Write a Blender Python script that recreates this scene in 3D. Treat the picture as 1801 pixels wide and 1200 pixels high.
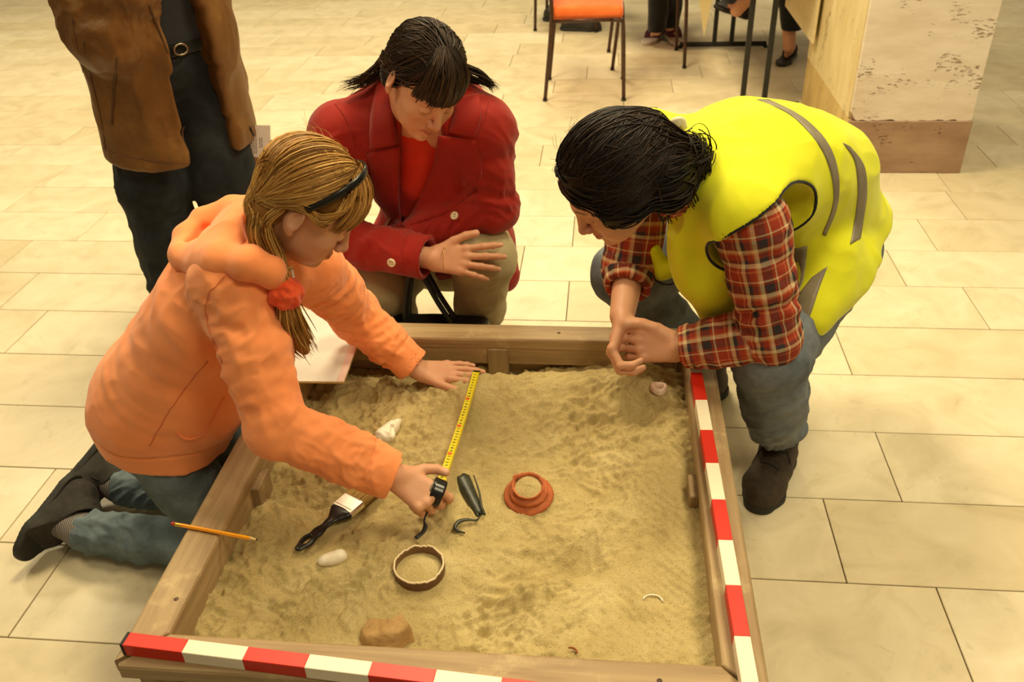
import bpy, math, random
import numpy as np
from mathutils import Vector, Matrix

for _o in list(bpy.data.objects):
    bpy.data.objects.remove(_o, do_unlink=True)
scene = bpy.context.scene
COL = scene.collection
rng = np.random.default_rng(7)
random.seed(7)

# ------------------------------------------------------------------ camera
FPX, PITCH, YAW, ROLL = 1541.57, .578216, -.11951, -.04292
CAM = np.array([0.0, 0.0, 1.56])
_fw = np.array([math.sin(YAW)*math.cos(PITCH), math.cos(YAW)*math.cos(PITCH), -math.sin(PITCH)])
_r0 = np.array([math.cos(YAW), -math.sin(YAW), 0.0])
_u0 = np.cross(_r0, _fw)
_R = math.cos(ROLL)*_r0 + math.sin(ROLL)*_u0
_U = -math.sin(ROLL)*_r0 + math.cos(ROLL)*_u0
cam_d = bpy.data.cameras.new('camera')
cam_d.sensor_width = 36.0
cam_d.lens = FPX/1801.0*36.0
cam_d.clip_start = 0.05
cam_d.dof.use_dof = True
cam_d.dof.focus_distance = 1.7
cam_d.dof.aperture_fstop = 7.0
cam_o = bpy.data.objects.new('camera', cam_d)
COL.objects.link(cam_o)
cam_o.matrix_world = Matrix(((_R[0], _U[0], -_fw[0], CAM[0]), (_R[1], _U[1], -_fw[1], CAM[1]),
                             (_R[2], _U[2], -_fw[2], CAM[2]), (0, 0, 0, 1)))
scene.camera = cam_o

# ------------------------------------------------------------------ world, lamps, exposure
scene.view_settings.view_transform = 'Standard'
scene.view_settings.look = 'None'
scene.view_settings.gamma = 1.0
scene.view_settings.use_curve_mapping = False
scene.view_settings.exposure = -0.5
world = bpy.data.worlds.new('hall_ambience')
scene.world = world
world.use_nodes = True
world.node_tree.nodes['Background'].inputs[0].default_value = (1.0, 0.80, 0.48, 1)
world.node_tree.nodes['Background'].inputs[1].default_value = 0.34


def ceiling_or_fill_lamp(x, y, z, size, watts, col=(1.0, 0.83, 0.50), rx=0.0, ry=0.0, sizey=None):
    d = bpy.data.lights.new('ceiling_or_fill_lamp', 'AREA')
    d.shape = 'RECTANGLE'
    d.size = size
    d.size_y = sizey or size
    d.energy = watts
    d.color = col
    o = bpy.data.objects.new('ceiling_or_fill_lamp', d)
    COL.objects.link(o)
    o.location = (x, y, z)
    o.rotation_euler = (rx, ry, 0)
    return o


ceiling_or_fill_lamp(-0.9, 3.3, 3.7, 0.9, 165)
ceiling_or_fill_lamp(1.3, 2.2, 3.7, 0.9, 120)
ceiling_or_fill_lamp(-2.8, 1.6, 3.7, 0.9, 62)
ceiling_or_fill_lamp(1.5, -0.2, 3.7, 0.9, 85)  # fill added on the camera side to brighten near sides and right floor
ceiling_or_fill_lamp(-0.7, 6.8, 3.7, 0.9, 150)
ceiling_or_fill_lamp(-4.3, 5.2, 3.7, 0.9, 150)
ceiling_or_fill_lamp(-2.6, 17.0, 3.2, 1.0, 200, rx=math.radians(50))


# ------------------------------------------------------------------ helpers
def tag(o, label=None, cat=None, group=None, kind=None):
    if label: o['label'] = label
    if cat: o['category'] = cat
    if group: o['group'] = group
    if kind: o['kind'] = kind
    return o


def empty(name, loc, label=None, cat=None, group=None, kind=None):
    o = bpy.data.objects.new(name, None)
    COL.objects.link(o)
    o.location = loc
    o.empty_display_size = 0.05
    return tag(o, label, cat, group, kind)


def wloc(o):
    p = np.zeros(3)
    while o is not None:
        p += np.array(o.location)
        o = o.parent
    return p


def make_mesh(name, v, f, smooth=True):
    """v (n,3), f list or int array of equal-length faces"""
    me = bpy.data.meshes.new(name)
    v = np.asarray(v, dtype=np.float32)
    if isinstance(f, np.ndarray):
        n, k = f.shape
        me.vertices.add(len(v))
        me.vertices.foreach_set('co', v.ravel())
        me.loops.add(n*k)
        me.loops.foreach_set('vertex_index', f.astype(np.int32).ravel())
        me.polygons.add(n)
        me.polygons.foreach_set('loop_start', np.arange(0, n*k, k, dtype=np.int32))
        me.polygons.foreach_set('loop_total', np.full(n, k, dtype=np.int32))
    else:
        me.from_pydata([tuple(map(float, p)) for p in v], [], [tuple(int(i) for i in q) for q in f])
    me.update()
    me.validate()
    me.polygons.foreach_set('use_smooth', np.full(len(me.polygons), smooth))
    return me


def obj(name, v, f, mat, parent=None, smooth=True, origin=None):
    """one mesh object; v in world coordinates"""
    v = np.asarray(v, dtype=np.float64)
    if parent is not None:
        base = wloc(parent)
        org = np.zeros(3)
    else:
        base = np.zeros(3)
        org = np.array(origin) if origin is not None else np.array([(v[:, 0].min()+v[:, 0].max())/2, (v[:, 1].min()+v[:, 1].max())/2, v[:, 2].min()])
    me = make_mesh(name, v - base - org, f, smooth)
    if mat is not None:
        for m in (mat if isinstance(mat, (list, tuple)) else [mat]):
            me.materials.append(m)
    o = bpy.data.objects.new(name, me)
    COL.objects.link(o)
    o.location = org
    if parent is not None:
        o.parent = parent
    return o


def set_col(o, name, data):
    """per-vertex float colour / vector attribute"""
    data = np.asarray(data, dtype=np.float32)
    if data.shape[1] == 3 and name.startswith('v_'):
        a = o.data.attributes.new(name, 'FLOAT_VECTOR', 'POINT')
        a.data.foreach_set('vector', data.ravel())
    else:
        if data.shape[1] == 3:
            data = np.concatenate([data, np.ones((len(data), 1), np.float32)], 1)
        a = o.data.color_attributes.new(name, 'FLOAT_COLOR', 'POINT')
        a.data.foreach_set('color', data.ravel())


class MB:
    """collects simple solids into one mesh"""
    def __init__(s):
        s.v = []; s.f = []

    def add(s, v, f):
        b = len(s.v)
        s.v += [tuple(map(float, p)) for p in v]
        s.f += [tuple(int(i)+b for i in q) for q in f]
        return s

    def box(s, lo, hi, bev=0.0, M=None):
        lo = np.array(lo, float); hi = np.array(hi, float)
        c = (lo+hi)/2; h = (hi-lo)/2
        if bev <= 0:
            v = [(sx*h[0], sy*h[1], sz*h[2]) for sz in (-1, 1) for sy in (-1, 1) for sx in (-1, 1)]
            f = [(0, 2, 3, 1), (4, 5, 7, 6), (0, 1, 5, 4), (2, 6, 7, 3), (0, 4, 6, 2), (1, 3, 7, 5)]
        else:
            b = min(bev, h.min()*.98)
            v = []; idx = {}
            for sx in (-1, 1):
                for sy in (-1, 1):
                    for sz in (-1, 1):
                        for a in range(3):
                            p = [sx*(h[0]-b), sy*(h[1]-b), sz*(h[2]-b)]
                            p[a] = (sx, sy, sz)[a]*h[a]
                            idx[(sx, sy, sz, a)] = len(v); v.append(p)
            f = []
            for a in range(3):
                b1, b2 = (a+1) % 3, (a+2) % 3
                for sg in (-1, 1):
                    q = []
                    for s1, s2 in ((-1, -1), (1, -1), (1, 1), (-1, 1)):
                        k = [0, 0, 0]; k[a] = sg; k[b1] = s1; k[b2] = s2
                        q.append(idx[(k[0], k[1], k[2], a)])
                    f.append(q if sg > 0 else q[::-1])
                for s1 in (-1, 1):
                    for s2 in (-1, 1):
                        k0 = [0, 0, 0]; k1 = [0, 0, 0]
                        k0[a] = -1; k1[a] = 1
                        k0[b1] = k1[b1] = s1; k0[b2] = k1[b2] = s2
                        q = [idx[(*k0, b1)], idx[(*k1, b1)], idx[(*k1, b2)], idx[(*k0, b2)]]
                        f.append(q if s1*s2 > 0 else q[::-1])
            for sx in (-1, 1):
                for sy in (-1, 1):
                    for sz in (-1, 1):
                        q = [idx[(sx, sy, sz, a)] for a in range(3)]
                        f.append(q if sx*sy*sz > 0 else q[::-1])
        v = np.array(v)
        if M is not None:
            v = v @ np.array(M).T
        return s.add(v + c, f)

    def tube(s, pts, r, n=10, ex=1.0, ey=1.0, cap=True, up=(0, 0, 1)):
        v, f = tube(pts, r, n, ex, ey, cap, up)
        return s.add(v, f)

    def build(s, name, mat, parent=None, smooth=False, origin=None):
        return obj(name, np.array(s.v), s.f, mat, parent, smooth, origin)


def tube(pts, r, n=10, ex=1.0, ey=1.0, cap=True, up=(0, 0, 1)):
    pts = np.array(pts, float)
    m = len(pts)
    r = np.broadcast_to(np.array(r, float), (m,))
    t = np.gradient(pts, axis=0)
    t /= np.linalg.norm(t, axis=1, keepdims=True)+1e-12
    up = np.array(up, float)
    if abs(t[0] @ up) > .95:
        up = np.array([1.0, 0, 0])
    u = np.cross(up, t[0]); u /= np.linalg.norm(u)
    V = []
    a = np.arange(n)/n*2*math.pi
    for i in range(m):
        u = u - t[i]*(u @ t[i]); u /= np.linalg.norm(u)+1e-12
        w = np.cross(t[i], u)
        V.append(pts[i] + r[i]*(ex*np.cos(a)[:, None]*u + ey*np.sin(a)[:, None]*w))
    V = np.concatenate(V)
    F = []
    for i in range(m-1):
        for j in range(n):
            k = (j+1) % n
            F.append((i*n+j, i*n+k, (i+1)*n+k, (i+1)*n+j))
    if cap:
        F.append(tuple(range(n))[::-1])
        F.append(tuple((m-1)*n+j for j in range(n)))
    return V, F


def smooth_path(pts, n=24):
    """Catmull-Rom through the points (any dimension)"""
    P = np.array(pts, float)
    P = np.vstack([2*P[0]-P[1], P, 2*P[-1]-P[-2]])
    k = len(P)-3
    out = []
    for q in np.linspace(0, k-1e-9, n):
        i = int(q); t = q-i
        a, b, c, d = P[i], P[i+1], P[i+2], P[i+3]
        out.append(.5*((2*b)+(c-a)*t+(2*a-5*b+4*c-d)*t*t+(3*b-a-3*c+d)*t**3))
    return np.array(out)


def lathe(prof, n=40, c=(0, 0, 0), jitter=None):
    prof = np.array(prof, float)
    a = np.arange(n)/n*2*math.pi
    V = []
    for i, (r, z) in enumerate(prof):
        rr = np.full(n, r); zz = np.full(n, z)
        if jitter is not None:
            rr, zz = jitter(i, a, rr, zz)
        V.append(np.stack([rr*np.cos(a), rr*np.sin(a), zz], 1))
    V = np.concatenate(V)+np.array(c)
    F = []
    m = len(prof)
    for i in range(m-1):
        for j in range(n):
            k = (j+1) % n
            F.append((i*n+j, i*n+k, (i+1)*n+k, (i+1)*n+j))
    return V, F


def _hash(ix, iy, iz, s):
    h = (ix*374761393 + iy*668265263 + iz*2147483647 + s*974711) & 0xffffffff
    h = ((h ^ (h >> 13))*1274126177) & 0xffffffff
    return ((h ^ (h >> 16)) & 0xffff)/65535.0


def vnoise(p, seed=0):
    """value noise, p (n,3) -> -1..1"""
    p = np.asarray(p, float)
    i = np.floor(p).astype(np.int64); f = p-i
    f = f*f*(3-2*f)
    out = 0
    for dx in (0, 1):
        for dy in (0, 1):
            for dz in (0, 1):
                w = (f[:, 0] if dx else 1-f[:, 0])*(f[:, 1] if dy else 1-f[:, 1])*(f[:, 2] if dz else 1-f[:, 2])
                out = out + w*_hash(i[:, 0]+dx, i[:, 1]+dy, i[:, 2]+dz, seed)
    return out*2-1


# ------------------------------------------------------------------ materials
def rgb(r, g, b):
    """sRGB 0-255 to linear"""
    return tuple(((c/255.0)/12.92 if c/255.0 <= .04045 else ((c/255.0+.055)/1.055)**2.4) for c in (r, g, b))


class NT:
    def __init__(s, name):
        s.m = bpy.data.materials.new(name)
        s.m.use_nodes = True
        s.t = s.m.node_tree
        s.b = s.t.nodes['Principled BSDF']

    def n(s, typ, **kw):
        nd = s.t.nodes.new(typ)
        for k, v in kw.items():
            if k.startswith('i_'):
                key = k[2:]
                nd.inputs[int(key) if key.isdigit() else key.replace('_', ' ')].default_value = v
            else:
                setattr(nd, k, v)
        return nd

    def l(s, a, b):
        s.t.links.new(a, b)

    def ramp(s, stops, interp='LINEAR'):
        r = s.t.nodes.new('ShaderNodeValToRGB')
        r.color_ramp.interpolation = interp
        e = r.color_ramp.elements
        while len(e) < len(stops):
            e.new(0.5)
        for q, (p, c) in zip(e, stops):
            q.position = p
            q.color = (*c, 1) if len(c) == 3 else c
        return r


def mat_noise(name, c1, c2, scale=20.0, rough=.6, detail=4.0, stretch=(1, 1, 1), bump=0.0, bscale=None, coord='Object', spec=.5, lo=.3, hi=.7, metallic=0.0, sheen=0.0):
    k = NT(name)
    tc = k.n('ShaderNodeTexCoord')
    mp = k.n('ShaderNodeMapping')
    mp.inputs['Scale'].default_value = stretch
    k.l(tc.outputs[coord], mp.inputs[0])
    nz = k.n('ShaderNodeTexNoise', i_Scale=scale, i_Detail=detail, i_Roughness=.6)
    k.l(mp.outputs[0], nz.inputs['Vector'])
    rp = k.ramp([(lo, c1), (hi, c2)])
    k.l(nz.outputs['Fac'], rp.inputs[0])
    k.l(rp.outputs[0], k.b.inputs['Base Color'])
    k.b.inputs['Roughness'].default_value = rough
    k.b.inputs['Specular IOR Level'].default_value = spec
    k.b.inputs['Metallic'].default_value = metallic
    if sheen:
        k.b.inputs['Sheen Weight'].default_value = sheen
    if bump:
        n2 = k.n('ShaderNodeTexNoise', i_Scale=bscale or scale*3, i_Detail=6.0, i_Roughness=.65)
        k.l(mp.outputs[0], n2.inputs['Vector'])
        bp = k.n('ShaderNodeBump', i_Strength=1.0, i_Distance=bump)
        k.l(n2.outputs['Fac'], bp.inputs['Height'])
        k.l(bp.outputs[0], k.b.inputs['Normal'])
    return k.m


def mat_attr(name, attr='col', rough=.6, bump=0.0, bscale=200.0, spec=.5, sheen=0.0, sss=0.0, vary=0.0):
    """colour from a vertex colour attribute"""
    k = NT(name)
    a = k.n('ShaderNodeAttribute', attribute_name=attr)
    k.l(a.outputs['Color'], k.b.inputs['Base Color'])
    k.b.inputs['Roughness'].default_value = rough
    k.b.inputs['Specular IOR Level'].default_value = spec
    if sheen:
        k.b.inputs['Sheen Weight'].default_value = sheen
    if sss:
        k.b.inputs['Subsurface Weight'].default_value = sss
        k.b.inputs['Subsurface Radius'].default_value = (.012, .005, .003)
        k.b.inputs['Subsurface Scale'].default_value = 1.0
    tc = k.n('ShaderNodeTexCoord')
    if bump:
        n2 = k.n('ShaderNodeTexNoise', i_Scale=bscale, i_Detail=4.0)
        k.l(tc.outputs['Object'], n2.inputs['Vector'])
        bp = k.n('ShaderNodeBump', i_Strength=1.0, i_Distance=bump)
        k.l(n2.outputs['Fac'], bp.inputs['Height'])
        k.l(bp.outputs[0], k.b.inputs['Normal'])
    return k.m


def at(px, py, z):
    """point of the place seen at a pixel of the 1801 x 1200 photograph, at height z"""
    d = (px-900.5)*_R-(py-600)*_U+FPX*_fw
    return CAM+d*(z-CAM[2])/d[2]


def aty(px, py, y):
    d = (px-900.5)*_R-(py-600)*_U+FPX*_fw
    return CAM+d*(y-CAM[1])/d[1]


def unit(v):
    v = np.asarray(v, float)
    return v/(np.linalg.norm(v)+1e-12)


# ------------------------------------------------------------------ signed distance modelling
class SDF:
    """organic solids: tapered capsules and ellipsoids melted together, then meshed"""
    def __init__(s):
        s.p = []

    def cap(s, a, b, ra, rb=None, k=.02, op='u', u=None, eu=1.0, wr=None):
        """tapered capsule a-b; eu squeezes the section along u; wr(t, ang)->extra radius"""
        s.p.append(('c', np.array(a, float), np.array(b, float), float(ra), float(ra if rb is None else rb), k, op, None if u is None else unit(u), eu, wr))
        return s

    def chain(s, pts, rs, k=.02, op='u', u=None, eu=1.0, wr=None):
        for i in range(len(pts)-1):
            s.cap(pts[i], pts[i+1], rs[i], rs[i+1], k, op, u, eu, wr)
        return s

    def ell(s, c, r, M=None, k=.02, op='u'):
        """ellipsoid, M rows are its axes"""
        s.p.append(('e', np.array(c, float), np.array(r, float), np.eye(3) if M is None else np.array(M, float), None, k, op, None, 1, None))
        return s

    def sph(s, c, r, k=.02, op='u'):
        return s.ell(c, (r, r, r), None, k, op)

    def half(s, c, n, k=.004, near=None, R=None):
        """cut away everything on the +n side (within R of near)"""
        s.p.append(('h', np.array(c, float), unit(n), None if near is None else np.array(near, float), R, k, 's', None, 1, None))
        return s

    def boxc(s, c, r, M, k=.004, op='s', rad=0.0):
        s.p.append(('b', np.array(c, float), np.array(r, float), np.array(M, float), rad, k, op, None, 1, None))
        return s

    def bounds(s):
        lo, hi = [], []
        for p in s.p:
            if p[6] != 'u': continue
            if p[0] == 'c':
                m = max(p[3], p[4])*1.35+.004
                lo.append(np.minimum(p[1], p[2])-m); hi.append(np.maximum(p[1], p[2])+m)
            elif p[0] == 'e':
                e = np.sqrt(((p[3]*p[2][:, None])**2).sum(0))
                lo.append(p[1]-e); hi.append(p[1]+e)
            elif p[0] == 'b':
                e = np.abs(p[3]*p[2][:, None]).sum(0)+p[4]
                lo.append(p[1]-e); hi.append(p[1]+e)
        return np.min(lo, 0), np.max(hi, 0)

    def mesh(s, h=.004, inflate=0.0, clip=None, smooth=0):
        lo, hi = s.bounds()
        lo = lo-inflate-4*h; hi = hi+inflate+4*h
        if clip is not None:
            lo = np.maximum(lo, clip[0]); hi = np.minimum(hi, clip[1])
        n = np.ceil((hi-lo)/h).astype(int)+1
        ax = [(lo[i]+np.arange(n[i])*h).astype(np.float32) for i in range(3)]
        D = np.full(n, .05, np.float32)
        for (ty, a, b, c, d, k, op, u, eu, wr) in s.p:
            mg = k+3*h+.004
            if ty == 'c':
                m = max(c, d)*1.35+mg
                l0 = np.minimum(a, b)-m; h0 = np.maximum(a, b)+m
            elif ty == 'e':
                e = np.sqrt(((c*b[:, None])**2).sum(0))+mg
                l0 = a-e; h0 = a+e
            elif ty == 'b':
                e = np.abs(c*b[:, None]).sum(0)+mg+d
                l0 = a-e; h0 = a+e
            else:
                if c is None:
                    l0, h0 = lo, hi
                else:
                    l0, h0 = c-d, c+d
            i0 = np.clip(np.floor((l0-lo)/h).astype(int), 0, n); i1 = np.clip(np.ceil((h0-lo)/h).astype(int)+1, 0, n)
            if np.any(i1 <= i0): continue
            sl = tuple(slice(i0[q], i1[q]) for q in range(3))
            X = ax[0][sl[0]][:, None, None]; Y = ax[1][sl[1]][None, :, None]; Z = ax[2][sl[2]][None, None, :]
            if ty == 'c':
                ba = (b-a).astype(np.float32); L2 = float(ba @ ba)+1e-12
                px, py, pz = X-np.float32(a[0]), Y-np.float32(a[1]), Z-np.float32(a[2])
                t = np.clip((px*ba[0]+py*ba[1]+pz*ba[2])/L2, 0, 1)
                px = px-t*ba[0]; py = py-t*ba[1]; pz = pz-t*ba[2]
                r = c+(d-c)*t
                if wr is not None:
                    uu = unit(np.cross(ba, [.3, .2, 1.0])); ww = np.cross(unit(ba), uu)
                    ang = np.arctan2(px*ww[0]+py*ww[1]+pz*ww[2], px*uu[0]+py*uu[1]+pz*uu[2])
                    r = r+wr(t, ang).astype(np.float32)
                if u is not None and eu != 1.0:
                    q = px*u[0]+py*u[1]+pz*u[2]
                    q = (q*(1/eu-1)).astype(np.float32)
                    px = px+q*np.float32(u[0]); py = py+q*np.float32(u[1]); pz = pz+q*np.float32(u[2])
                    dd = (np.sqrt(px*px+py*py+pz*pz)-r)*np.float32(min(1.0, eu) if eu < 1 else 1.0)
                else:
                    dd = np.sqrt(px*px+py*py+pz*pz)-r
            elif ty == 'e':
                px, py, pz = X-np.float32(a[0]), Y-np.float32(a[1]), Z-np.float32(a[2])
                q = [(px*c[i, 0]+py*c[i, 1]+pz*c[i, 2]) for i in range(3)]
                k0 = np.sqrt(sum((q[i]/b[i])**2 for i in range(3)))
                k1 = np.sqrt(sum((q[i]/b[i]**2)**2 for i in range(3)))+1e-9
                dd = k0*(k0-1)/k1
            elif ty == 'b':
                px, py, pz = X-np.float32(a[0]), Y-np.float32(a[1]), Z-np.float32(a[2])
                q = [np.abs(px*c[i, 0]+py*c[i, 1]+pz*c[i, 2])-b[i] for i in range(3)]
                dd = np.sqrt(sum(np.maximum(w, 0)**2 for w in q))+np.minimum(np.maximum(np.maximum(q[0], q[1]), q[2]), 0)-d
            else:
                dd = -((X-a[0])*b[0]+(Y-a[1])*b[1]+(Z-a[2])*b[2])
                if c is not None:
                    rr = np.sqrt((X-c[0])**2+(Y-c[1])**2+(Z-c[2])**2)-d*.98
                    dd = np.maximum(dd, rr)
            dd = dd.astype(np.float32)
            G = D[sl]
            if op == 'u':
                w = np.maximum(k-np.abs(G-dd), 0)/max(k, 1e-6)
                D[sl] = np.minimum(G, dd)-w*w*k*.25
            else:
                dd = -dd
                w = np.maximum(k-np.abs(G-dd), 0)/max(k, 1e-6)
                D[sl] = np.maximum(G, dd)+w*w*k*.25
        if inflate:
            D -= inflate
        return surface_nets(D, lo, h, smooth)


def surface_nets(D, lo, h, smooth=0):
    D[0] = D[-1] = .05; D[:, 0] = D[:, -1] = .05; D[:, :, 0] = D[:, :, -1] = .05
    S = (D < 0)
    cnt = np.zeros(np.array(D.shape)-1, np.uint8)
    for dx in (0, 1):
        for dy in (0, 1):
            for dz in (0, 1):
                cnt += S[dx:D.shape[0]-1+dx, dy:D.shape[1]-1+dy, dz:D.shape[2]-1+dz]
    act = (cnt > 0) & (cnt < 8)
    I = np.argwhere(act)
    cid = np.full(act.shape, -1, np.int32)
    cid[act] = np.arange(len(I), dtype=np.int32)
    cor = np.array([(x, y, z) for x in (0, 1) for y in (0, 1) for z in (0, 1)])
    val = np.stack([D[I[:, 0]+c[0], I[:, 1]+c[1], I[:, 2]+c[2]] for c in cor], 1)
    acc = np.zeros((len(I), 3)); num = np.zeros(len(I))
    for a in range(8):
        for b in range(a+1, 8):
            if np.abs(cor[a]-cor[b]).sum() != 1: continue
            va, vb = val[:, a], val[:, b]
            m = (va < 0) != (vb < 0)
            t = np.where(m, va/(va-vb+1e-20), 0)
            acc += np.where(m[:, None], cor[a]+(cor[b]-cor[a])*t[:, None], 0)
            num += m
    V = lo+(I+acc/np.maximum(num, 1)[:, None])*h
    F = []
    for axi in range(3):
        sl0 = [slice(None)]*3; sl1 = [slice(None)]*3
        sl0[axi] = slice(0, -1); sl1[axi] = slice(1, None)
        s0, s1 = S[tuple(sl0)], S[tuple(sl1)]
        E = np.argwhere(s0 != s1)
        fl = s0[E[:, 0], E[:, 1], E[:, 2]]
        b, c = (axi+1) % 3, (axi+2) % 3
        q = []
        for (db, dc) in ((-1, -1), (0, -1), (0, 0), (-1, 0)):
            J = E.copy(); J[:, b] += db; J[:, c] += dc
            q.append(cid[J[:, 0], J[:, 1], J[:, 2]])
        q = np.stack(q, 1)
        q[~fl] = q[~fl][:, ::-1]
        F.append(q)
    F = np.concatenate(F)
    F = F[(F >= 0).all(1)]
    for _ in range(smooth):
        V = laplace(V, F)
    return V, F


def laplace(V, F, w=.5):
    acc = np.zeros_like(V); num = np.zeros(len(V))
    k = F.shape[1]
    for i in range(k):
        a, b = F[:, i], F[:, (i+1) % k]
        for q in range(3):
            acc[:, q] += np.bincount(a, V[b, q], len(V))+np.bincount(b, V[a, q], len(V))
        num += np.bincount(a, minlength=len(V))+np.bincount(b, minlength=len(V))
    return V*(1-w)+w*acc/np.maximum(num, 1)[:, None]


def normals(V, F):
    a, b, c, d = (V[F[:, i]] for i in range(4))
    n = np.cross(c-a, d-b)
    N = np.zeros_like(V)
    for i in range(4):
        for q in range(3):
            N[:, q] += np.bincount(F[:, i], n[:, q], len(V))
    return N/(np.linalg.norm(N, axis=1, keepdims=True)+1e-12)


def coarsen(V, F, keep, cell):
    """merge vertices outside the keep mask onto a coarser lattice; gives triangles + quads as tris"""
    key = np.floor(V/cell).astype(np.int64)
    kk = key[:, 0]*73856093 ^ key[:, 1]*19349663 ^ key[:, 2]*83492791
    kk = np.where(keep, np.arange(len(V)) + (1 << 60), kk)
    uq, inv = np.unique(kk, return_inverse=True)
    cnt = np.bincount(inv)
    W = np.stack([np.bincount(inv, V[:, i])/cnt for i in range(3)], 1)
    G = inv[F]
    T = np.concatenate([G[:, [0, 1, 2]], G[:, [0, 2, 3]]])
    ok = (T[:, 0] != T[:, 1]) & (T[:, 1] != T[:, 2]) & (T[:, 0] != T[:, 2])
    T = T[ok]
    T = T[np.unique(np.sort(T, 1), axis=0, return_index=True)[1]]
    return W, T


def sub_shell(V, F, mask, off, thick=.0):
    """the faces of a mesh whose vertices pass mask, lifted along the normal and closed underneath"""
    N = normals(V, F)
    sel = mask[F].all(1)
    G = F[sel]
    uq, inv = np.unique(G, return_inverse=True)
    G = inv.reshape(G.shape)
    top = V[uq]+N[uq]*off
    bot = V[uq]-N[uq]*thick
    n = len(uq)
    e = np.concatenate([G[:, [i, (i+1) % 4]] for i in range(4)])
    key = np.sort(e, 1)
    u2, ix, ct = np.unique(key[:, 0]*(n+1)+key[:, 1], return_index=True, return_counts=True)
    be = e[ix[ct == 1]]
    side = np.stack([be[:, 1], be[:, 0], be[:, 0]+n, be[:, 1]+n], 1)
    return np.concatenate([top, bot]), np.concatenate([G, G[:, ::-1]+n, side])

# ------------------------------------------------------------------ floor of marble slabs
def mat_marble():
    k = NT('marble_slab')
    tc = k.n('ShaderNodeTexCoord')
    oi = k.n('ShaderNodeObjectInfo')
    add = k.n('ShaderNodeVectorMath', operation='MULTIPLY_ADD')
    cmb = k.n('ShaderNodeCombineXYZ')
    k.l(oi.outputs['Random'], cmb.inputs[0]); k.l(oi.outputs['Random'], cmb.inputs[1])
    add.inputs[1].default_value = (37, 61, 0)
    k.l(cmb.outputs[0], add.inputs[0])
    k.l(tc.outputs['Object'], add.inputs[2])
    n1 = k.n('ShaderNodeTexNoise', i_Scale=5.0, i_Detail=5.0, i_Roughness=.6, i_Distortion=1.2)
    k.l(add.outputs[0], n1.inputs['Vector'])
    rp = k.ramp([(.25, rgb(204, 192, 160)), (.5, rgb(222, 210, 180)), (.75, rgb(232, 222, 196))])
    k.l(n1.outputs['Fac'], rp.inputs[0])
    n2 = k.n('ShaderNodeTexNoise', i_Scale=9.0, i_Detail=8.0, i_Roughness=.7, i_Distortion=2.5)
    k.l(add.outputs[0], n2.inputs['Vector'])
    rv = k.ramp([(.28, rgb(176, 152, 116)), (.42, (1, 1, 1))])
    k.l(n2.outputs['Fac'], rv.inputs[0])
    mx = k.n('ShaderNodeMix', data_type='RGBA', blend_type='MULTIPLY')
    mx.inputs[0].default_value = .28
    k.l(rp.outputs[0], mx.inputs[6]); k.l(rv.outputs[0], mx.inputs[7])
    # slab to slab tint
    tr = k.ramp([(0, rgb(238, 232, 220)), (1, (1, 1, 1))])
    k.l(oi.outputs['Random'], tr.inputs[0])
    m2 = k.n('ShaderNodeMix', data_type='RGBA', blend_type='MULTIPLY')
    m2.inputs[0].default_value = .8
    k.l(mx.outputs[2], m2.inputs[6]); k.l(tr.outputs[0], m2.inputs[7])
    k.l(m2.outputs[2], k.b.inputs['Base Color'])
    rr = k.n('ShaderNodeMapRange', i_3=.30, i_4=.46)
    k.l(n1.outputs['Fac'], rr.inputs[0])
    k.l(rr.outputs[0], k.b.inputs['Roughness'])
    return k.m


M_marble = mat_marble()
M_joint = mat_noise('floor_joint', rgb(96, 84, 60), rgb(70, 60, 44), 30, .9)
mb = MB().box((-7.5, -1.5, -.06), (5.5, 9.5, -.0065))
floor = tag(mb.build('floor', M_joint), 'pale polished marble slab floor laid in long rows', kind='structure')
ROW, Y0, TL = .2727, 1.141, .68
_tile_cache = {}


def slab_mesh(w, d):
    key = (round(w, 3), round(d, 3))
    if key not in _tile_cache:
        m = MB().box((-w/2, -d/2, -.03), (w/2, d/2, 0), .0012)
        me = make_mesh('tile', np.array(m.v), m.f, False)
        me.materials.append(M_marble)
        _tile_cache[key] = me
    return _tile_cache[key]


def floor_bounds(y):
    # what the lens can see of the floor at depth y, with a margin
    return (-.745*y - .55, .43*y + .62)


for k in range(-2, 25):
    y = Y0 + ROW*k
    off = [.757, .565][k % 2] if k < 6 else [.757, .565, .38, .10][(k*7) % 4]
    x0, x1 = floor_bounds(max(y, 1.1))
    i0 = math.floor((x0-off)/TL); i1 = math.ceil((x1-off)/TL)
    for i in range(i0, i1):
        o = bpy.data.objects.new('tile', slab_mesh(TL-.0028, ROW-.0028))
        COL.objects.link(o)
        o.parent = floor
        o.location = np.array([off+(i+.5)*TL, y+ROW/2, random.uniform(-.0006, .0004)]) - np.array(floor.location)

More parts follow.
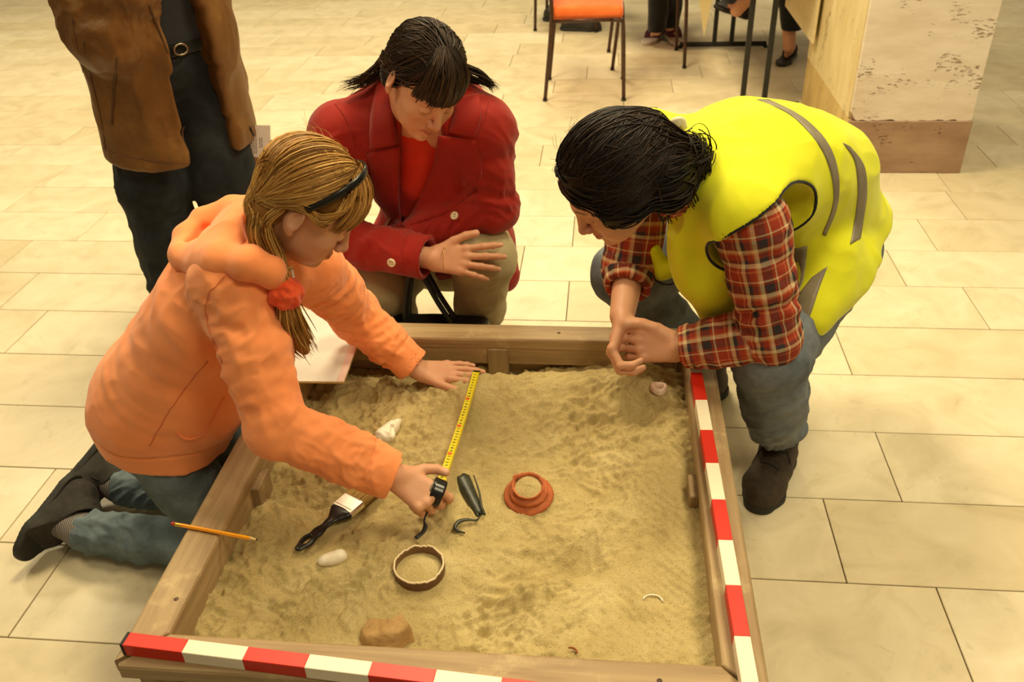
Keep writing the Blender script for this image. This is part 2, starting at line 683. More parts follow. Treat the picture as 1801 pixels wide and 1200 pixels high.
# ------------------------------------------------------------------ travertine pillar with a skirting of brown stone
def mat_travertine(name, base, dark, pits, sx=(1, 1, 4)):
    k = NT(name)
    tc = k.n('ShaderNodeTexCoord')
    mp = k.n('ShaderNodeMapping'); mp.inputs['Scale'].default_value = sx
    k.l(tc.outputs['Object'], mp.inputs[0])
    n1 = k.n('ShaderNodeTexNoise', i_Scale=3.2, i_Detail=7.0, i_Roughness=.62)
    k.l(mp.outputs[0], n1.inputs['Vector'])
    rp = k.ramp([(.3, dark), (.62, base)])
    k.l(n1.outputs['Fac'], rp.inputs[0])
    n2 = k.n('ShaderNodeTexNoise', i_Scale=42.0, i_Detail=3.0, i_Roughness=.6)
    k.l(mp.outputs[0], n2.inputs['Vector'])
    n3 = k.n('ShaderNodeTexNoise', i_Scale=9.0, i_Detail=3.0)
    k.l(tc.outputs['Object'], n3.inputs['Vector'])
    mul = k.n('ShaderNodeMath', operation='MULTIPLY'); k.l(n2.outputs['Fac'], mul.inputs[0]); k.l(n3.outputs['Fac'], mul.inputs[1])
    r2 = k.ramp([(.352, (0, 0, 0)), (.40, (.9, .9, .9))])
    k.l(mul.outputs[0], r2.inputs[0])
    mx = k.n('ShaderNodeMix', data_type='RGBA')
    k.l(r2.outputs[0], mx.inputs[0]); k.l(rp.outputs[0], mx.inputs[6])
    mx.inputs[7].default_value = (*pits, 1)
    k.l(mx.outputs[2], k.b.inputs['Base Color'])
    k.b.inputs['Roughness'].default_value = .62
    inv = k.n('ShaderNodeMath', operation='SUBTRACT'); inv.inputs[0].default_value = 1.0
    k.l(r2.outputs[0], inv.inputs[1])
    bp = k.n('ShaderNodeBump', i_Strength=.8, i_Distance=.003)
    k.l(inv.outputs[0], bp.inputs['Height']); k.l(bp.outputs[0], k.b.inputs['Normal'])
    return k.m


M_trav = mat_travertine('travertine_cream', rgb(226, 214, 200), rgb(205, 188, 168), rgb(140, 112, 84))
M_travside = mat_travertine('travertine_warm_lit', rgb(222, 206, 160), rgb(206, 184, 130), rgb(150, 124, 80), (3, 3, 1))  # left face: warm light put into the stone colour
M_skirt = mat_travertine('travertine_brown', rgb(168, 138, 112), rgb(138, 106, 82), rgb(90, 64, 48))
PX0, PX1, PY0, PY1 = 1.047, 1.553, 3.80, 4.78
pil = empty('pillar', ((PX0+PX1)/2, (PY0+PY1)/2, 0), 'square travertine pillar with brown stone skirting beside the tables', kind='structure')
MB().box((PX0+.012, PY0+.012, .0), (PX1-.012, PY1-.012, 3.9)).build('core', M_skirt, pil)
# chipped lower edge of the front panel
n = 60
xs = np.linspace(PX0+.004, PX1-.003, n)
edge = .238 + .004*vnoise(np.stack([xs*40, xs*0, xs*0], 1)) + .003*vnoise(np.stack([xs*120, xs*0+5, xs*0], 1), 3)
edge[:3] += [.03, .018, .006]
v = []
for yy in (PY0, PY0+.03):
    v += [(x, yy, e) for x, e in zip(xs, edge)] + [(x, yy, 3.9) for x in xs]
f = []
for i in range(n-1):
    f.append((i, i+1, n+i+1, n+i)); f.append((2*n+i, 3*n+i, 3*n+i+1, 2*n+i+1))
    f.append((i, 2*n+i, 2*n+i+1, i+1))
f += [(0, n, 3*n, 2*n), (n-1, 3*n-1, 4*n-1, 2*n-1)]
obj('front_panel', v, f, M_trav, pil, False)
MB().box((PX0, PY0+.031, .238), (PX0+.02, PY1, 3.9), .002).build('side_panel', M_travside, pil)
MB().box((PX1-.02, PY0+.031, .238), (PX1, PY1, 3.9), .002).build('side_panel', M_trav, pil)
MB().box((PX0+.002, PY0-.004, 0), (PX1+.004, PY0+.02, .236), .003).build('skirting', M_skirt, pil)
MB().box((PX0+.002, PY0+.021, 0), (PX0+.02, PY1, .236), .002).build('skirting', mat_travertine('skirting_warm_lit', rgb(205, 180, 118), rgb(186, 156, 98), rgb(120, 96, 60), (3, 3, 1)), pil)  # left skirting, with the warm light painted into its colour
MB().box((PX1-.018, PY0+.021, 0), (PX1+.004, PY1, .236), .003).build('skirting', M_skirt, pil)

# ------------------------------------------------------------------ sandbox
def mat_wood(name, axis, c1, c2, c3):
    k = NT(name)
    tc = k.n('ShaderNodeTexCoord')
    oi = k.n('ShaderNodeObjectInfo')
    mp = k.n('ShaderNodeMapping')
    mp.inputs['Scale'].default_value = (1.2, 16, 16) if axis == 0 else ((16, 1.2, 16) if axis == 1 else (16, 16, 1.2))
    ad = k.n('ShaderNodeVectorMath', operation='ADD')
    cb = k.n('ShaderNodeCombineXYZ')
    for i in range(3): k.l(oi.outputs['Random'], cb.inputs[i])
    sc = k.n('ShaderNodeVectorMath', operation='SCALE'); sc.inputs[3].default_value = 13.0
    k.l(cb.outputs[0], sc.inputs[0])
    k.l(tc.outputs['Object'], ad.inputs[0]); k.l(sc.outputs[0], ad.inputs[1])
    k.l(ad.outputs[0], mp.inputs[0])
    n1 = k.n('ShaderNodeTexNoise', i_Scale=3.0, i_Detail=6.0, i_Roughness=.6, i_Distortion=.6)
    k.l(mp.outputs[0], n1.inputs['Vector'])
    rp = k.ramp([(.25, c1), (.52, c2), (.75, c3)])
    k.l(n1.outputs['Fac'], rp.inputs[0])
    # dusting of sand rubbed into the wood
    n2 = k.n('ShaderNodeTexNoise', i_Scale=11.0, i_Detail=5.0, i_Roughness=.65)
    k.l(ad.outputs[0], n2.inputs['Vector'])
    r2 = k.ramp([(.56, (0, 0, 0)), (.74, (.75, .75, .75))])
    k.l(n2.outputs['Fac'], r2.inputs[0])
    mx = k.n('ShaderNodeMix', data_type='RGBA')
    k.l(r2.outputs[0], mx.inputs[0]); k.l(rp.outputs[0], mx.inputs[6])
    mx.inputs[7].default_value = (*rgb(206, 182, 136), 1)
    # knots
    vo = k.n('ShaderNodeTexVoronoi', i_Scale=4.0)
    k.l(ad.outputs[0], vo.inputs['Vector'])
    r3 = k.ramp([(.035, rgb(70, 46, 34)), (.06, (1, 1, 1))])
    k.l(vo.outputs['Distance'], r3.inputs[0])
    m3 = k.n('ShaderNodeMix', data_type='RGBA', blend_type='MULTIPLY'); m3.inputs[0].default_value = .6
    k.l(mx.outputs[2], m3.inputs[6]); k.l(r3.outputs[0], m3.inputs[7])
    k.l(m3.outputs[2], k.b.inputs['Base Color'])
    k.b.inputs['Roughness'].default_value = .55
    bp = k.n('ShaderNodeBump', i_Strength=.6, i_Distance=.0012)
    k.l(n1.outputs['Fac'], bp.inputs['Height']); k.l(bp.outputs[0], k.b.inputs['Normal'])
    return k.m


WC = (rgb(138, 112, 78), rgb(164, 138, 100), rgb(184, 158, 118))
M_woodx = mat_wood('oiled_pine_x', 0, *WC)
M_woody = mat_wood('oiled_pine_y', 1, *WC)
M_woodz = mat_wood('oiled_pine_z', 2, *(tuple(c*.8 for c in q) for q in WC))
BX0, BX1, BY0, BY1, RIM = -.75, .262, .80, 1.826, .41
RW, RT = .068, .028
sbx = empty('sandbox', ((BX0+BX1)/2, (BY0+BY1)/2, 0), 'square brown timber sandbox on the floor filled with sand', 'sandbox')


def cap_rail(a, b, c, d, mat, round_a=False):
    """mitred board between outer a-b and inner c-d (xy), rounded edge"""
    P = [a, b, c, d]
    cen = np.mean(np.array(P), 0)
    V = []; F = []
    lv = [(RIM-RT, 0), (RIM-.006, 0), (RIM-.0018, .0022), (RIM, .006)]
    nrm = np.array([-(b[1]-a[1]), b[0]-a[0]]); nrm = nrm/np.linalg.norm(nrm)   # points inward
    if nrm @ (np.array(d)-np.array(a)) < 0: nrm = -nrm
    for z, ins in lv:
        for i, p in enumerate(P):
            q = np.array(p)+nrm*ins*(1 if i < 2 else -1)
            V.append((q[0], q[1], z))
    for i in range(3):
        for j in range(4):
            k = (j+1) % 4
            F.append((i*4+j, i*4+k, i*4+4+k, i*4+4+j))
    F += [(3, 2, 1, 0), (12, 13, 14, 15)]
    # consistent outward winding
    ar = 0
    for j in range(4):
        p, q = P[j], P[(j+1) % 4]
        ar += p[0]*q[1]-q[0]*p[1]
    if ar < 0:
        F = [t[::-1] for t in F]
    obj('cap_rail', V, F, mat, sbx, False)


g = .0006
o_ = [(BX0, BY0), (BX1, BY0), (BX1, BY1), (BX0, BY1)]
i_ = [(BX0+RW, BY0+RW), (BX1-RW, BY0+RW), (BX1-RW, BY1-RW), (BX0+RW, BY1-RW)]
cap_rail((o_[0][0]+.012, o_[0][1]), (o_[1][0]-.012, o_[1][1]), (i_[1][0]-g, i_[1][1]), (i_[0][0]+g, i_[0][1]), M_woodx)
cap_rail((o_[3][0]+.012, o_[3][1]), (o_[2][0]-.012, o_[2][1]), (i_[2][0]-g, i_[2][1]), (i_[3][0]+g, i_[3][1]), M_woodx)
cap_rail((o_[0][0], o_[0][1]+.012), (o_[3][0], o_[3][1]-.012), (i_[3][0], i_[3][1]-g), (i_[0][0], i_[0][1]+g), M_woody)
cap_rail((o_[1][0], o_[1][1]+.012), (o_[2][0], o_[2][1]-.012), (i_[2][0], i_[2][1]-g), (i_[1][0], i_[1][1]+g), M_woody)
# aprons under the cap, flush with its inner edge
zt, za = RIM-RT, .335
MB().box((i_[0][0]-.022, i_[0][1]-.022, za), (i_[1][0]+.022, i_[0][1]-.002, zt), .002).build('apron', M_woodx, sbx)
MB().box((i_[0][0]-.022, i_[2][1]+.002, za), (i_[1][0]+.022, i_[2][1]+.022, zt), .002).build('apron', M_woodx, sbx)
MB().box((i_[0][0]-.022, i_[0][1]-.001, za), (i_[0][0]-.002, i_[2][1]+.001, zt), .002).build('apron', M_woody, sbx)
MB().box((i_[1][0]+.002, i_[0][1]-.001, za), (i_[1][0]+.022, i_[2][1]+.001, zt), .002).build('apron', M_woody, sbx)
# outer planks, two rows on each side
ox0, ox1, oy0, oy1 = BX0+.02, BX1-.02, BY0+.02, BY1-.02
for z0, z1 in ((.02, .196), (.204, RIM-RT)):
    MB().box((ox0+.001, oy0, z0), (ox1-.001, oy0+.02, z1), .003).build('plank', M_woodx, sbx)
    MB().box((ox0+.001, oy1-.02, z0), (ox1-.001, oy1, z1), .003).build('plank', M_woodx, sbx)
    MB().box((ox0, oy0+.021, z0), (ox0+.02, oy1-.021, z1), .003).build('plank', M_woody, sbx)
    MB().box((ox1-.02, oy0+.021, z0), (ox1, oy1-.021, z1), .003).build('plank', M_woody, sbx)
for x in (ox0+.021, ox1-.061):
    for y in (oy0+.021, oy1-.061):
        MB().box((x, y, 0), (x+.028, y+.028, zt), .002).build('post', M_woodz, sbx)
# short battens between apron and tray, seen from inside
for (x0, y0, x1, y1) in ((-.272, oy1-.052, -.222, oy1-.021), (BX0+.041, 1.235, BX0+.082, 1.30), (BX1-.084, 1.265, BX1-.041, 1.33), (-.30, oy0+.021, -.25, oy0+.045)):
    m = MB().box((x0, y0, .285), (x1, y1, zt-.001), .002)
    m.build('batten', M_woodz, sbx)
MB().box((ox0+.021, oy0+.021, .02), (ox1-.021, oy1-.021, .045)).build('bottom_board', M_woodx, sbx)
# leg panel below the near left corner of the cap
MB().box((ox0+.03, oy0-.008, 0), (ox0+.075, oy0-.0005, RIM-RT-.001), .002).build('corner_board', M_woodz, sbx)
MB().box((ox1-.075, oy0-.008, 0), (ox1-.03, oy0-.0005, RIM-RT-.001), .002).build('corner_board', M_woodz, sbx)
# screws on the cap
M_screw = mat_noise('screw_steel', rgb(70, 50, 40), rgb(95, 72, 56), 60, .5, metallic=.6)
for x, y in ((-.700, .935), (.228, .875), (-.70, 1.50), (-.36, .834), (.10, .833), (.23, 1.5), (-.1, 1.79)):
    v, f = lathe([(.0001, .0006), (.0032, .0008), (.0042, .0002), (.0044, -.002)], 12, (x, y, RIM))
    obj('screw', v, f, M_screw, sbx)

# ------------------------------------------------------------------ sand
SX0, SX1, SY0, SY1 = i_[0][0]-.024, i_[1][0]+.024, i_[0][1]-.024, i_[2][1]+.024


def gauss(x, y, cx, cy, sx, sy, a=0.0):
    ca, sa = math.cos(a), math.sin(a)
    u = (x-cx)*ca+(y-cy)*sa
    w = -(x-cx)*sa+(y-cy)*ca
    return np.exp(-.5*((u/sx)**2+(w/sy)**2))


def sand_h(x, y, fine=True):
    x = np.asarray(x, float); y = np.asarray(y, float)
    sh = x.shape
    x = x.ravel(); y = y.ravel()
    h = np.full(x.shape, .328)
    h += .022*gauss(x, y, .02, 1.66, .17, .09)          # heap by the back right corner
    h += .016*gauss(x, y, -.35, 1.64, .12, .07)
    h -= .020*gauss(x, y, -.235, 1.745, .03, .03)        # dip against the back wall
    h += .024*gauss(x, y, .17, 1.30, .09, .26)           # bank along the right wall
    h += .018*gauss(x, y, -.12, .90, .34, .07)           # pile along the front
    h -= .014*gauss(x, y, -.30, 1.24, .20, .13)          # worked hollow in the middle
    h -= .020*gauss(x, y, -.56, 1.60, .07, .13)
    # heap rising towards the back, with a slumped front
    h += .024*gauss(x, y, -.10, 1.63, .16, .050, .25)
    # trowel cut with a steep far edge
    d = (y-1.075) - .55*(x+.11)
    h -= .034*(1/(1+np.exp(-d/.0022)))*gauss(x, y, -.10, 1.10, .10, .045, .5)
    h += .014*gauss(x, y, -.125, 1.045, .030, .018, .5)
    d2 = (x+.245) + .3*(y-.985)
    h -= .028*(1/(1+np.exp(-d2/.0022)))*gauss(x, y, -.19, .98, .05, .045)
    # smoothed patches
    sm = .9*gauss(x, y, -.03, 1.125, .045, .022, -.3)+.9*gauss(x, y, .065, 1.115, .045, .032, .6)+.8*gauss(x, y, -.27, 1.06, .05, .03, .2)
    h -= .006*sm
    h -= .024/(1+np.exp(-(y-1.722)/.010))*(1-.9*gauss(x, y, .03, 1.74, .09, .2))
    p0_ = np.stack([x, y, x*0], 1)
    ca, sa = math.cos(.62), math.sin(.62)
    p = np.stack([x*ca+y*sa, -x*sa+y*ca, x*0], 1)
    wp = np.stack([vnoise(p*14, 41), vnoise(p*14+9, 42), x*0], 1)
    h += .012*vnoise(p0_*[9, 9, 1], 1) + .0060*vnoise(p*[19, 16, 1]+wp*.6, 2)
    q_ = 1-np.clip(sm, 0, 1)
    rough = np.clip(.58+.9*vnoise(p*4.3+2, 9), .26, 1.1)*q_
    rid = vnoise(p*[27, 34, 1]+wp*.9, 5)
    h += .0085*(1-np.abs(rid)*2)*rough
    r2_ = vnoise(p*[54, 62, 1]+wp*1.2+8, 15)
    h += .0050*(1-np.abs(r2_)*2)*rough
    if fine:
        h += (.0030*vnoise(p*70, 6) + .0022*vnoise(p*140, 7))*(.3+.7*rough) + .0010*vnoise(p*290, 8)*q_
        cl = vnoise(p*95, 12)
        h += .0095*np.clip(cl-.42, 0, 1)*rough*1.2
        # brush and finger streaks
        h += .0016*np.sin((x*.8+y*.6)*420+3*vnoise(p*12, 21))*np.clip(vnoise(p*6+5, 22)-.15, 0, 1)*q_
    return h.reshape(sh)


# places where things press into the sand get levelled a little
NX, NY = 330, 340
gx = np.linspace(SX0, SX1, NX); gy = np.linspace(SY0, SY1, NY)
GX, GY = np.meshgrid(gx, gy)
H = sand_h(GX, GY)


def flatten(cx, cy, r, z, soft=.02):
    global H
    d = np.hypot(GX-cx, GY-cy)
    w = 1/(1+np.exp((d-r)/(soft*.3)))
    H = H*(1-w*.85)+z*w*.85


SITES = {}


def site(name, x, y, r):
    z = float(sand_h(np.array([x]), np.array([y]), False)[0])
    flatten(x, y, r, z)
    SITES[name] = z
    return z


M_sand = NT('fine_sand')
_k = M_sand
tc = _k.n('ShaderNodeTexCoord')
n1 = _k.n('ShaderNodeTexNoise', i_Scale=7.0, i_Detail=6.0, i_Roughness=.65)
_k.l(tc.outputs['Object'], n1.inputs['Vector'])
rp = _k.ramp([(.3, rgb(184, 163, 111)), (.5, rgb(201, 181, 127)), (.7, rgb(215, 197, 145))])
_k.l(n1.outputs['Fac'], rp.inputs[0])
n2 = _k.n('ShaderNodeTexNoise', i_Scale=420.0, i_Detail=3.0, i_Roughness=.7)
_k.l(tc.outputs['Object'], n2.inputs['Vector'])
r2 = _k.ramp([(.34, rgb(140, 116, 76)), (.47, (1, 1, 1))])
_k.l(n2.outputs['Fac'], r2.inputs[0])
mx = _k.n('ShaderNodeMix', data_type='RGBA', blend_type='MULTIPLY'); mx.inputs[0].default_value = .55
_k.l(rp.outputs[0], mx.inputs[6]); _k.l(r2.outputs[0], mx.inputs[7])
_k.l(mx.outputs[2], _k.b.inputs['Base Color'])
_k.b.inputs['Roughness'].default_value = .95
_k.b.inputs['Specular IOR Level'].default_value = .15
n3 = _k.n('ShaderNodeTexNoise', i_Scale=260.0, i_Detail=6.0, i_Roughness=.75)
_k.l(tc.outputs['Object'], n3.inputs['Vector'])
bp = _k.n('ShaderNodeBump', i_Strength=.9, i_Distance=.003)
_k.l(n3.outputs['Fac'], bp.inputs['Height']); _k.l(bp.outputs[0], _k.b.inputs['Normal'])
M_sand = _k.m


def build_sand():
    v = np.stack([GX.ravel(), GY.ravel(), H.ravel()], 1)
    idx = np.arange(NX*NY).reshape(NY, NX)
    q = np.stack([idx[:-1, :-1], idx[:-1, 1:], idx[1:, 1:], idx[1:, :-1]], -1).reshape(-1, 4)
    # skirt down to the tray floor
    ring = np.concatenate([idx[0, :], idx[1:, -1], idx[-1, -2::-1], idx[-2:0:-1, 0]])
    b = len(v)
    low = v[ring].copy(); low[:, 2] = .047
    v = np.concatenate([v, low])
    m = len(ring)
    j = np.arange(m); j2 = (j+1) % m
    sk = np.stack([ring[j], b+j, b+j2, ring[j2]], 1)
    o = obj('sand', v, np.concatenate([q, sk]), M_sand)
    tag(o, 'fine pale yellow sand heaped and furrowed inside the sandbox', 'sand', kind='stuff')
    return o

# ------------------------------------------------------------------ finds and tools in the sand
def sand_at(px, py, r, name):
    p = at(px, py, .325)
    for _ in range(3):
        z = float(sand_h(np.array([p[0]]), np.array([p[1]]), False)[0])
        p = at(px, py, z)
    z = site(name, p[0], p[1], r)
    return np.array([p[0], p[1], z])


M_white = mat_noise('shell_white', rgb(226, 214, 190), rgb(246, 240, 226), 60, .45, bump=.0006, bscale=120)
M_pinkshell = mat_noise('shell_pink', rgb(206, 160, 140), rgb(240, 222, 206), 40, .4)

# spiral shell lying by the back
c = sand_at(685, 762, .03, 'shell_a')
s = SDF()
p0 = c+[-.010, -.018, .008]; p1 = c+[.016, .030, .010]
s.cap(p0, c+[.004, .006, .010], .019, .0145, .01).cap(c+[.004, .006, .010], p1, .0145, .0075, .01)
s.sph(p0+[.014, -.002, .002], .014, .006)
s.cap(p0+[.024, -.008, .012], p0+[.020, .016, .014], .005, .003, .005, 's')
v, f = s.mesh(.0014)
v += normals(v, f)*(.0012*vnoise(v*[60, 60, 60], 4)+.0006*np.sin((v-p0) @ unit(p1-p0)*520))[:, None]
tag(obj('spiral_shell', v, f, M_white), 'chalky white spiral shell lying left of the tape blade', 'shell')

# rounded bivalve by the paintbrush handle
c = sand_at(584, 986, .028, 'shell_b')
s = SDF().ell(c+[.004, 0, .006], (.022, .014, .012), [[.93, .36, 0], [-.36, .93, 0], [0, 0, 1]], .004).sph(c+[.016, .005, .008], .011, .01)
s.ell(c+[-.015, -.006, .004], (.010, .010, .006), None, .01)
v, f = s.mesh(.0013)
v += normals(v, f)*(.0008*vnoise(v*80, 3))[:, None]
tag(obj('clam_shell', v, f, M_white), 'small rounded white clam shell near the end of the brush handle', 'shell')

# whelk with a round opening under the clasped hands
c = sand_at(1160, 686, .022, 'shell_c')
v, f = lathe([(.0075, -.002), (.0095, .004), (.0125, .0085), (.016, .0078), (.0185, .004), (.0195, -.004)], 26, (0, 0, 0),
             lambda i, a, r, z: (r*(1+.18*np.cos(a-2.2)+.05*np.sin(3*a)), z+.0015*np.cos(2*a)))
v, f = v+c+[0, 0, .003], f
tag(obj('whelk_shell', v, f, M_pinkshell), 'pinkish ring shaped shell in the back right corner of the sand', 'shell')

# buried rim of a pale shell near the front
c = sand_at(1148, 1056, .012, 'shell_d')
a = np.linspace(.1, 2.9, 16)
v, f = tube(np.stack([c[0]+.017*np.cos(a), c[1]+.013*np.sin(a)-.004, c[2]+.001+.0025*np.sin(a)], 1), .0016, 6)
tag(obj('buried_shell', v, f, M_white), 'thin curved rim of a shell almost buried at the front right', 'shell')

# rusty scrap
c = sand_at(1010, 1147, .008, 'scrap')
pp = smooth_path([c+[-.010, .004, .004], c+[-.002, .003, .005], c+[.004, -.001, .004], c+[.004, -.006, .005]], 10)
v, f = tube(pp, [.0012, .0016, .0018, .002, .0019, .0018, .0016, .0018, .002, .0016], 6)
tag(obj('rusty_nail', v, f, mat_noise('rust', rgb(120, 58, 28), rgb(160, 88, 44), 200, .8)), 'tiny bent rust brown nail on the sand at the front', 'nail')

# tan stone in front
c = sand_at(680, 1126, .035, 'stone')
pts = []
ang = np.linspace(0, 2*np.pi, 9)[:-1]
low = [(.046*np.cos(q)*(1+.1*math.sin(3*q)), .028*np.sin(q)) for q in ang]
s = SDF()
s.boxc(c+[-.006, 0, .004], (.034, .019, .014), [[.96, -.28, 0], [.28, .96, 0], [0, 0, 1]], .004, 'u', .006)
s.boxc(c+[.020, .004, .010], (.016, .018, .016), [[.8, .6, .1], [-.6, .8, 0], [-.1, 0, 1]], .012, 'u', .005)
s.half(c+[-.02, 0, .024], (-.35, .12, .9), .006)
s.half(c+[.034, -.006, .02], (.72, -.55, .35), .005)
s.half(c+[-.008, -.021, .012], (-.12, -.8, .6), .005)
s.half(c+[-.042, -.004, .01], (-.86, -.45, .3), .006)
v, f = s.mesh(.002)
v += normals(v, f)*(.0009*vnoise(v*55, 2)+.0005*vnoise(v*160, 3))[:, None]
tag(obj('stone', v, f, mat_noise('sandstone', rgb(160, 124, 74), rgb(190, 154, 102), 40, .8, bump=.0012, bscale=130)), 'angular tan stone lying close to the front rail', 'stone')

# broken bottle neck ring
c = sand_at(738, 1003, .052, 'ring')
rj = rng.uniform(-1, 1, 90)


def ringj(i, a, r, z):
    n = len(a)
    w = np.interp(a, np.linspace(0, 2*np.pi, 90), rj)
    if i in (2, 3, 4, 5, 6):
        z = z+.0026*w-.004*np.exp(-((a-5.4)/.25)**2)
        r = r+.0006*w
    return r, z


v, f = lathe([(.0465, -.012), (.0478, .010), (.0474, .0190), (.0468, .0212), (.0448, .0226), (.0436, .021), (.0432, .019), (.043, -.014)], 90, (0, 0, 0), ringj)
v = v+c+[0, 0, -.004]
k = NT('ring_glaze')
tc = k.n('ShaderNodeAttribute', attribute_name='col')
k.l(tc.outputs['Color'], k.b.inputs['Base Color']); k.b.inputs['Roughness'].default_value = .4
ro = obj('pottery_ring', v, f, k.m)
cc = np.tile(np.array(rgb(98, 66, 42)), (len(v), 1))
zz = np.repeat(np.arange(8), 90)
cc[(zz == 3) | (zz == 4) | (zz == 5)] = rgb(232, 210, 172)
cc[zz > 5] = rgb(120, 86, 56)
set_col(ro, 'col', cc)
tag(ro, 'round brown pottery neck with a pale broken rim standing in the sand', 'pottery')
ring_c = c

# terracotta foot of a vessel, hollow and filled with sand
c = sand_at(930, 872, .045, 'terracotta')
base = c+[0, 0, -.002]
pj = rng.uniform(-1, 1, 80)


def pot(i, a, r, z):
    w = np.interp(a, np.linspace(0, 2*np.pi, 80), pj)
    if i <= 2:
        r = r+.0013*np.sin(a*34)*(.5+.5*np.sin(a*2))
        lift = np.exp(-((a-4.75)/.35)**2)
        z = z-.008*lift
    if i >= 10:
        z = z+.0016*w+.006*np.exp(-((a-2.6)/.4)**2)-.004*np.exp(-((a-4.7)/.9)**2)
        r = r+.0010*w+.003*np.exp(-((a-2.6)/.3)**2)
    return r, z


prof = [(.049, .002), (.0505, .007), (.048, .0125), (.041, .0155), (.0370, .0165), (.0395, .0205), (.0395, .0265), (.036, .0305), (.0305, .0320),
        (.0300, .037), (.0318, .044), (.0325, .047), (.0300, .0475), (.0275, .043), (.0265, .034)]
v, f = lathe(prof, 80, (0, 0, 0), pot)
v[:, 2] *= .78
tilt = np.array(Matrix.Rotation(math.radians(9), 3, 'X'))
v = v @ tilt.T + base
M_terra = mat_noise('terracotta', rgb(168, 84, 44), rgb(200, 112, 64), 60, .75, bump=.0008, bscale=200)
tp = obj('terracotta_fragment', v, f, M_terra)
tag(tp, 'orange terracotta vessel foot with fringed collar, filled with sand', 'pottery')
v, f = lathe([(.0001, .0445), (.013, .0440), (.022, .0415), (.0283, .0375)], 30, (0, 0, 0), lambda i, a, r, z: (r, (z+.0012*np.sin(3*a+i))*.78))
v = v @ tilt.T + base
obj('sand_fill', v, [q[::-1] for q in f], M_sand, tp)

# dark curved potsherd and its hooked lower piece
c = sand_at(826, 872, .03, 'sherd')
a0 = at(812, 838, c[2]+.016); a1 = at(846, 903, c[2]+.008)
ax_ = a1-a0; sd = unit(np.cross(ax_, [0, 0, 1])); upv = unit(np.cross(sd, ax_))
V = []; F = []
nu, nv = 16, 14
for side in (0, 1):
    for i in range(nu):
        t = i/(nu-1)
        w = (.0185*(1-t)+.0105*t)*(1+.03*math.sin(9*t))
        for j in range(nv):
            q = (j/(nv-1)-.5)*2.5+.15
            rr = w-(0 if side == 0 else .0035)
            jag = .0022*math.sin(j*1.1)*(1-t)**6+.003*math.sin(j*1.3+1)*t**8
            V.append(a0+ax_*(t)+unit(ax_)*jag+sd*rr*math.sin(q)+upv*(rr*math.cos(q)*.8-.009))
n_ = nu*nv
for side in (0, 1):
    for i in range(nu-1):
        for j in range(nv-1):
            q = [side*n_+i*nv+j, side*n_+i*nv+j+1, side*n_+(i+1)*nv+j+1, side*n_+(i+1)*nv+j]
            F.append(q if side else q[::-1])
for i in range(nu-1):
    for j in (0, nv-1):
        q = [i*nv+j, (i+1)*nv+j, n_+(i+1)*nv+j, n_+i*nv+j]
        F.append(q if j == nv-1 else q[::-1])
for j in range(nv-1):
    for i in (0, nu-1):
        q = [i*nv+j, i*nv+j+1, n_+i*nv+j+1, n_+i*nv+j]
        F.append(q if i == 0 else q[::-1])
M_blk = mat_noise('black_slip', rgb(26, 30, 24), rgb(58, 62, 48), 50, .38, bump=.0005, bscale=150)
sh = tag(obj('potsherd', np.array(V), F, M_blk), 'dark green black curved potsherd with a hooked lower piece', 'pottery')
e0 = at(833, 836, c[2]+.022); e1 = at(848, 900, c[2]+.012)
v, f = tube(smooth_path([e0, (e0+e1)/2+[.003, 0, .003], e1], 10), np.linspace(.0012, .0026, 10), 6)
obj('rim_edge', v, f, M_blk, sh)
hp = [at(x, y, c[2]+z) for x, y, z in ((846, 905, .004), (838, 915, .005), (822, 914, .008), (807, 918, .010), (800, 928, .009), (806, 934, .006), (818, 938, .003))]
v, f = tube(smooth_path(hp, 22), np.interp(np.linspace(0, 1, 22), [0, .2, .5, .8, 1], [.0012, .0022, .0048, .0035, .0014]), 8, 1.0, .8)
obj('hooked_piece', v, f, M_blk, sh)

# ------------------------------------------------------------------ paintbrush
pb0 = at(524, 966, .350); pb1 = at(656, 852, .353)
bax = unit(pb1-pb0); bl = np.linalg.norm(pb1-pb0); bsd = unit(np.cross(bax, [0, 0, 1])); bup = np.cross(bsd, bax)
for q in np.linspace(0, 1, 9):
    pq = pb0+(pb1-pb0)*q
    flatten(pq[0], pq[1], .03, .334)
pbr = empty('paintbrush', (pb0+pb1)/2, 'flat paintbrush with black handle and shiny metal ferrule on the sand', 'paintbrush')
L = lambda t, w=0.0, z=0.0: pb0+bax*t*bl+bsd*w+bup*z
s = SDF()
s.chain([L(.02), L(.12), L(.26), L(.40), L(.50)], [.0088, .0120, .0090, .0068, .0095], .006, u=bup, eu=.5)
s.cap(L(.52, -.008), L(.52, .008), .010, .010, .01, u=bup, eu=.6).cap(L(.565, -.018), L(.565, .018), .008, .008, .008, u=bup, eu=.85)
s.cap(L(.09, 0, -.02), L(.09, 0, .02), .0066, None, .002, 's').cap(L(.14, 0, -.02), L(.14, 0, .02), .0062, None, .002, 's').cap(L(.115, 0, -.02), L(.115, 0, .02), .0068, None, .002, 's')
v, f = s.mesh(.0013)
obj('handle', v, f, mat_noise('black_plastic', rgb(16, 16, 16), rgb(26, 26, 26), 40, .35), pbr)
M_ferr = mat_noise('ferrule_steel', rgb(214, 210, 200), rgb(240, 236, 228), 80, .32, metallic=1.0)
m = MB()
fm = np.stack([bsd, bax, bup], 1)
m.box((-.0265, -.0200, -.0075), (.0265, .0200, .0075), .003, fm)
m.v = [tuple(np.array(q)+L(.655)) for q in m.v]
m.build('ferrule', M_ferr, pbr)
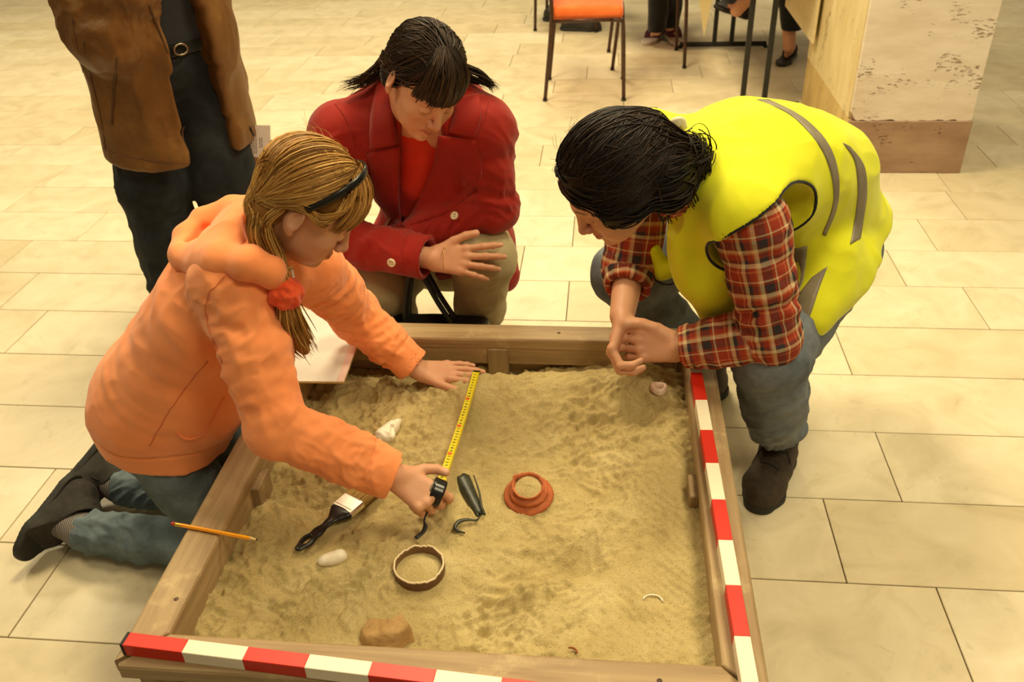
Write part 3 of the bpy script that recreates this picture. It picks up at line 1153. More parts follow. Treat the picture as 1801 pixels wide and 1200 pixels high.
for tt in (.60, .74):
    rpts = [L(tt, x, z) for x, z in ((-.0262, 0), (-.0245, .0068), (0, .0078), (.0245, .0068), (.0262, 0))]
    v, f = tube(smooth_path(rpts, 14), .0007, 5)
    obj('ferrule_ridge', v, f, M_ferr, pbr)
# bristles: a bundle of tapered hairs
V = []; F = []
for i in range(420):
    w = rng.uniform(-.0245, .0245); z = rng.uniform(-.006, .006)
    e = L(1.0+rng.uniform(-.02, .025), w*1.06+rng.normal(0, .001), z*.5+rng.normal(0, .0008))
    b = L(.72, w, z)
    vv, ff = tube([b, (b+e)/2+bup*rng.normal(0, .0006), e], [.0011, .0010, .0003], 3)
    o0 = len(V); V += list(vv); F += [tuple(q+o0 for q in g_) for g_ in ff]
obj('bristles', np.array(V), F, mat_noise('hog_bristle', rgb(176, 146, 84), rgb(206, 178, 112), 300, .7), pbr, False)

# ------------------------------------------------------------------ ranging rods on the rim
M_rod = {}
for nm, cl in (('red', rgb(206, 38, 18)), ('white', rgb(240, 230, 206))):
    k = NT('rod_'+nm)
    tc = k.n('ShaderNodeTexCoord')
    nz = k.n('ShaderNodeTexNoise', i_Scale=70.0, i_Detail=5.0, i_Roughness=.7)
    k.l(tc.outputs['Object'], nz.inputs['Vector'])
    rp = k.ramp([(.22, rgb(150, 120, 84)), (.30, cl), (1, tuple(min(1, q*1.08) for q in cl))])
    k.l(nz.outputs['Fac'], rp.inputs[0]); k.l(rp.outputs[0], k.b.inputs['Base Color'])
    k.b.inputs['Roughness'].default_value = .42
    M_rod[nm] = k.m
M_cap = mat_noise('black_rubber', rgb(14, 14, 14), rgb(24, 24, 24), 40, .6)


def rod(p, q, label, nseg=10, caps=True):
    p = np.array(p); q = np.array(q)
    d = unit(q-p); sd = np.cross([0, 0, 1], d); M = np.stack([d, sd, [0, 0, 1]], 1)
    root = empty('ranging_rod', (p+q)/2-[0, 0, .0125], label, 'measuring rod', 'red and white rods lying on the sandbox rim')
    for i in range(nseg):
        m = MB().box((-.05, -.0125, -.0125), (.05, .0125, .0125), .0008, M)
        m.v = [tuple(np.array(w)+p+d*(.1*i+.05)) for w in m.v]
        m.build('red_band' if i % 2 == 0 else 'white_band', M_rod['red' if i % 2 == 0 else 'white'], root)
    for e, sg in ((p, -1), (p+d*.1*nseg, 1)):
        m = MB().box((-.0025, -.0128, -.0128), (.0025, .0128, .0128), .0008, M)
        m.v = [tuple(np.array(w)+e+d*sg*.0025) for w in m.v]
        m.build('end_cap', M_cap, root)
    return root


r0 = at(224, 1117, .4352); r1 = at(873, 1196, .4352)
rd = unit(np.array([r1[0]-r0[0], r1[1]-r0[1], 0]))
s0 = np.array([-.732, .833, RIM+.0127])
rod(s0, s0+rd*1.0, 'red and white rod along the front rail of the sandbox')
s1 = np.array([.2085, 1.803, RIM+.0127])
rod(s1, s1+np.array([.0205, -1.0, 0]), 'red and white rod along the right rail of the sandbox')

# ------------------------------------------------------------------ pencil on the left rail
p0 = at(302, 921, RIM+.0045); p1 = at(454, 950, RIM+.0045)
d = unit(p1-p0); Lp = np.linalg.norm(p1-p0)
pen = empty('pencil', (p0+p1)/2-[0, 0, .0045], 'yellow pencil with red eraser lying across the left rail', 'pencil')
obj('shaft', *tube([p0+d*.021, p1-d*.016], .0038, 6), mat_noise('pencil_paint', rgb(238, 150, 14), rgb(246, 166, 26), 50, .35), pen, False)
obj('ferrule', *tube([p0+d*.007, p0+d*.010, p0+d*.013, p0+d*.017, p0+d*.021], [.0036, .0039, .0036, .0039, .0037], 12), mat_noise('brass', rgb(206, 160, 60), rgb(230, 190, 90), 50, .3, metallic=.9), pen)
obj('eraser', *tube([p0, p0+d*.001, p0+d*.0071], [.0028, .0034, .0034], 12), mat_noise('eraser_red', rgb(178, 44, 32), rgb(196, 60, 44), 50, .7), pen)
obj('sharpened_tip', *tube([p1-d*.016, p1-d*.004], [.0037, .0013], 8), mat_noise('pencil_wood', rgb(226, 190, 130), rgb(236, 206, 150), 50, .7), pen)
obj('lead', *tube([p1-d*.0041, p1], [.0013, .0004], 8), M_cap, pen)

# ------------------------------------------------------------------ drawing board on the far left corner of the rim
bd = empty('drawing_board', (-.69, 1.73, RIM), 'white drawing board with a pink edge strip on the far left rim', 'drawing board')
Mr = np.array(Matrix.Rotation(math.radians(2), 3, 'Z'))
def bplate(name, lo, hi, mat, bev=.0008):
    m = MB().box(lo, hi, bev)
    m.v = [tuple(Mr @ np.array(q)+np.array([-.70, 1.71, RIM])) for q in m.v]
    m.build(name, mat, bd)
bplate('backing', (-.115, -.158, .0006), (.122, .155, .0050), mat_noise('hardboard', rgb(170, 140, 84), rgb(190, 160, 100), 60, .7))
bplate('paper', (-.114, -.156, .0052), (.104, .154, .0062), mat_noise('paper_white', rgb(222, 222, 214), rgb(230, 230, 222), 20, .7), .0002)
bplate('margin_strip', (.1042, -.156, .0052), (.121, .154, .0063), mat_noise('paper_pink', rgb(232, 200, 190), rgb(238, 212, 204), 20, .7), .0002)

# ------------------------------------------------------------------ black and yellow north arrow on the left rail
na = at(441, 748, RIM+.001)
M_yel = mat_noise('arrow_yellow', rgb(214, 178, 40), rgb(226, 190, 56), 40, .5)
nr = empty('north_arrow', (na[0], na[1], RIM), 'small black and yellow direction arrow on the left rail', 'arrow')
def prism(poly, z0, z1, name, mat, par):
    n = len(poly)
    v = [(x, y, z0) for x, y in poly]+[(x, y, z1) for x, y in poly]
    f = [tuple(range(n))[::-1], tuple(range(n, 2*n))]+[(i, (i+1) % n, n+(i+1) % n, n+i) for i in range(n)]
    return obj(name, v, f, mat, par, False)
q = lambda px, py: tuple(at(px, py, RIM+.001)[:2])
prism([q(434, 764), q(458, 744), q(462, 715), q(425, 725)], RIM+.0004, RIM+.0026, 'base_plate', M_cap, nr)
prism([q(435.5, 760), q(447, 742), q(433, 741)], RIM+.0027, RIM+.0032, 'yellow_triangle', M_yel, nr)

# ------------------------------------------------------------------ people: shared anatomy
SKIN = np.array(rgb(214, 160, 126)); SKIN_RED = np.array(rgb(190, 112, 90)); SKIN_DARK = np.array(rgb(176, 118, 88))
M_skin = mat_attr('skin', 'col', rough=.5, bump=.0004, bscale=320, spec=.4, sss=.12)


class Frame:
    """head axes: x to the person's right, y out of the face, z to the crown"""
    def __init__(s, O, f, u, sc=1.0):
        s.O = np.array(O, float)
        s.f = unit(f)
        s.u = unit(np.array(u, float)-s.f*(np.array(u, float) @ s.f))
        s.r = np.cross(s.f, s.u)
        s.sc = sc
        s.M = np.stack([s.r, s.f, s.u])

    def __call__(s, x, y, z):
        return s.O+s.sc*(x*s.r+y*s.f+z*s.u)

    def inv(s, V):
        return (V-s.O) @ s.M.T/s.sc


def head(s, H, ears=(1, -1), smile=0.0, jaw=1.0):
    q = H.sc
    E = lambda c, r, k=.02, op='u', M=None: s.ell(H(*c), np.array(r)*q, H.M if M is None else M, k*q, op)
    E((0, -.017, .036), (.0735, .092, .078))
    E((0, .030, .0), (.0655, .060, .082), .03)
    E((0, .034, -.055), (.056*jaw, .052, .052), .03)
    E((0, .062, -.088), (.026*jaw, .026, .022), .025)
    for a in (1, -1):
        E((a*.040, .060, -.028), (.022, .022, .020), .02)
        E((a*.030, .058, -.060), (.022, .024, .022), .02)
        s.cap(H(a*.036, .074, .018), H(a*.008, .085, .016), .010*q, .009*q, .014*q)
        E((a*.0315, .101, -.003), (.019, .016, .0125), .012, 's')
        s.sph(H(a*.031, .0775, -.0035), .0128*q, .004*q)
        s.cap(H(a*.044, .0835, -.006), H(a*.020, .0875, -.0055), .0026*q, .0022*q, .003*q)
    s.cap(H(0, .086, .010), H(0, .107, -.030), .0075*q, .0095*q, .010*q)
    s.sph(H(0, .109, -.034), .0098*q, .006*q)
    for a in (1, -1):
        E((a*.0115, .099, -.037), (.0075, .0095, .0075), .005)
        s.sph(H(a*.006, .1045, -.0445), .0032*q, .003*q, 's')
    s.cap(H(0, .0905, -.0475), H(0, .092, -.054), .004*q, .005*q, .01*q)
    for a in (1, -1):
        s.cap(H(0, .0965, -.0585), H(a*.022, .0835, -.0615+smile*.004), .0048*q, .0022*q, .005*q)
        s.cap(H(0, .0955, -.0690), H(a*.020, .0835, -.0650+smile*.004), .0062*q, .0026*q, .006*q)
        s.cap(H(0, .1035, -.0635), H(a*.021, .0905, -.0630+smile*.005), .0014*q, .0010*q, .002*q, 's')
    E((0, .083, -.092), (.014, .012, .012), .015)
    for a in ears:
        Me = np.stack([unit(H.r*a*.85-H.f*.5), unit(H.f*.85+H.r*a*.5), H.u])
        s.ell(H(a*.078, -.012, -.008), np.array((.0075, .0185, .031))*q, Me, .006*q)
        s.ell(H(a*.086, -.008, -.004), np.array((.0055, .011, .019))*q, Me, .003*q, 's')
        s.ell(H(a*.0765, -.004, -.036), np.array((.006, .009, .009))*q, Me, .006*q)


def face_color(C, V, H, brow=(70, 48, 34), lash=(40, 26, 20), lip=(186, 96, 84), blush=.5):
    """local colour of lips, brows, lashes and cheeks"""
    L = H.inv(V)
    near = (np.abs(L[:, 0]) < .07) & (L[:, 1] > .03) & (np.abs(L[:, 2]) < .12)

    def mixin(w, c):
        w = np.clip(w, 0, 1)[:, None]
        C[:] = C*(1-w)+np.array(c)*w
    ax = np.abs(L[:, 0])
    g = lambda dx, dz: np.exp(-.5*(dx**2+dz**2))
    mixin(blush*.6*near*g((ax-.040)/.016, (L[:, 2]+.035)/.016), SKIN_RED)
    mixin(.5*near*g(L[:, 0]/.012, (L[:, 2]+.035)/.010)*(L[:, 1] > .09), SKIN_RED)
    zl = -.0635+.06*ax**1.3
    mixin(near*(L[:, 1] > .075)*np.exp(-((L[:, 2]-zl)/.0065)**4)*np.exp(-(ax/.0215)**6)*.85, rgb(*lip))
    mixin(near*np.exp(-((L[:, 2]-zl)/.0013)**2)*np.exp(-(ax/.022)**6)*.8, rgb(110, 50, 44))
    zb = .021-.18*np.abs(ax-.028)**1.15
    mixin(near*np.exp(-((L[:, 2]-zb)/.0034)**4)*np.exp(-((ax-.029)/.017)**6)*.85, rgb(*brow))
    zv = -.0095+1.2*(ax-.031)**1*0+9.0*(ax-.031)**2
    mixin(near*(L[:, 1] > .06)*np.exp(-((L[:, 2]-zv)/.0017)**2)*np.exp(-((ax-.031)/.0125)**6)*.9, rgb(*lash))
    return C


def rot_about(v, ax, a):
    ax = unit(ax); v = np.array(v, float)
    return v*math.cos(a)+np.cross(ax, v)*math.sin(a)+ax*(ax @ v)*(1-math.cos(a))


def hand(s, W, d, n, right=True, sc=1.0, curls=None, spread=(.10, .02, -.06, -.16), thumb=None, thumb_curl=(.25, .35), fr=1.0, tl=1.0):
    """palm and five fingers; d wrist to knuckles, n out of the back of the hand; returns nails (tip, normal)"""
    d = unit(d); n = unit(np.array(n, float)-d*(np.array(n, float) @ d))
    t = np.cross(n, d)*(1 if right else -1)              # thumb side
    curls = curls or [(.35, .4, .3)]*4
    lat = (.029, .0095, -.0105, -.0285); kn = (.088, .091, .086, .078)
    ph = ((.043, .026, .021), (.047, .030, .022), (.043, .028, .021), (.034, .021, .019))
    rad = (.0088, .0090, .0085, .0075)
    W = np.array(W, float)
    nails = []; tips = []
    for i in range(4):
        K = W+sc*(d*kn[i]+t*lat[i])
        B = W+sc*(d*.012+t*lat[i]*.62-n*.002)
        s.cap(B, K-n*.003*sc, .0150*sc, .0112*sc, .012*sc, u=n, eu=.92)
        s.sph(K+n*.0005*sc, .0102*sc, .006*sc)
        dirn = rot_about(d, np.cross(d, t), -0.0)
        dirn = unit(d+t*math.tan(spread[i]))
        axis = np.cross(n, dirn)                         # positive turn: towards the palm is -n
        p = K.copy(); nn = n.copy()
        r = rad[i]*sc*fr
        for j in range(3):
            dirn = rot_about(dirn, axis, curls[i][j]); nn = rot_about(nn, axis, curls[i][j])
            e = p+dirn*ph[i][j]*sc
            r2 = r*(.93 if j < 2 else .80)
            s.cap(p, e, r, r2, .0025*sc)
            if j < 2:
                s.sph(e+nn*.0006, r2*1.05, .003*sc)
            p = e; r = r2
        tips.append(p)
        nails.append((p-dirn*.002*sc+nn*r*.9, nn, r))
    # thumb
    td = unit(thumb) if thumb is not None else unit(d*.75+t*.6-n*.25)
    B = W+sc*(d*.020+t*.020-n*.006)
    e = B+td*.045*sc*tl
    s.cap(B, e, .0155*sc, .0115*sc, .012*sc)
    ax2 = unit(np.cross(td, d)) if np.linalg.norm(np.cross(td, d)) > .05 else n
    p = e; r = .0108*sc*fr; dirn = td; nn = unit(np.cross(dirn, np.cross(t, dirn))+n*.01)
    nn = unit(np.cross(np.cross(dirn, t), dirn)*.5+n)
    for j, ln in enumerate((.034, .027)):
        dirn = rot_about(dirn, ax2, thumb_curl[j])
        e = p+dirn*ln*sc*tl
        s.cap(p, e, r, r*.9, .003*sc)
        p = e; r *= .9
    nails.append((p+nn*r*.8, nn, r)); tips.append(p)
    return nails, tips


def skin_object(name, s, frames, nails, detail, label, cat='person', h=.003, face_kw=None, origin=None):
    """frames: heads; detail: spheres (centre, radius) that stay fine"""
    V, F = s.mesh(h)
    keep = np.zeros(len(V), bool)
    for c, r in detail:
        keep |= ((V-np.array(c))**2).sum(1) < r*r
    N = normals(V, F)
    V, T = coarsen(V, F, keep, .014)
    C = np.tile(SKIN, (len(V), 1))
    for H in frames:
        face_color(C, V, H, **(face_kw or {}))
        L = H.inv(V)
    for p, nn, r in nails:
        w = np.exp(-(((V-p)**2).sum(1)/(r*.85)**2)**2)[:, None]*.65
        C = C*(1-w)+np.array(rgb(224, 176, 152))*w
    w = (.5+.5*vnoise(V*45, 5))[:, None]*.16
    C = C*(1-w)+SKIN_RED*w
    o = obj(name, V, T, M_skin, None, True, origin)
    set_col(o, 'col', C)
    tag(o, label, cat)
    return o


def cloth(name, V, F, mat, parent, h=None):
    return obj(name, V, F, mat, parent, True)


def folds(V, N, amp, sc, seed, warp=.6):
    """soft ridged creases"""
    p = V*np.array(sc)
    w = np.stack([vnoise(p*.5, seed+1), vnoise(p*.5, seed+2), vnoise(p*.5, seed+3)], 1)
    a = vnoise(p+w*warp, seed+4)
    r = 1-np.abs(a)*2.2
    b = vnoise(p*2.1+w, seed+5)
    return V+N*(amp*(r*.75+.3*b))[:, None]


def limb_folds(V, F, a, b, r, amp, fa=34.0, fr=1.3, tw=.9, seed=0, ends=.0):
    """sharp little creases running round a sleeve or trouser leg from a to b"""
    a = np.array(a, float); b = np.array(b, float); ba = b-a; L = np.linalg.norm(ba); d = ba/L
    tu = (V-a) @ d
    q = V-a-np.clip(tu, 0, L)[:, None]*d
    rad = np.linalg.norm(q, axis=1)
    w = np.clip((r*1.9-rad)/(r*.5), 0, 1)*np.clip((tu+ends+.03)/.05, 0, 1)*np.clip((L+ends+.03-tu)/.05, 0, 1)
    m = w > 0
    if not m.any(): return V
    x = unit(np.cross(d, [.31, .17, .9])); y = np.cross(d, x)
    ang = np.arctan2(q[m] @ y, q[m] @ x)
    ca, sa = np.cos(ang), np.sin(ang)
    p = np.stack([tu[m]*fa+tw*np.sin(ang*1.0+seed)+.5*np.sin(2*ang+seed*2), ca*fr+seed, sa*fr+seed*3], 1)
    n1 = vnoise(p, seed+1); n2 = vnoise(p*1.9+7, seed+2)
    f = np.clip(1-np.abs(n1)*2.6, -.4, 1)*.75+np.clip(1-np.abs(n2)*2.4, -.4, 1)*.35-.15
    N = normals(V, F)
    V = V.copy()
    V[m] += N[m]*(amp*f*w[m])[:, None]
    return V


def wrinkle(A, fr, ph=0.0, tw=1.2, a0=0.0):
    def w(t, ang):
        x = 2*np.pi*(fr*t)+tw*np.sin(ang+ph)+.8*np.sin(2*ang+ph*2.3)
        return A*(.55*np.sin(x)+.45*np.sin(x*1.7+1.3+ph))*(.55+.45*np.cos(ang-a0))
    return w


# ------------------------------------------------------------------ hair
def strand_mesh(paths, widths, n=4, flat=.55):
    """many tapered strands in one mesh: paths (k,m,3)"""
    P = np.array(paths); k, m, _ = P.shape
    w = np.broadcast_to(np.array(widths, float), (k, m))
    T = np.gradient(P, axis=1); T /= np.linalg.norm(T, axis=2, keepdims=True)+1e-12
    ref = np.broadcast_to(np.array([.21, .37, .9]), P.shape)
    Uv = np.cross(ref, T); Uv /= np.linalg.norm(Uv, axis=2, keepdims=True)+1e-9
    Wv = np.cross(T, Uv)
    a = np.arange(n)/n*2*math.pi
    V = P[:, :, None, :]+w[:, :, None, None]*(np.cos(a)[None, None, :, None]*Uv[:, :, None, :]+flat*np.sin(a)[None, None, :, None]*Wv[:, :, None, :])
    V = V.reshape(-1, 3)
    i = np.arange(k)[:, None, None]; j = np.arange(m-1)[None, :, None]; q = np.arange(n)[None, None, :]
    q2 = (q+1) % n
    b = i*m*n
    F = np.stack([b+j*n+q, b+j*n+q2, b+(j+1)*n+q2, b+(j+1)*n+q], -1).reshape(-1, 4)
    sid = np.repeat(np.arange(k), m*n)
    return V, F, sid


def hair_object(name, base, strands, cols, parent, mat, seed=0):
    """base (V,F) solid plus strand bundle; cols = list of rgb tuples picked per strand"""
    rg = np.random.default_rng(seed)
    cols = np.array([rgb(*c) for c in cols])
    Vs, Fs, Cs = [], [], []
    nb = 0
    if base is not None:
        V, F = base
        Vs.append(V); Fs.append(F); nb += len(V)
        c = cols[0]*(.75+.25*vnoise(V*90, 3))[:, None]
        Cs.append(c)
    for P, w in strands:
        V, F, sid = strand_mesh(P, w)
        k = rg.integers(0, len(cols), sid.max()+1); bl = rg.uniform(.75, 1.2, sid.max()+1)
        Vs.append(V); Fs.append(F+nb); nb += len(V)
        Cs.append(cols[k][sid]*bl[sid][:, None])
    o = obj(name, np.concatenate(Vs), np.concatenate(Fs), mat, parent, True)
    set_col(o, 'col', np.concatenate(Cs))
    return o


def scalp_strands(H, starts, end, rad, n=12, lift=.003, jit=.004, rg=None, curve=None):
    """strands over an ellipsoid scalp (radii rad, head units) from directions to a gathering direction"""
    rg = rg or rng
    out = []
    rad = np.array(rad)
    for d0 in starts:
        d1 = unit(np.array(end)+rg.normal(0, .05, 3))
        d0 = unit(d0)
        om = math.acos(max(-1, min(1, float(d0 @ d1))))
        off = lift*rg.uniform(.2, 1.6)
        wob = rg.normal(0, jit, 3); ph = rg.uniform(0, 6.28)
        P = []
        for t in np.linspace(0, 1, n):
            q = (math.sin((1-t)*om)*d0+math.sin(t*om)*d1)/max(math.sin(om), 1e-4)
            if curve is not None:
                q = q+curve(t)
            q = unit(q)
            R_ = 1/math.sqrt(((q/rad)**2).sum())
            p = q*(R_+off*(.3+.7*math.sin(math.pi*min(1, t*1.1+.1))))+wob*math.sin(t*5+ph)*.4
            P.append(H(*(p+np.array([0, -.017, .036]))))
        out.append(P)
    return np.array(out)


def hug(P, base, lo=.001, hi=.005, rg=None, amount=1.0):
    """lay strands onto a solid: every point goes to the surface plus its own lift"""
    from mathutils.bvhtree import BVHTree
    rg = rg or rng
    V, F = base
    bv = BVHTree.FromPolygons([tuple(map(float, p)) for p in V], [tuple(int(i) for i in q) for q in F])
    out = np.array(P, float)
    k, m, _ = out.shape
    lf = rg.uniform(lo, hi, k); ph = rg.uniform(0, 6.28, k)
    for i in range(k):
        for j in range(m):
            loc, nor, _i, dist = bv.find_nearest(Vector(out[i, j]))
            t = j/(m-1)
            q = np.array(loc)+np.array(nor)*lf[i]*(.4+.6*math.sin(math.pi*min(1, .15+.85*t))+.25*math.sin(5*t+ph[i]))
            out[i, j] = out[i, j]*(1-amount)+q*amount
        out[i, 1:-1] = (out[i, :-2]+2*out[i, 1:-1]+out[i, 2:])/4
    return out


def flow_strands(base, target, n, steps=13, ln=(.05, .11), lift=(.0008, .005), rg=None, mask=None):
    """strands rooted all over a solid, combed along it towards a target point (or target(p))"""
    from mathutils.bvhtree import BVHTree
    rg = rg or rng
    V, F = base
    bv = BVHTree.FromPolygons([tuple(map(float, p)) for p in V], [tuple(int(i) for i in q) for q in F])
    pool = np.arange(len(V)) if mask is None else np.where(mask)[0]
    out = []
    for i in rg.choice(pool, n):
        L = rg.uniform(*ln)/(steps-1); lf = rg.uniform(*lift); ph = rg.uniform(0, 6.28)
        p = V[i].copy(); P = []
        wob = rg.normal(0, .18, 3)
        for j in range(steps):
            loc, nor, _i, _d = bv.find_nearest(Vector(p))
            loc = np.array(loc); nor = np.array(nor)
            t = j/(steps-1)
            P.append(loc+nor*lf*(.2+math.sin(math.pi*min(1, .1+t*.8))+.2*math.sin(4*t+ph)))
            tg = target(loc) if callable(target) else target
            d = unit(tg-loc)+wob*math.sin(3*t+ph)
            d = unit(d-nor*(d @ nor))
            p = loc+d*L
        P = np.array(P)
        P[1:-1] = (P[:-2]+2*P[1:-1]+P[2:])/4
        out.append(P)
    return np.array(out)


def tail_strands(path, radii, n_str, n=16, rg=None, fray=.02, wave=.004):
    """a bundle of hair following a path"""
    rg = rg or rng
    C = smooth_path(path, n); R_ = smooth_path(np.array(radii)[:, None], n)[:, 0]
    T = np.gradient(C, axis=0); T /= np.linalg.norm(T, axis=1, keepdims=True)
    U = np.cross(T, [.3, .9, .2]); U /= np.linalg.norm(U, axis=1, keepdims=True); W = np.cross(T, U)
    out = []
    t = np.linspace(0, 1, n)
    for i in range(n_str):
        a = rg.uniform(0, 6.28); r = math.sqrt(rg.uniform(.15, 1)); ln = rg.uniform(.86, 1.04)
        ph = rg.uniform(0, 6.28); tw = rg.uniform(-.5, .5)
        aa = a+tw*t
        P = C+(R_*r*np.cos(aa))[:, None]*U+(R_*r*np.sin(aa))[:, None]*W
        P += (wave*np.sin(t*7+ph)*t)[:, None]*U+(wave*np.cos(t*6+ph)*t)[:, None]*W
        P += (rg.normal(0, fray, 3)[None, :]*(t**3)[:, None])
        tt = t*ln*(n-1)
        i0 = np.clip(tt.astype(int), 0, n-2); fr = (tt-i0)[:, None]
        out.append(P[i0]*(1-fr)+P[i0+1]*fr)
    return np.array(out)


def shoe(parent, heel, toe, upv, ankle, sc, mat, sole_mat, name='shoe', w=.036, collar=.036, hi=.06, lace_mat=None, bulk=1.0):
    """leather or cloth shoe: heel and toe lie on the underside of the sole"""
    heel = np.array(heel, float); toe = np.array(toe, float); ankle = np.array(ankle, float)
    d = unit(toe-heel); L = np.linalg.norm(toe-heel)
    up = unit(np.array(upv)-d*(np.array(upv) @ d)); sd = np.cross(d, up)
    P = lambda t, z, y=0.0: heel+d*L*t+up*z*sc+sd*y*sc
    s = SDF()
    s.cap(P(.14, .038), P(.45, .036), w*sc, w*sc*1.02, .02, u=sd, eu=.95)
    s.cap(P(.45, .036), P(.74, .030, .004), w*sc*1.02, w*sc*1.08*bulk, .02)
    s.cap(P(.74, .030, .004), P(.87, .026, .002), w*sc*1.08*bulk, w*sc*.80*bulk, .02)
    s.cap(P(.50, .052), P(.70, .040), w*sc*.82, w*sc*.85, .02)
    top = P(.20, .05)+unit(ankle-P(.20, .05))*hi*sc
    s.cap(P(.20, .05), top, w*sc*.98, collar*sc, .02)
    s.half(top, unit(ankle-P(.2, .05)), .004)
    s.cap(top-unit(ankle-P(.2, .05))*.012, top+unit(ankle-P(.2, .05))*.05, collar*sc-.006, collar*sc-.006, .003, 's')
    s.half(P(.5, .012), -up, .004)
    V, F = s.mesh(.003)
    N = normals(V, F)
    V = V+N*(.0012*vnoise(V*60, 4))[:, None]
    o = obj(name, V, F, mat, parent)
    s = SDF()
    for a, b, ra, rb in ((.12, .42, .039, .035), (.42, .72, .035, .0415), (.72, .87, .0415, .032)):
        s.cap(P(a, .008), P(b, .008, .003), ra*sc*w/.037, rb*sc*w/.037*(bulk if a > .4 else 1), .01)
    s.half(P(.5, .020), up, .003)
    s.half(P(.5, 0), -up, .002)
    V, F = s.mesh(.003)
    obj('sole', V, F, sole_mat, o)
    if lace_mat is not None:
        V = []; Fq = []
        for i, t in enumerate((.42, .50, .58, .66)):
            z = .052+.036*(1-i*.12)-.004*i
            r_ = w*.84
            pts = [P(t, .046+r_*math.cos(a), r_*math.sin(a)*1.02)+d*.004*math.sin(a*2+i) for a in np.linspace(-.62, .62, 7)]
            pts = [p+up*.0035 for p in pts]
            vv, ff = tube(pts, .0024, 5)
            b = len(V); V += list(vv); Fq += [tuple(x+b for x in q) for q in ff]
        for sg in (-1, 1):
            c0 = P(.40, .046+w*.86+.004)
            pts = smooth_path([c0, c0+sd*sg*.020+up*.008*sc, c0+sd*sg*.036-up*.006+d*.012, c0+sd*sg*.044-up*.03+d*.016], 12)
            vv, ff = tube(pts, .0018, 5)
            b = len(V); V += list(vv); Fq += [tuple(x+b for x in q) for q in ff]
        obj('laces', np.array(V), Fq, lace_mat, o)
    return o

# ------------------------------------------------------------------ girl in the orange hoodie, kneeling at the left rail
def mat_fabric(name, c1, c2, scale=9.0, weave=900.0, rough=.85, sheen=.25, bump=.0006):
    k = NT(name)
    tc = k.n('ShaderNodeTexCoord')
    n1 = k.n('ShaderNodeTexNoise', i_Scale=scale, i_Detail=4.0, i_Roughness=.6)
    k.l(tc.outputs['Object'], n1.inputs['Vector'])
    rp = k.ramp([(.35, c1), (.65, c2)])
    k.l(n1.outputs['Fac'], rp.inputs[0]); k.l(rp.outputs[0], k.b.inputs['Base Color'])
    k.b.inputs['Roughness'].default_value = rough
    k.b.inputs['Specular IOR Level'].default_value = .25
    k.b.inputs['Sheen Weight'].default_value = sheen
    k.b.inputs['Sheen Roughness'].default_value = .5
    n2 = k.n('ShaderNodeTexNoise', i_Scale=weave, i_Detail=2.0)
    k.l(tc.outputs['Object'], n2.inputs['Vector'])
    bp = k.n('ShaderNodeBump', i_Strength=.7, i_Distance=bump)
    k.l(n2.outputs['Fac'], bp.inputs['Height']); k.l(bp.outputs[0], k.b.inputs['Normal'])
    return k.m


def mat_denim(name, c1, c2, c3):
    k = NT(name)
    tc = k.n('ShaderNodeTexCoord')
    n1 = k.n('ShaderNodeTexNoise', i_Scale=9.0, i_Detail=5.0, i_Roughness=.65)
    k.l(tc.outputs['Object'], n1.inputs['Vector'])
    rp = k.ramp([(.3, c1), (.5, c2), (.72, c3)])
    k.l(n1.outputs['Fac'], rp.inputs[0])
    n2 = k.n('ShaderNodeTexNoise', i_Scale=700.0, i_Detail=2.0)
    k.l(tc.outputs['Object'], n2.inputs['Vector'])
    r2 = k.ramp([(.3, (.72, .72, .72)), (.7, (1.1, 1.1, 1.1))])
    k.l(n2.outputs['Fac'], r2.inputs[0])
    mx = k.n('ShaderNodeMix', data_type='RGBA', blend_type='MULTIPLY'); mx.inputs[0].default_value = .7
    k.l(rp.outputs[0], mx.inputs[6]); k.l(r2.outputs[0], mx.inputs[7])
    k.l(mx.outputs[2], k.b.inputs['Base Color'])
    k.b.inputs['Roughness'].default_value = .85
    k.b.inputs['Specular IOR Level'].default_value = .2
    bp = k.n('ShaderNodeBump', i_Strength=.6, i_Distance=.0006)
    k.l(n2.outputs['Fac'], bp.inputs['Height']); k.l(bp.outputs[0], k.b.inputs['Normal'])
    return k.m


M_hairmat = mat_attr('hair', 'col', rough=.5, spec=.28)
M_orange = mat_fabric('orange_jersey', rgb(248, 148, 88), rgb(254, 160, 102), 6)
M_gdenim = mat_denim('girl_denim', rgb(80, 92, 100), rgb(102, 116, 124), rgb(128, 142, 148))
M_dkshoe = mat_noise('dark_suede', rgb(34, 31, 26), rgb(52, 46, 38), 60, .8, bump=.0006)
M_dksole = mat_noise('dark_sole', rgb(28, 27, 24), rgb(44, 42, 36), 60, .7)
M_lace = mat_noise('dark_lace', rgb(22, 20, 18), rgb(36, 32, 28), 60, .8)


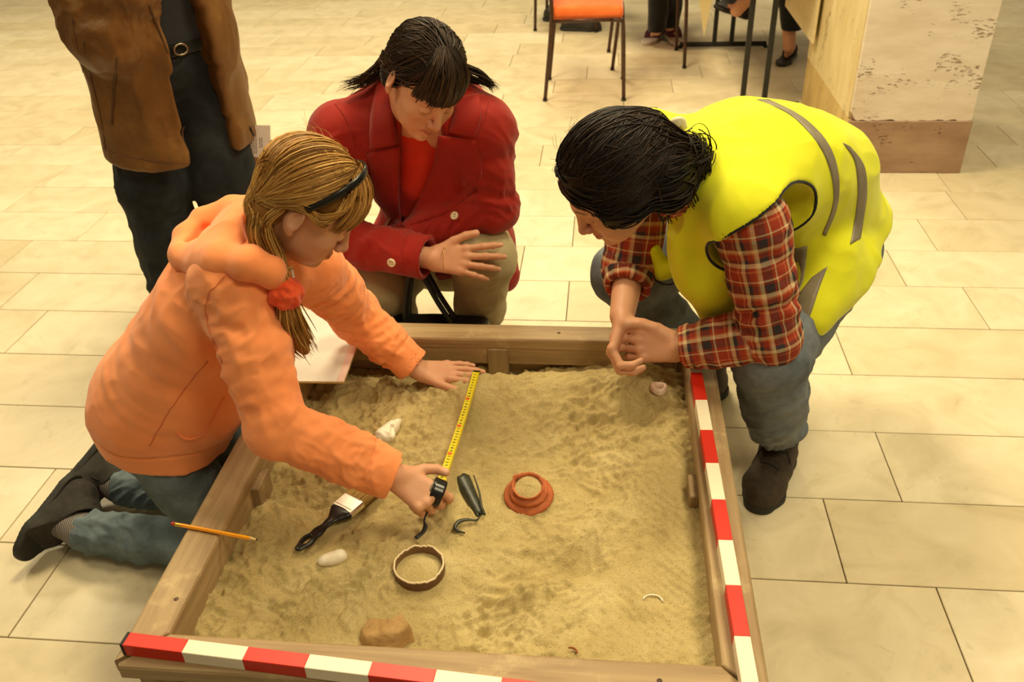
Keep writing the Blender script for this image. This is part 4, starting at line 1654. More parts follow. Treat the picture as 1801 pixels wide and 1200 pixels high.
def girl():
    F = unit([.97, .10, 0]); RN = np.array([.10, -.97, 0.0])
    H = Frame(aty(540, 356, 1.42), (.70, .12, -.70), (.688, .118, .716), .95)
    P0 = np.array([-.965, 1.45, .41]); P1 = np.array([-.895, 1.455, .54]); P2 = np.array([-.775, 1.455, .685]); P3 = np.array([-.655, 1.45, .795])
    hipN = P0+RN*.075; hipF = P0-RN*.075
    kneeN = np.array([-.83, 1.365, .068]); kneeF = np.array([-.83, 1.545, .068])
    ankN = at(150, 935, .066); ankF = at(218, 856, .070)
    heN, toN = at(128, 868, .095), at(36, 982, .040)
    heF, toF = at(186, 800, .11), at(106, 890, .045)
    shN = aty(412, 500, 1.335); elN = aty(489, 748, 1.215); wrN = at(697, 838, .432)
    shF = aty(548, 470, 1.565); elF = aty(622, 552, 1.70); wrF = at(733, 650, .374)
    neck0 = H(0, -.030, -.055); neck1 = P3+[.02, 0, .01]
    bk = unit(np.cross(P3-P0, RN))                      # out of the back
    # ---- skin
    s = SDF()
    head(s, H)
    s.cap(neck0, neck1, .046, .050, .03)
    s.cap(P0+[0, 0, .02], P1, .10, .085, .03, u=bk, eu=.7).cap(P1, P2, .085, .10, .03, u=bk, eu=.7).cap(P2, P3, .10, .055, .04, u=bk, eu=.7)
    s.cap(shN, shF, .04, .04, .03)
    for a, b, c in ((shN, elN, wrN), (shF, elF, wrF)):
        s.chain([a, b, c], [.040, .032, .024], .02)
    for a, b, c in ((hipN, kneeN, ankN), (hipF, kneeF, ankF)):
        s.chain([a, b, c], [.070, .045, .032], .03)
    for a, b, c in ((ankN, heN, toN), (ankF, heF, toF)):
        q = b*.7+c*.3
        s.chain([a, q, b*.4+c*.6], [.028, .020, .014], .02)
    nails = []
    n1, tipsN = hand(s, wrN, (.74, -.24, -.40), (.15, -.52, .80), True, .88,
                     curls=[(.70, .80, .40), (1.05, 1.0, .5), (1.15, 1.0, .5), (1.2, 1.0, .5)], spread=(.10, .02, -.05, -.12),
                     thumb=(.74, .50, -.02), thumb_curl=(.35, .35), fr=1.14, tl=.80)
    n2, tipsF = hand(s, wrF, (.985, .10, -.10), (.10, -.10, .98), False, .90,
                     curls=[(.06, .10, .08), (.06, .10, .08), (.06, .10, .08), (.08, .12, .08)], spread=(.10, .02, -.07, -.17),
                     thumb=(.86, -.46, -.12), thumb_curl=(.12, .1), fr=1.08)
    nails = n1+n2
    g = skin_object('person', s, [H], nails, [(H.O, .16), (wrN+[.08, 0, 0], .16), (wrF+[.09, 0, 0], .16)],
                    'girl in orange hoodie kneeling at the left rail, holding a tape measure', origin=(-.98, 1.45, 0))
    hc = aty(372, 826, 1.345); _e = unit(hc-aty(186, 732, 1.45)); hn = unit(np.cross(_e, RN)); hn = -hn*np.sign(hn[2])
    # ---- jeans
    s = SDF()
    s.ell(P0+[.0, 0, .0], (.108, .140, .105), None, .04)
    s.cap(hipN, kneeN, .082, .064, .03, wr=wrinkle(.004, 3, .5)).cap(hipF, kneeF, .082, .064, .03)
    s.cap(hipN, hipF, .085, .085, .03)
    for k, a in ((kneeN, ankN), (kneeF, ankF)):
        m = k*.45+a*.55
        s.cap(k, m, .064, .053, .02, wr=wrinkle(.0018, 2, .2)).cap(m, a, .053, .047, .015, wr=wrinkle(.0060, 2.6, 1.1))
        e = unit(a-k)
        s.half(a+e*.012, e, .003, a, .16)
        s.cap(a, a+e*.06, .040, .040, .003, 's')
    s.half((0, 0, .006), (0, 0, -1), .01)
    s.half(hc-hn*.020, -hn, .004, P0, .30)
    V, Fq = s.mesh(.004)
    V = folds(V, normals(V, Fq), .0036, (13, 13, 18), 3)
    V = limb_folds(V, Fq, kneeN*.5+ankN*.5, ankN, .055, .0065, 26, 1.2, .8, 4)
    V = limb_folds(V, Fq, kneeF*.5+ankF*.5, ankF, .055, .0065, 26, 1.2, .8, 9)
    V = limb_folds(V, Fq, hipN, kneeN, .08, .004, 16, 1.2, 1.2, 2)
    obj('jeans', V, Fq, M_gdenim, g)
    # ---- striped socks
    M_sock = NT('striped_sock')
    wv = M_sock.n('ShaderNodeTexWave', i_Scale=52.0); wv.bands_direction = 'X'
    tc = M_sock.n('ShaderNodeTexCoord'); M_sock.l(tc.outputs['Object'], wv.inputs['Vector'])
    rp = M_sock.ramp([(.45, rgb(66, 62, 66)), (.55, rgb(150, 140, 130))])
    M_sock.l(wv.outputs['Fac'], rp.inputs[0]); M_sock.l(rp.outputs[0], M_sock.b.inputs['Base Color'])
    M_sock.b.inputs['Roughness'].default_value = .9
    for k, a, he, to in ((kneeN, ankN, heN, toN), (kneeF, ankF, heF, toF)):
        V, Fq = SDF().cap(a+unit(k-a)*.04, a, .038, .041, .01).cap(a, he*.6+to*.4, .041, .034, .02).mesh(.003)
        obj('sock', V, Fq, M_sock.m, g)
    # ---- shoes, soles turned back and up
    for a, he, to in ((ankN, heN, toN), (ankF, heF, toF)):
        d = unit(to-he)
        up = unit(a-(he*.75+to*.25)); 
        shoe(g, he-up*.022-d*.022, to-up*.012, up, a, 1.05, M_dkshoe, M_dksole, lace_mat=M_lace, hi=.060, collar=.046, w=.040)
    # ---- hoodie
    s = SDF()
    s.ell(P0+[.01, 0, .035], (.122, .150, .10), None, .03)
    s.cap(P0+[.01, 0, .05], P1, .150, .142, .04, u=bk, eu=.72, wr=wrinkle(.004, 2, .4))
    s.cap(P1, P2, .142, .145, .04, u=bk, eu=.68, wr=wrinkle(.004, 2, 1.2))
    s.cap(P2, P3, .145, .085, .05, u=bk, eu=.68)
    s.cap(shN+[-.01, .01, -.005], shF+[-.01, 0, 0], .062, .062, .05)
    s.cap(P0+[.02, 0, .04], P0+[.045, -.02, -.09], .150, .135, .03, u=F, eu=.78)
    s.cap(P0+RN*.045+[.0, 0, .02], P0+RN*.045+[.0, 0, -.10], .112, .105, .03).cap(P0-RN*.045+[.0, 0, .02], P0-RN*.045+[.0, 0, -.10], .112, .105, .03)
    # belly of cloth hanging forward
    s.ell(P1+[.065, -.02, -.07], (.085, .115, .11), None, .06)
    m1 = shN*.5+elN*.5
    s.cap(shN, m1, .067, .060, .035, wr=wrinkle(.0030, 1.6, .3, 1.6)).cap(m1, elN, .060, .054, .02, wr=wrinkle(.0032, 2.2, 1.9, 1.8))
    m2 = elN*.35+wrN*.65; cN = wrN+unit(elN-wrN)*.008
    s.cap(elN, m2, .055, .049, .02, wr=wrinkle(.0032, 2.6, .8, 1.8)).cap(m2, cN, .047, .047, .012)
    m1 = shF*.5+elF*.5
    s.cap(shF, m1, .064, .058, .035, wr=wrinkle(.0035, 2, .2)).cap(m1, elF, .058, .054, .02, wr=wrinkle(.0030, 2.5, .9))
    m2 = elF*.45+wrF*.55; cF = wrF+unit(elF-wrF)*.010
    s.cap(elF, m2, .054, .049, .02, wr=wrinkle(.0030, 2.8, .5, 1.6)).cap(m2, cF, .045, .045, .012)
    for c, e in ((cN, unit(wrN-elN)), (cF, unit(wrF-elF))):
        s.half(c, e, .004, c, .10)
        s.cap(c-e*.012, c+e*.06, .040, .040, .004, 's')
    # hood lying on the shoulders
    s.ell(aty(412, 445, 1.44), (.070, .100, .055), None, .03)
    s.cap(H(0, -.02, -.075), H(0, -.02, .0), .056, .080, .01, 's')
    # hem: cut along a plane, hollow underneath
    hc = aty(372, 826, 1.345); _e = unit(hc-aty(186, 732, 1.45)); hn = unit(np.cross(_e, RN)); hn = -hn*np.sign(hn[2])
    s.half(hc, hn, .006, hc+[.06, .12, 0], .32)
    # pocket slit on the near side
    pA, pB = aty(312, 775, 1.31), aty(392, 700, 1.31)
    pts = smooth_path([pA, aty(345, 778, 1.31), aty(375, 745, 1.31), pB], 8)
    V, Fq = s.mesh(.004)
    N = normals(V, Fq)
    torso = 1/(1+np.exp(-((V[:, 2]-.38)/.02)))*1/(1+np.exp((V[:, 0]+.62)/.03))
    V = folds(V, N, .0052, (9, 9, 5), 21)
    V = folds(V, normals(V, Fq), .0024, (22, 22, 22), 31)
    V = limb_folds(V, Fq, shN, elN, .060, .0050, 30, 1.4, 1.0, 3)
    V = limb_folds(V, Fq, elN, wrN, .052, .0052, 34, 1.5, 1.0, 8, -.05)
    V = limb_folds(V, Fq, shF, elF, .060, .0045, 32, 1.4, .9, 5)
    V = limb_folds(V, Fq, elF, wrF, .050, .0045, 34, 1.4, .9, 6, -.05)
    # ribbed waistband: pinch a line above the hem
    dist = -(V-hc) @ hn
    N = normals(V, Fq)
    band = np.exp(-((dist-.050)/.0035)**2)*((V[:, 0] < -.70) & (V[:, 2] < .62))
    V = V-N*(.004*band)[:, None]
    # cuffs: pinch lines
    for c, e in ((cN, unit(elN-wrN)), (cF, unit(elF-wrF))):
        t = (V-c) @ e; rad = np.linalg.norm((V-c)-t[:, None]*e, axis=1)
        V = V-N*(.004*np.exp(-((t-.058)/.0035)**2)*(rad < .09)*(t > -.01))[:, None]
    # armhole and side seams
    def groove(path, dep=.003, wd=.003):
        nonlocal V
        pth = smooth_path(path, 60)
        for i in range(0, 60):
            d2 = ((V-pth[i])**2).sum(1)
            m = d2 < (.02)**2
            V[m] -= N[m]*(dep*.30*np.exp(-d2[m]/wd**2))[:, None]
    ho = obj('hoodie', V, Fq, M_orange, g)
    # hood lying open on the shoulders
    s = SDF()
    s.chain([aty(503, 512, 1.335), aty(476, 480, 1.312), aty(436, 464, 1.302), aty(385, 457, 1.325), aty(326, 452, 1.405)], [.016, .022, .028, .030, .028], .022, u=bk, eu=.75)
    s.chain([aty(322, 448, 1.42), aty(330, 415, 1.475), aty(360, 388, 1.52), aty(410, 370, 1.545), aty(462, 362, 1.55)], [.026, .022, .024, .026, .024], .012)
    s.ell(aty(405, 428, 1.435), (.090, .110, .048), [unit(np.cross(RN, bk)), RN, bk], .03)
    s.cap(aty(338, 432, 1.43), aty(360, 404, 1.49), .014, .010, .010, 's')
    s.cap(aty(360, 440, 1.40), aty(455, 448, 1.34), .004, .003, .010, 's')
    s.cap(H(0, -.02, -.075), H(0, -.02, .0), .058, .080, .008, 's')
    Vh, Fh = s.mesh(.0035)
    Vh = folds(Vh, normals(Vh, Fh), .0042, (16, 16, 16), 51)
    obj('hood', Vh, Fh, M_orange, ho)
    # raised seams
    def surf(path, nn=40, lift=.0006):
        pth = smooth_path(path, nn)
        out = []
        for p in pth:
            view = unit(CAM-p)
            L = (V-p); t = L @ view; r2 = (L**2).sum(1)-t*t
            m = np.where(r2 < .006**2)[0]
            if len(m) == 0: continue
            out.append(V[m[np.argmax(t[m])]]+view*lift)
        out = np.array(out)
        for _ in range(3):
            out[1:-1] = (out[:-2]+out[1:-1]*2+out[2:])/4
        return out
    M_seam = mat_fabric('orange_seam', rgb(206, 108, 54), rgb(220, 120, 64), 6)
    for nm, path in (('armhole_seam', [(392, 482, 1.33), (362, 520, 1.33), (360, 570, 1.32), (385, 640, 1.30)]),
                     ('side_seam', [(365, 640, 1.32), (325, 690, 1.31), (288, 740, 1.30), (262, 790, 1.31)]),
                     ):
        sp = surf([aty(*q) for q in path])
        if len(sp) > 5:
            v, f = tube(sp, .0013, 5)
            obj(nm, v, f, M_seam, ho)
    # kangaroo pocket: raised curved lip on the near side
    sp = surf([aty(*q) for q in ((308, 765, 1.31), (326, 776, 1.31), (350, 772, 1.31), (378, 742, 1.31), (398, 700, 1.31))], 40, .001)
    if len(sp) > 5:
        v, f = tube(sp, np.interp(np.linspace(0, 1, len(sp)), [0, .15, .6, 1], [.001, .0045, .0045, .001]), 6, 1.0, .6)
        obj('pocket_edge', v, f, M_orange, ho)
    zp = surf([aty(*q) for q in ((488, 560, 1.36), (492, 590, 1.36), (495, 625, 1.36))], 14, .0012)
    # ---- hair
    rg = np.random.default_rng(3)
    s = SDF()
    s.ell(H(0, -.019, .038), np.array((.081, .099, .086))*.95, H.M, .01)
    s.ell(H(.030, -.056, -.040), np.array((.040, .036, .040))*.95, H.M, .03)
    s.ell(H(0, .112, -.040), np.array((.078, .082, .088))*.95, H.M, .012, 's')
    for a in (1, -1):
        s.ell(H(a*.082, .012, -.026), np.array((.030, .050, .052))*.95, H.M, .012, 's')
    s.cap(H(0, .02, -.16), H(0, .0, -.09), .06, .05, .01, 's')
    base = s.mesh(.0035)
    st = []
    for i in range(420):
        a = rg.uniform(-1.75, 1.75)
        st.append((math.sin(a)*1.0, .30+.30*math.cos(a)+rg.normal(0, .04), .25+.85*math.cos(a)+rg.normal(0, .04)))
    S1 = scalp_strands(H, st, (.50, -.62, -.72), (.084, .103, .090), 13, .0042, .003, rg)
    w1 = np.array([.0012, .0022, .0027, .003, .003, .003, .003, .003, .003, .0028, .0026, .0024, .0018])
    S1 = hug(S1, base, .0005, .005, rg)
    NP = []
    for i in range(120):                                 # nape hair drawn forward to the tail
        p = [H(rg.uniform(-.05, .06), -.105+rg.normal(0, .01), rg.uniform(.0, .05)), H(rg.uniform(-.02, .06), -.10, -.03+rg.normal(0, .012)), H(.045, -.070+rg.normal(0, .008), -.060+rg.normal(0, .01)), H(.056, -.045, -.080)]
        NP.append(smooth_path(p, 13))
    NP = hug(np.array(NP), base, .001, .005, rg)
    # fringe in front of the band, swept down over the forehead
    fr = []
    for i in range(150):
        x0 = rg.uniform(-.6, .65)
        x1 = x0*.9+rg.uniform(.0, .45); ez = rg.uniform(-.38, .02)-.25*abs(x1)
        fr.append(scalp_strands(H, [(x0*.75, .52, .92)], (x1, 1.0, ez), (.083+rg.uniform(0, .004), .110+rg.uniform(0, .006), .094), 11, .004, .003, rg)[0])
    w2 = np.interp(np.linspace(0, 1, 11), [0, .3, .8, 1], [.0015, .0022, .0017, .0005])
    sd_ = []
    for i in range(60):                                  # side hair in front of and over the ear
        z0 = rg.uniform(.04, .10)
        p = [(.062, .040, z0+.01), (.078, .052-.2*(.1-z0), z0-.025), (.083, .025, z0*.4-.006), (.084, -.012, .026+rg.normal(0, .006)), (.078, -.05, -.01)]
        sd_.append(smooth_path([H(*q)+rg.normal(0, .0015, 3) for q in p], 11))
    tie = aty(503, 516, 1.318)
    gather = H(.044, -.066, -.040)
    tail = [gather, H(.058, -.040, -.080), aty(478, 450, 1.345), aty(490, 482, 1.325), tie, aty(508, 555, 1.318), aty(520, 590, 1.325), aty(536, 616, 1.33)]
    T1 = tail_strands(tail, [.020, .025, .024, .020, .016, .025, .027, .018], 190, 18, rg, .008, .004)
    w3 = np.interp(np.linspace(0, 1, 18), [0, .1, .85, 1], [.001, .0026, .0020, .0004])
    loop = [H(.076, -.040, .0), H(.082, -.045, -.050), aty(488, 455, 1.335), aty(498, 478, 1.33), aty(514, 472, 1.34)]
    T2 = tail_strands(loop, [.008, .010, .010, .006, .003], 34, 14, rg, .006, .003)
    wisp = []
    for i in range(40):
        a = rg.uniform(-1.2, 1.2)
        d0 = unit([math.sin(a), rg.uniform(-.6, .6), math.cos(a)])
        e = d0*np.array((.086, .105, .092))*rg.uniform(1.0, 1.03)
        q = [H(*(e+[0, -.017, .036])), H(*(e*1.05+[rg.normal(0, .01), -.030, .036])), H(*(e*1.10+[rg.normal(0, .016), -.05, .032+rg.normal(0, .01)]))]
        wisp.append(smooth_path(q, 8))
    cols = [(158, 112, 54), (188, 140, 72), (208, 164, 94), (134, 92, 42), (180, 132, 66)]
    core = SDF().chain(tail[:5], [.015, .02, .020, .016, .012], .01).chain(tail[4:], [.015, .022, .022, .010], .01).mesh(.004)
    nb = len(base[0])
    base = (np.concatenate([base[0], core[0]]), np.concatenate([base[1], core[1]+nb]))
    hair_object('hair', base, [(S1, w1), (NP, w1), (np.array(fr), w2), (np.array(sd_), w2), (T1, w3), (T2, np.interp(np.linspace(0, 1, 14), [0, .1, .85, 1], [.001, .0024, .0018, .0004])), (np.array(wisp), np.linspace(.0006, .0002, 8))], cols, g, M_hairmat, 1)
    # ---- headband
    a = np.linspace(-1.62, 1.62, 40)
    pts = np.array([H(.0870*math.sin(q), -.004+.048*math.cos(q), .030+.0965*max(math.cos(q), -.1)) for q in a])
    v, f = tube(pts, .0026, 10, 1.0, 2.6, up=H.f)
    # widest across the head, thin outwards
    obj('headband', v, f, mat_noise('glossy_black', rgb(12, 12, 12), rgb(20, 20, 20), 30, .22), g)
    # ---- scrunchie: crumpled ring
    a = np.linspace(0, 2*np.pi, 41)[:-1]
    ax_ = unit(aty(508, 555, 1.318)-aty(490, 482, 1.325)); u_ = unit(np.cross(ax_, [0, 1, 0])); w_ = np.cross(ax_, u_)
    s = SDF()
    for i in range(26):
        q = i/26*2*np.pi
        c = tie+(u_*math.cos(q)+w_*math.sin(q))*.020+ax_*rg.normal(0, .006)
        s.sph(c, rg.uniform(.010, .014), .006)
    s.cap(tie-ax_*.014, tie+ax_*.014, .022, .022, .01)
    V, Fq = s.mesh(.0025)
    V += normals(V, Fq)*(.0030*vnoise(V*130, 8))[:, None]
    obj('scrunchie', V, Fq, mat_fabric('coral_terry', rgb(226, 74, 34), rgb(240, 96, 48), 60, 700, bump=.002), g)
    # white lanyard cord at the neck opening
    v, f = tube(smooth_path([aty(512, 470, 1.39), aty(517, 495, 1.385), aty(521, 525, 1.385)], 10), .0028, 6)
    obj('drawcord', v, f, mat_fabric('white_cord', rgb(226, 216, 196), rgb(238, 230, 212)), g)
    return g, H, wrN, tipsN, wrF, tipsF


GIRL = girl()

# ------------------------------------------------------------------ tape measure between the girl's hands
def tape_measure():
    z0 = float(sand_h(np.linspace(-.31, -.298, 5), np.linspace(1.60, 1.70, 5), False).max())
    q0 = at(838, 655, z0+.008); q1 = at(777, 846, .385)
    tm = empty('tape_measure', q1-[0, 0, .03], 'yellow tape measure stretched over the sand, black case in the near hand', 'tape measure')
    L = np.linalg.norm(q1-q0); d = unit(q1-q0)
    sd = unit(np.cross([0, 0, 1], d)); up = np.cross(d, sd)
    n = 44
    V = []; F = []
    W = .0082
    for i in range(n):
        t = i/(n-1)
        c = q0+d*L*t-np.array([0, 0, .010])*math.sin(math.pi*t)*(1-t*.3)
        for j in range(5):
            w = (j/4-.5)*2
            V.append(c+sd*W*w+up*(.0016*w*w))
    for i in range(n-1):
        for j in range(4):
            a = i*5+j
            F.append((a, a+1, a+6, a+5))
    nb = len(V)
    V2 = [p-up*.0004 for p in V]
    F2 = [tuple(x+nb for x in q[::-1]) for q in F]
    bl = obj('blade', np.array(V+V2), F+F2, mat_noise('tape_yellow', rgb(226, 206, 28), rgb(234, 216, 44), 30, .35), tm)
    # printing: millimetre ticks, digits and the red decimetre fields
    FONT = {'0': '757', '1': '', }
    PIX = {0: ('111', '101', '101', '101', '111'), 1: ('010', '110', '010', '010', '111'), 2: ('111', '001', '111', '100', '111'), 3: ('111', '001', '111', '001', '111'),
           4: ('101', '101', '111', '001', '001'), 5: ('111', '100', '111', '001', '111'), 6: ('111', '100', '111', '101', '111'), 7: ('111', '001', '001', '010', '010'),
           8: ('111', '101', '111', '101', '111'), 9: ('111', '101', '111', '001', '111')}

    def pos(s_, w):
        t = min(max(s_/L, 0), 1)
        c = q0+d*L*t-np.array([0, 0, .010])*math.sin(math.pi*t)*(1-t*.3)
        ww = w/W
        return c+sd*w+up*(.0016*ww*ww+.0004)
    blk = MB(); red = MB()

    def quad(m, s0, s1, w0, w1):
        m.add([pos(s0, w0), pos(s1, w0), pos(s1, w1), pos(s0, w1)], [(0, 1, 2, 3)])
    for mm in range(0, int(L*1000)-6, 2):
        s_ = mm/1000
        ln = .0050 if mm % 10 == 0 else .0024
        quad(blk, s_-.00025, s_+.00025, W-ln, W-.0002)
    for cm in range(1, int(L*100)):
        dg = [int(c) for c in str(cm % 10 if cm % 10 else cm)]
        if cm % 10 == 0:
            quad(red, cm/100-.0042, cm/100+.0042, -.0072, .0012)
        px = .0011
        for di, g_ in enumerate(dg):
            for r_ in range(5):
                for c_ in range(3):
                    if PIX[g_][r_][c_] == '1':
                        s0 = cm/100+(c_-1.5)*px+(di-(len(dg)-1)/2)*px*4
                        w0 = -.0048+(4-r_)*px
                        quad(blk, s0, s0+px, w0, w0+px)
    for m_, nm, c_ in ((red, 'decimetre_marks', rgb(226, 92, 24)), (blk, 'scale_print', rgb(24, 22, 14))):
        o = tag(m_.build(nm, mat_noise('ink_'+nm, c_, c_, 30, .5), tm), kind='stuff')
        if nm == 'scale_print':
            o.data.transform(Matrix.Translation(Vector(up*.0002)))
    m = MB().box((-.0008, -.009, -.006), (.0008, .009, .004), .0003, np.stack([d, sd, up], 1))
    m.v = [tuple(np.array(w)+q0-d*.001) for w in m.v]
    m.build('hook', M_cap, tm)
    # round case gripped under the hand
    c = at(768, 866, .393)
    ax_ = unit(np.cross(d, [0, 0, 1]))*1.0+np.array([0, 0, .45]); ax_ = unit(ax_)
    s = SDF()
    s.cap(c-ax_*.010, c+ax_*.010, .027, .027, .004)
    s.half(c+ax_*.013, ax_, .004).half(c-ax_*.013, -ax_, .004)
    v, f = s.mesh(.0016)
    cs = obj('case', v, f, mat_noise('case_black', rgb(14, 14, 15), rgb(24, 24, 25), 40, .25), tm)
    u_ = unit(np.cross(ax_, [0, 0, 1])); w_ = np.cross(ax_, u_)
    ring = [c+ax_*.0145+(u_*math.cos(a)+w_*math.sin(a))*.020 for a in np.linspace(0, 2*np.pi, 30)]
    obj('case_ring', *tube(ring, .0022, 6, cap=False), mat_noise('case_grey', rgb(120, 110, 96), rgb(140, 130, 112), 40, .3), cs)
    m = MB().box((-.006, -.010, -.003), (.006, .010, .003), .001, np.stack([d, sd, up], 1))
    m.v = [tuple(np.array(w)+q1+d*.004) for w in m.v]
    m.build('mouth', mat_noise('mouth_yellow', rgb(210, 160, 30), rgb(220, 170, 40), 40, .4), tm)
    # wrist strap hanging below the hand
    sp = smooth_path([at(752, 900, .372), at(746, 915, .362), at(748, 926, .356), at(744, 936, .352), at(731, 947, .350)], 16)
    obj('wrist_strap', *tube(sp, np.interp(np.linspace(0, 1, 16), [0, .35, .5, 1], [.002, .002, .0055, .0055]), 6, 1.0, .22), M_cap, tm)
    for t_ in np.linspace(0, 1, 12):
        c_ = q0+d*L*t_-np.array([0, 0, .010])*math.sin(math.pi*t_)*(1-t_*.3)
        flatten(c_[0], c_[1], .018, min(c_[2]-.002, z0+.002))


tape_measure()

# ------------------------------------------------------------------ laying patches, seams and tapes onto a garment
from mathutils.bvhtree import BVHTree


class Surf:
    """a garment surface; points are found where it is seen from the front of the place"""
    def __init__(s, V, F):
        s.V = V
        s.b = BVHTree.FromPolygons([tuple(map(float, p)) for p in V], [tuple(int(i) for i in q) for q in F])

    def hit(s, px, py, lift=0.0, miss=None):
        d = unit((px-900.5)*_R-(py-600)*_U+FPX*_fw)
        loc, nor, i, dist = s.b.ray_cast(Vector(CAM), Vector(d))
        if loc is None:
            if miss is None: return None
            loc, nor, i, dist = s.b.find_nearest(Vector(aty(px, py, miss)))
        return np.array(loc)+np.array(nor)*lift


def poly_resample(P, n):
    return smooth_path(P, n)


def patch(name, sf, A, B, mat, parent, nu=24, nv=6, lift=.003, thick=.004, miss=None, belly=0.0, sm=2):
    """a thin piece of cloth between two edge lines A and B (pixels) lying on surface sf"""
    PA = poly_resample(A, nu); PB = poly_resample(B, nu)
    G = np.full((nu, nv, 3), np.nan)
    for i in range(nu):
        for j in range(nv):
            t = j/(nv-1)
            q = PA[i]*(1-t)+PB[i]*t
            h = sf.hit(q[0], q[1], lift+belly*math.sin(math.pi*t), miss)
            if h is not None: G[i, j] = h
    # fill misses from neighbours
    for _ in range(40):
        bad = np.isnan(G[:, :, 0])
        if not bad.any(): break
        for i, j in np.argwhere(bad):
            nb = [G[a, b] for a, b in ((i-1, j), (i+1, j), (i, j-1), (i, j+1)) if 0 <= a < nu and 0 <= b < nv and not np.isnan(G[a, b, 0])]
            if nb: G[i, j] = np.mean(nb, 0)
    for _ in range(sm):
        G2 = G.copy()
        G2[1:-1] = (G[:-2]+2*G[1:-1]+G[2:])/4
        G = G2.copy()
        G2[:, 1:-1] = (G[:, :-2]+2*G[:, 1:-1]+G[:, 2:])/4
        G = G2
    du = np.gradient(G, axis=0); dv = np.gradient(G, axis=1)
    N = np.cross(du, dv); N /= np.linalg.norm(N, axis=2, keepdims=True)+1e-12
    vw = CAM-G
    N *= np.sign((N*vw).sum(2, keepdims=True).mean())
    top = G.reshape(-1, 3); bot = (G-N*thick).reshape(-1, 3)
    n = nu*nv
    idx = np.arange(n).reshape(nu, nv)
    q = np.stack([idx[:-1, :-1], idx[1:, :-1], idx[1:, 1:], idx[:-1, 1:]], -1).reshape(-1, 4)
    ring = np.concatenate([idx[:, 0], idx[-1, 1:], idx[-2::-1, -1], idx[0, -2:0:-1]])
    m = len(ring); j = np.arange(m); j2 = (j+1) % m
    side = np.stack([ring[j], ring[j]+n, ring[j2]+n, ring[j2]], 1)
    return obj(name, np.concatenate([top, bot]), np.concatenate([q, q[:, ::-1]+n, side]), mat, parent, True)


def piping(name, sf, P, r, mat, parent, n=50, lift=.001, miss=None, ex=1.0, ey=1.0):
    pts = [sf.hit(q[0], q[1], lift, miss) for q in smooth_path(P, n)]
    pts = np.array([p for p in pts if p is not None])
    for _ in range(3):
        pts[1:-1] = (pts[:-2]+2*pts[1:-1]+pts[2:])/4
    v, f = tube(pts, r, 7, ex, ey)
    return obj(name, v, f, mat, parent)


def button(name, sf, px, py, r, mat, parent):
    c = sf.hit(px, py, .002); a = sf.hit(px+4, py, .002); b = sf.hit(px, py+4, .002)
    n = unit(np.cross(a-c, b-c)); n = n*np.sign(n @ (CAM-c))
    u = unit(np.cross(n, [0, 0, 1])); w = np.cross(n, u)
    M = np.stack([u, w, n], 1)
    v, f = lathe([(.0001, .0016), (r*.55, .0014), (r*.7, .0030), (r*.95, .0026), (r, .0008), (r, -.002)], 20)
    o = obj(name, v @ M.T+c, f, mat, parent)
    m = MB()
    for x, y in ((.25, .25), (-.25, .25), (.25, -.25), (-.25, -.25)):
        v2, f2 = tube([np.array([x*r, y*r, .0012]), np.array([x*r, y*r, .0019])], r*.12, 6)
        m.add(np.array(v2) @ M.T+c, f2)
    m.build('thread_holes', M_cap, o)
    return o


# ------------------------------------------------------------------ woman in the red coat, crouching behind the sandbox
M_redcoat = mat_fabric('red_gabardine', rgb(142, 24, 13), rgb(158, 31, 18), 8, 1100, .8, .15)
M_redshirt = mat_fabric('scarlet_jersey', rgb(206, 44, 16), rgb(218, 54, 22), 10)
M_khaki = mat_fabric('stone_chino', rgb(170, 156, 120), rgb(188, 174, 138), 8, 900, .9, .1)
M_gold = mat_noise('gold_chain', rgb(220, 180, 90), rgb(240, 206, 120), 90, .25, metallic=1.0)
M_ivory = mat_noise('ivory_button', rgb(220, 204, 168), rgb(234, 220, 188), 60, .35)


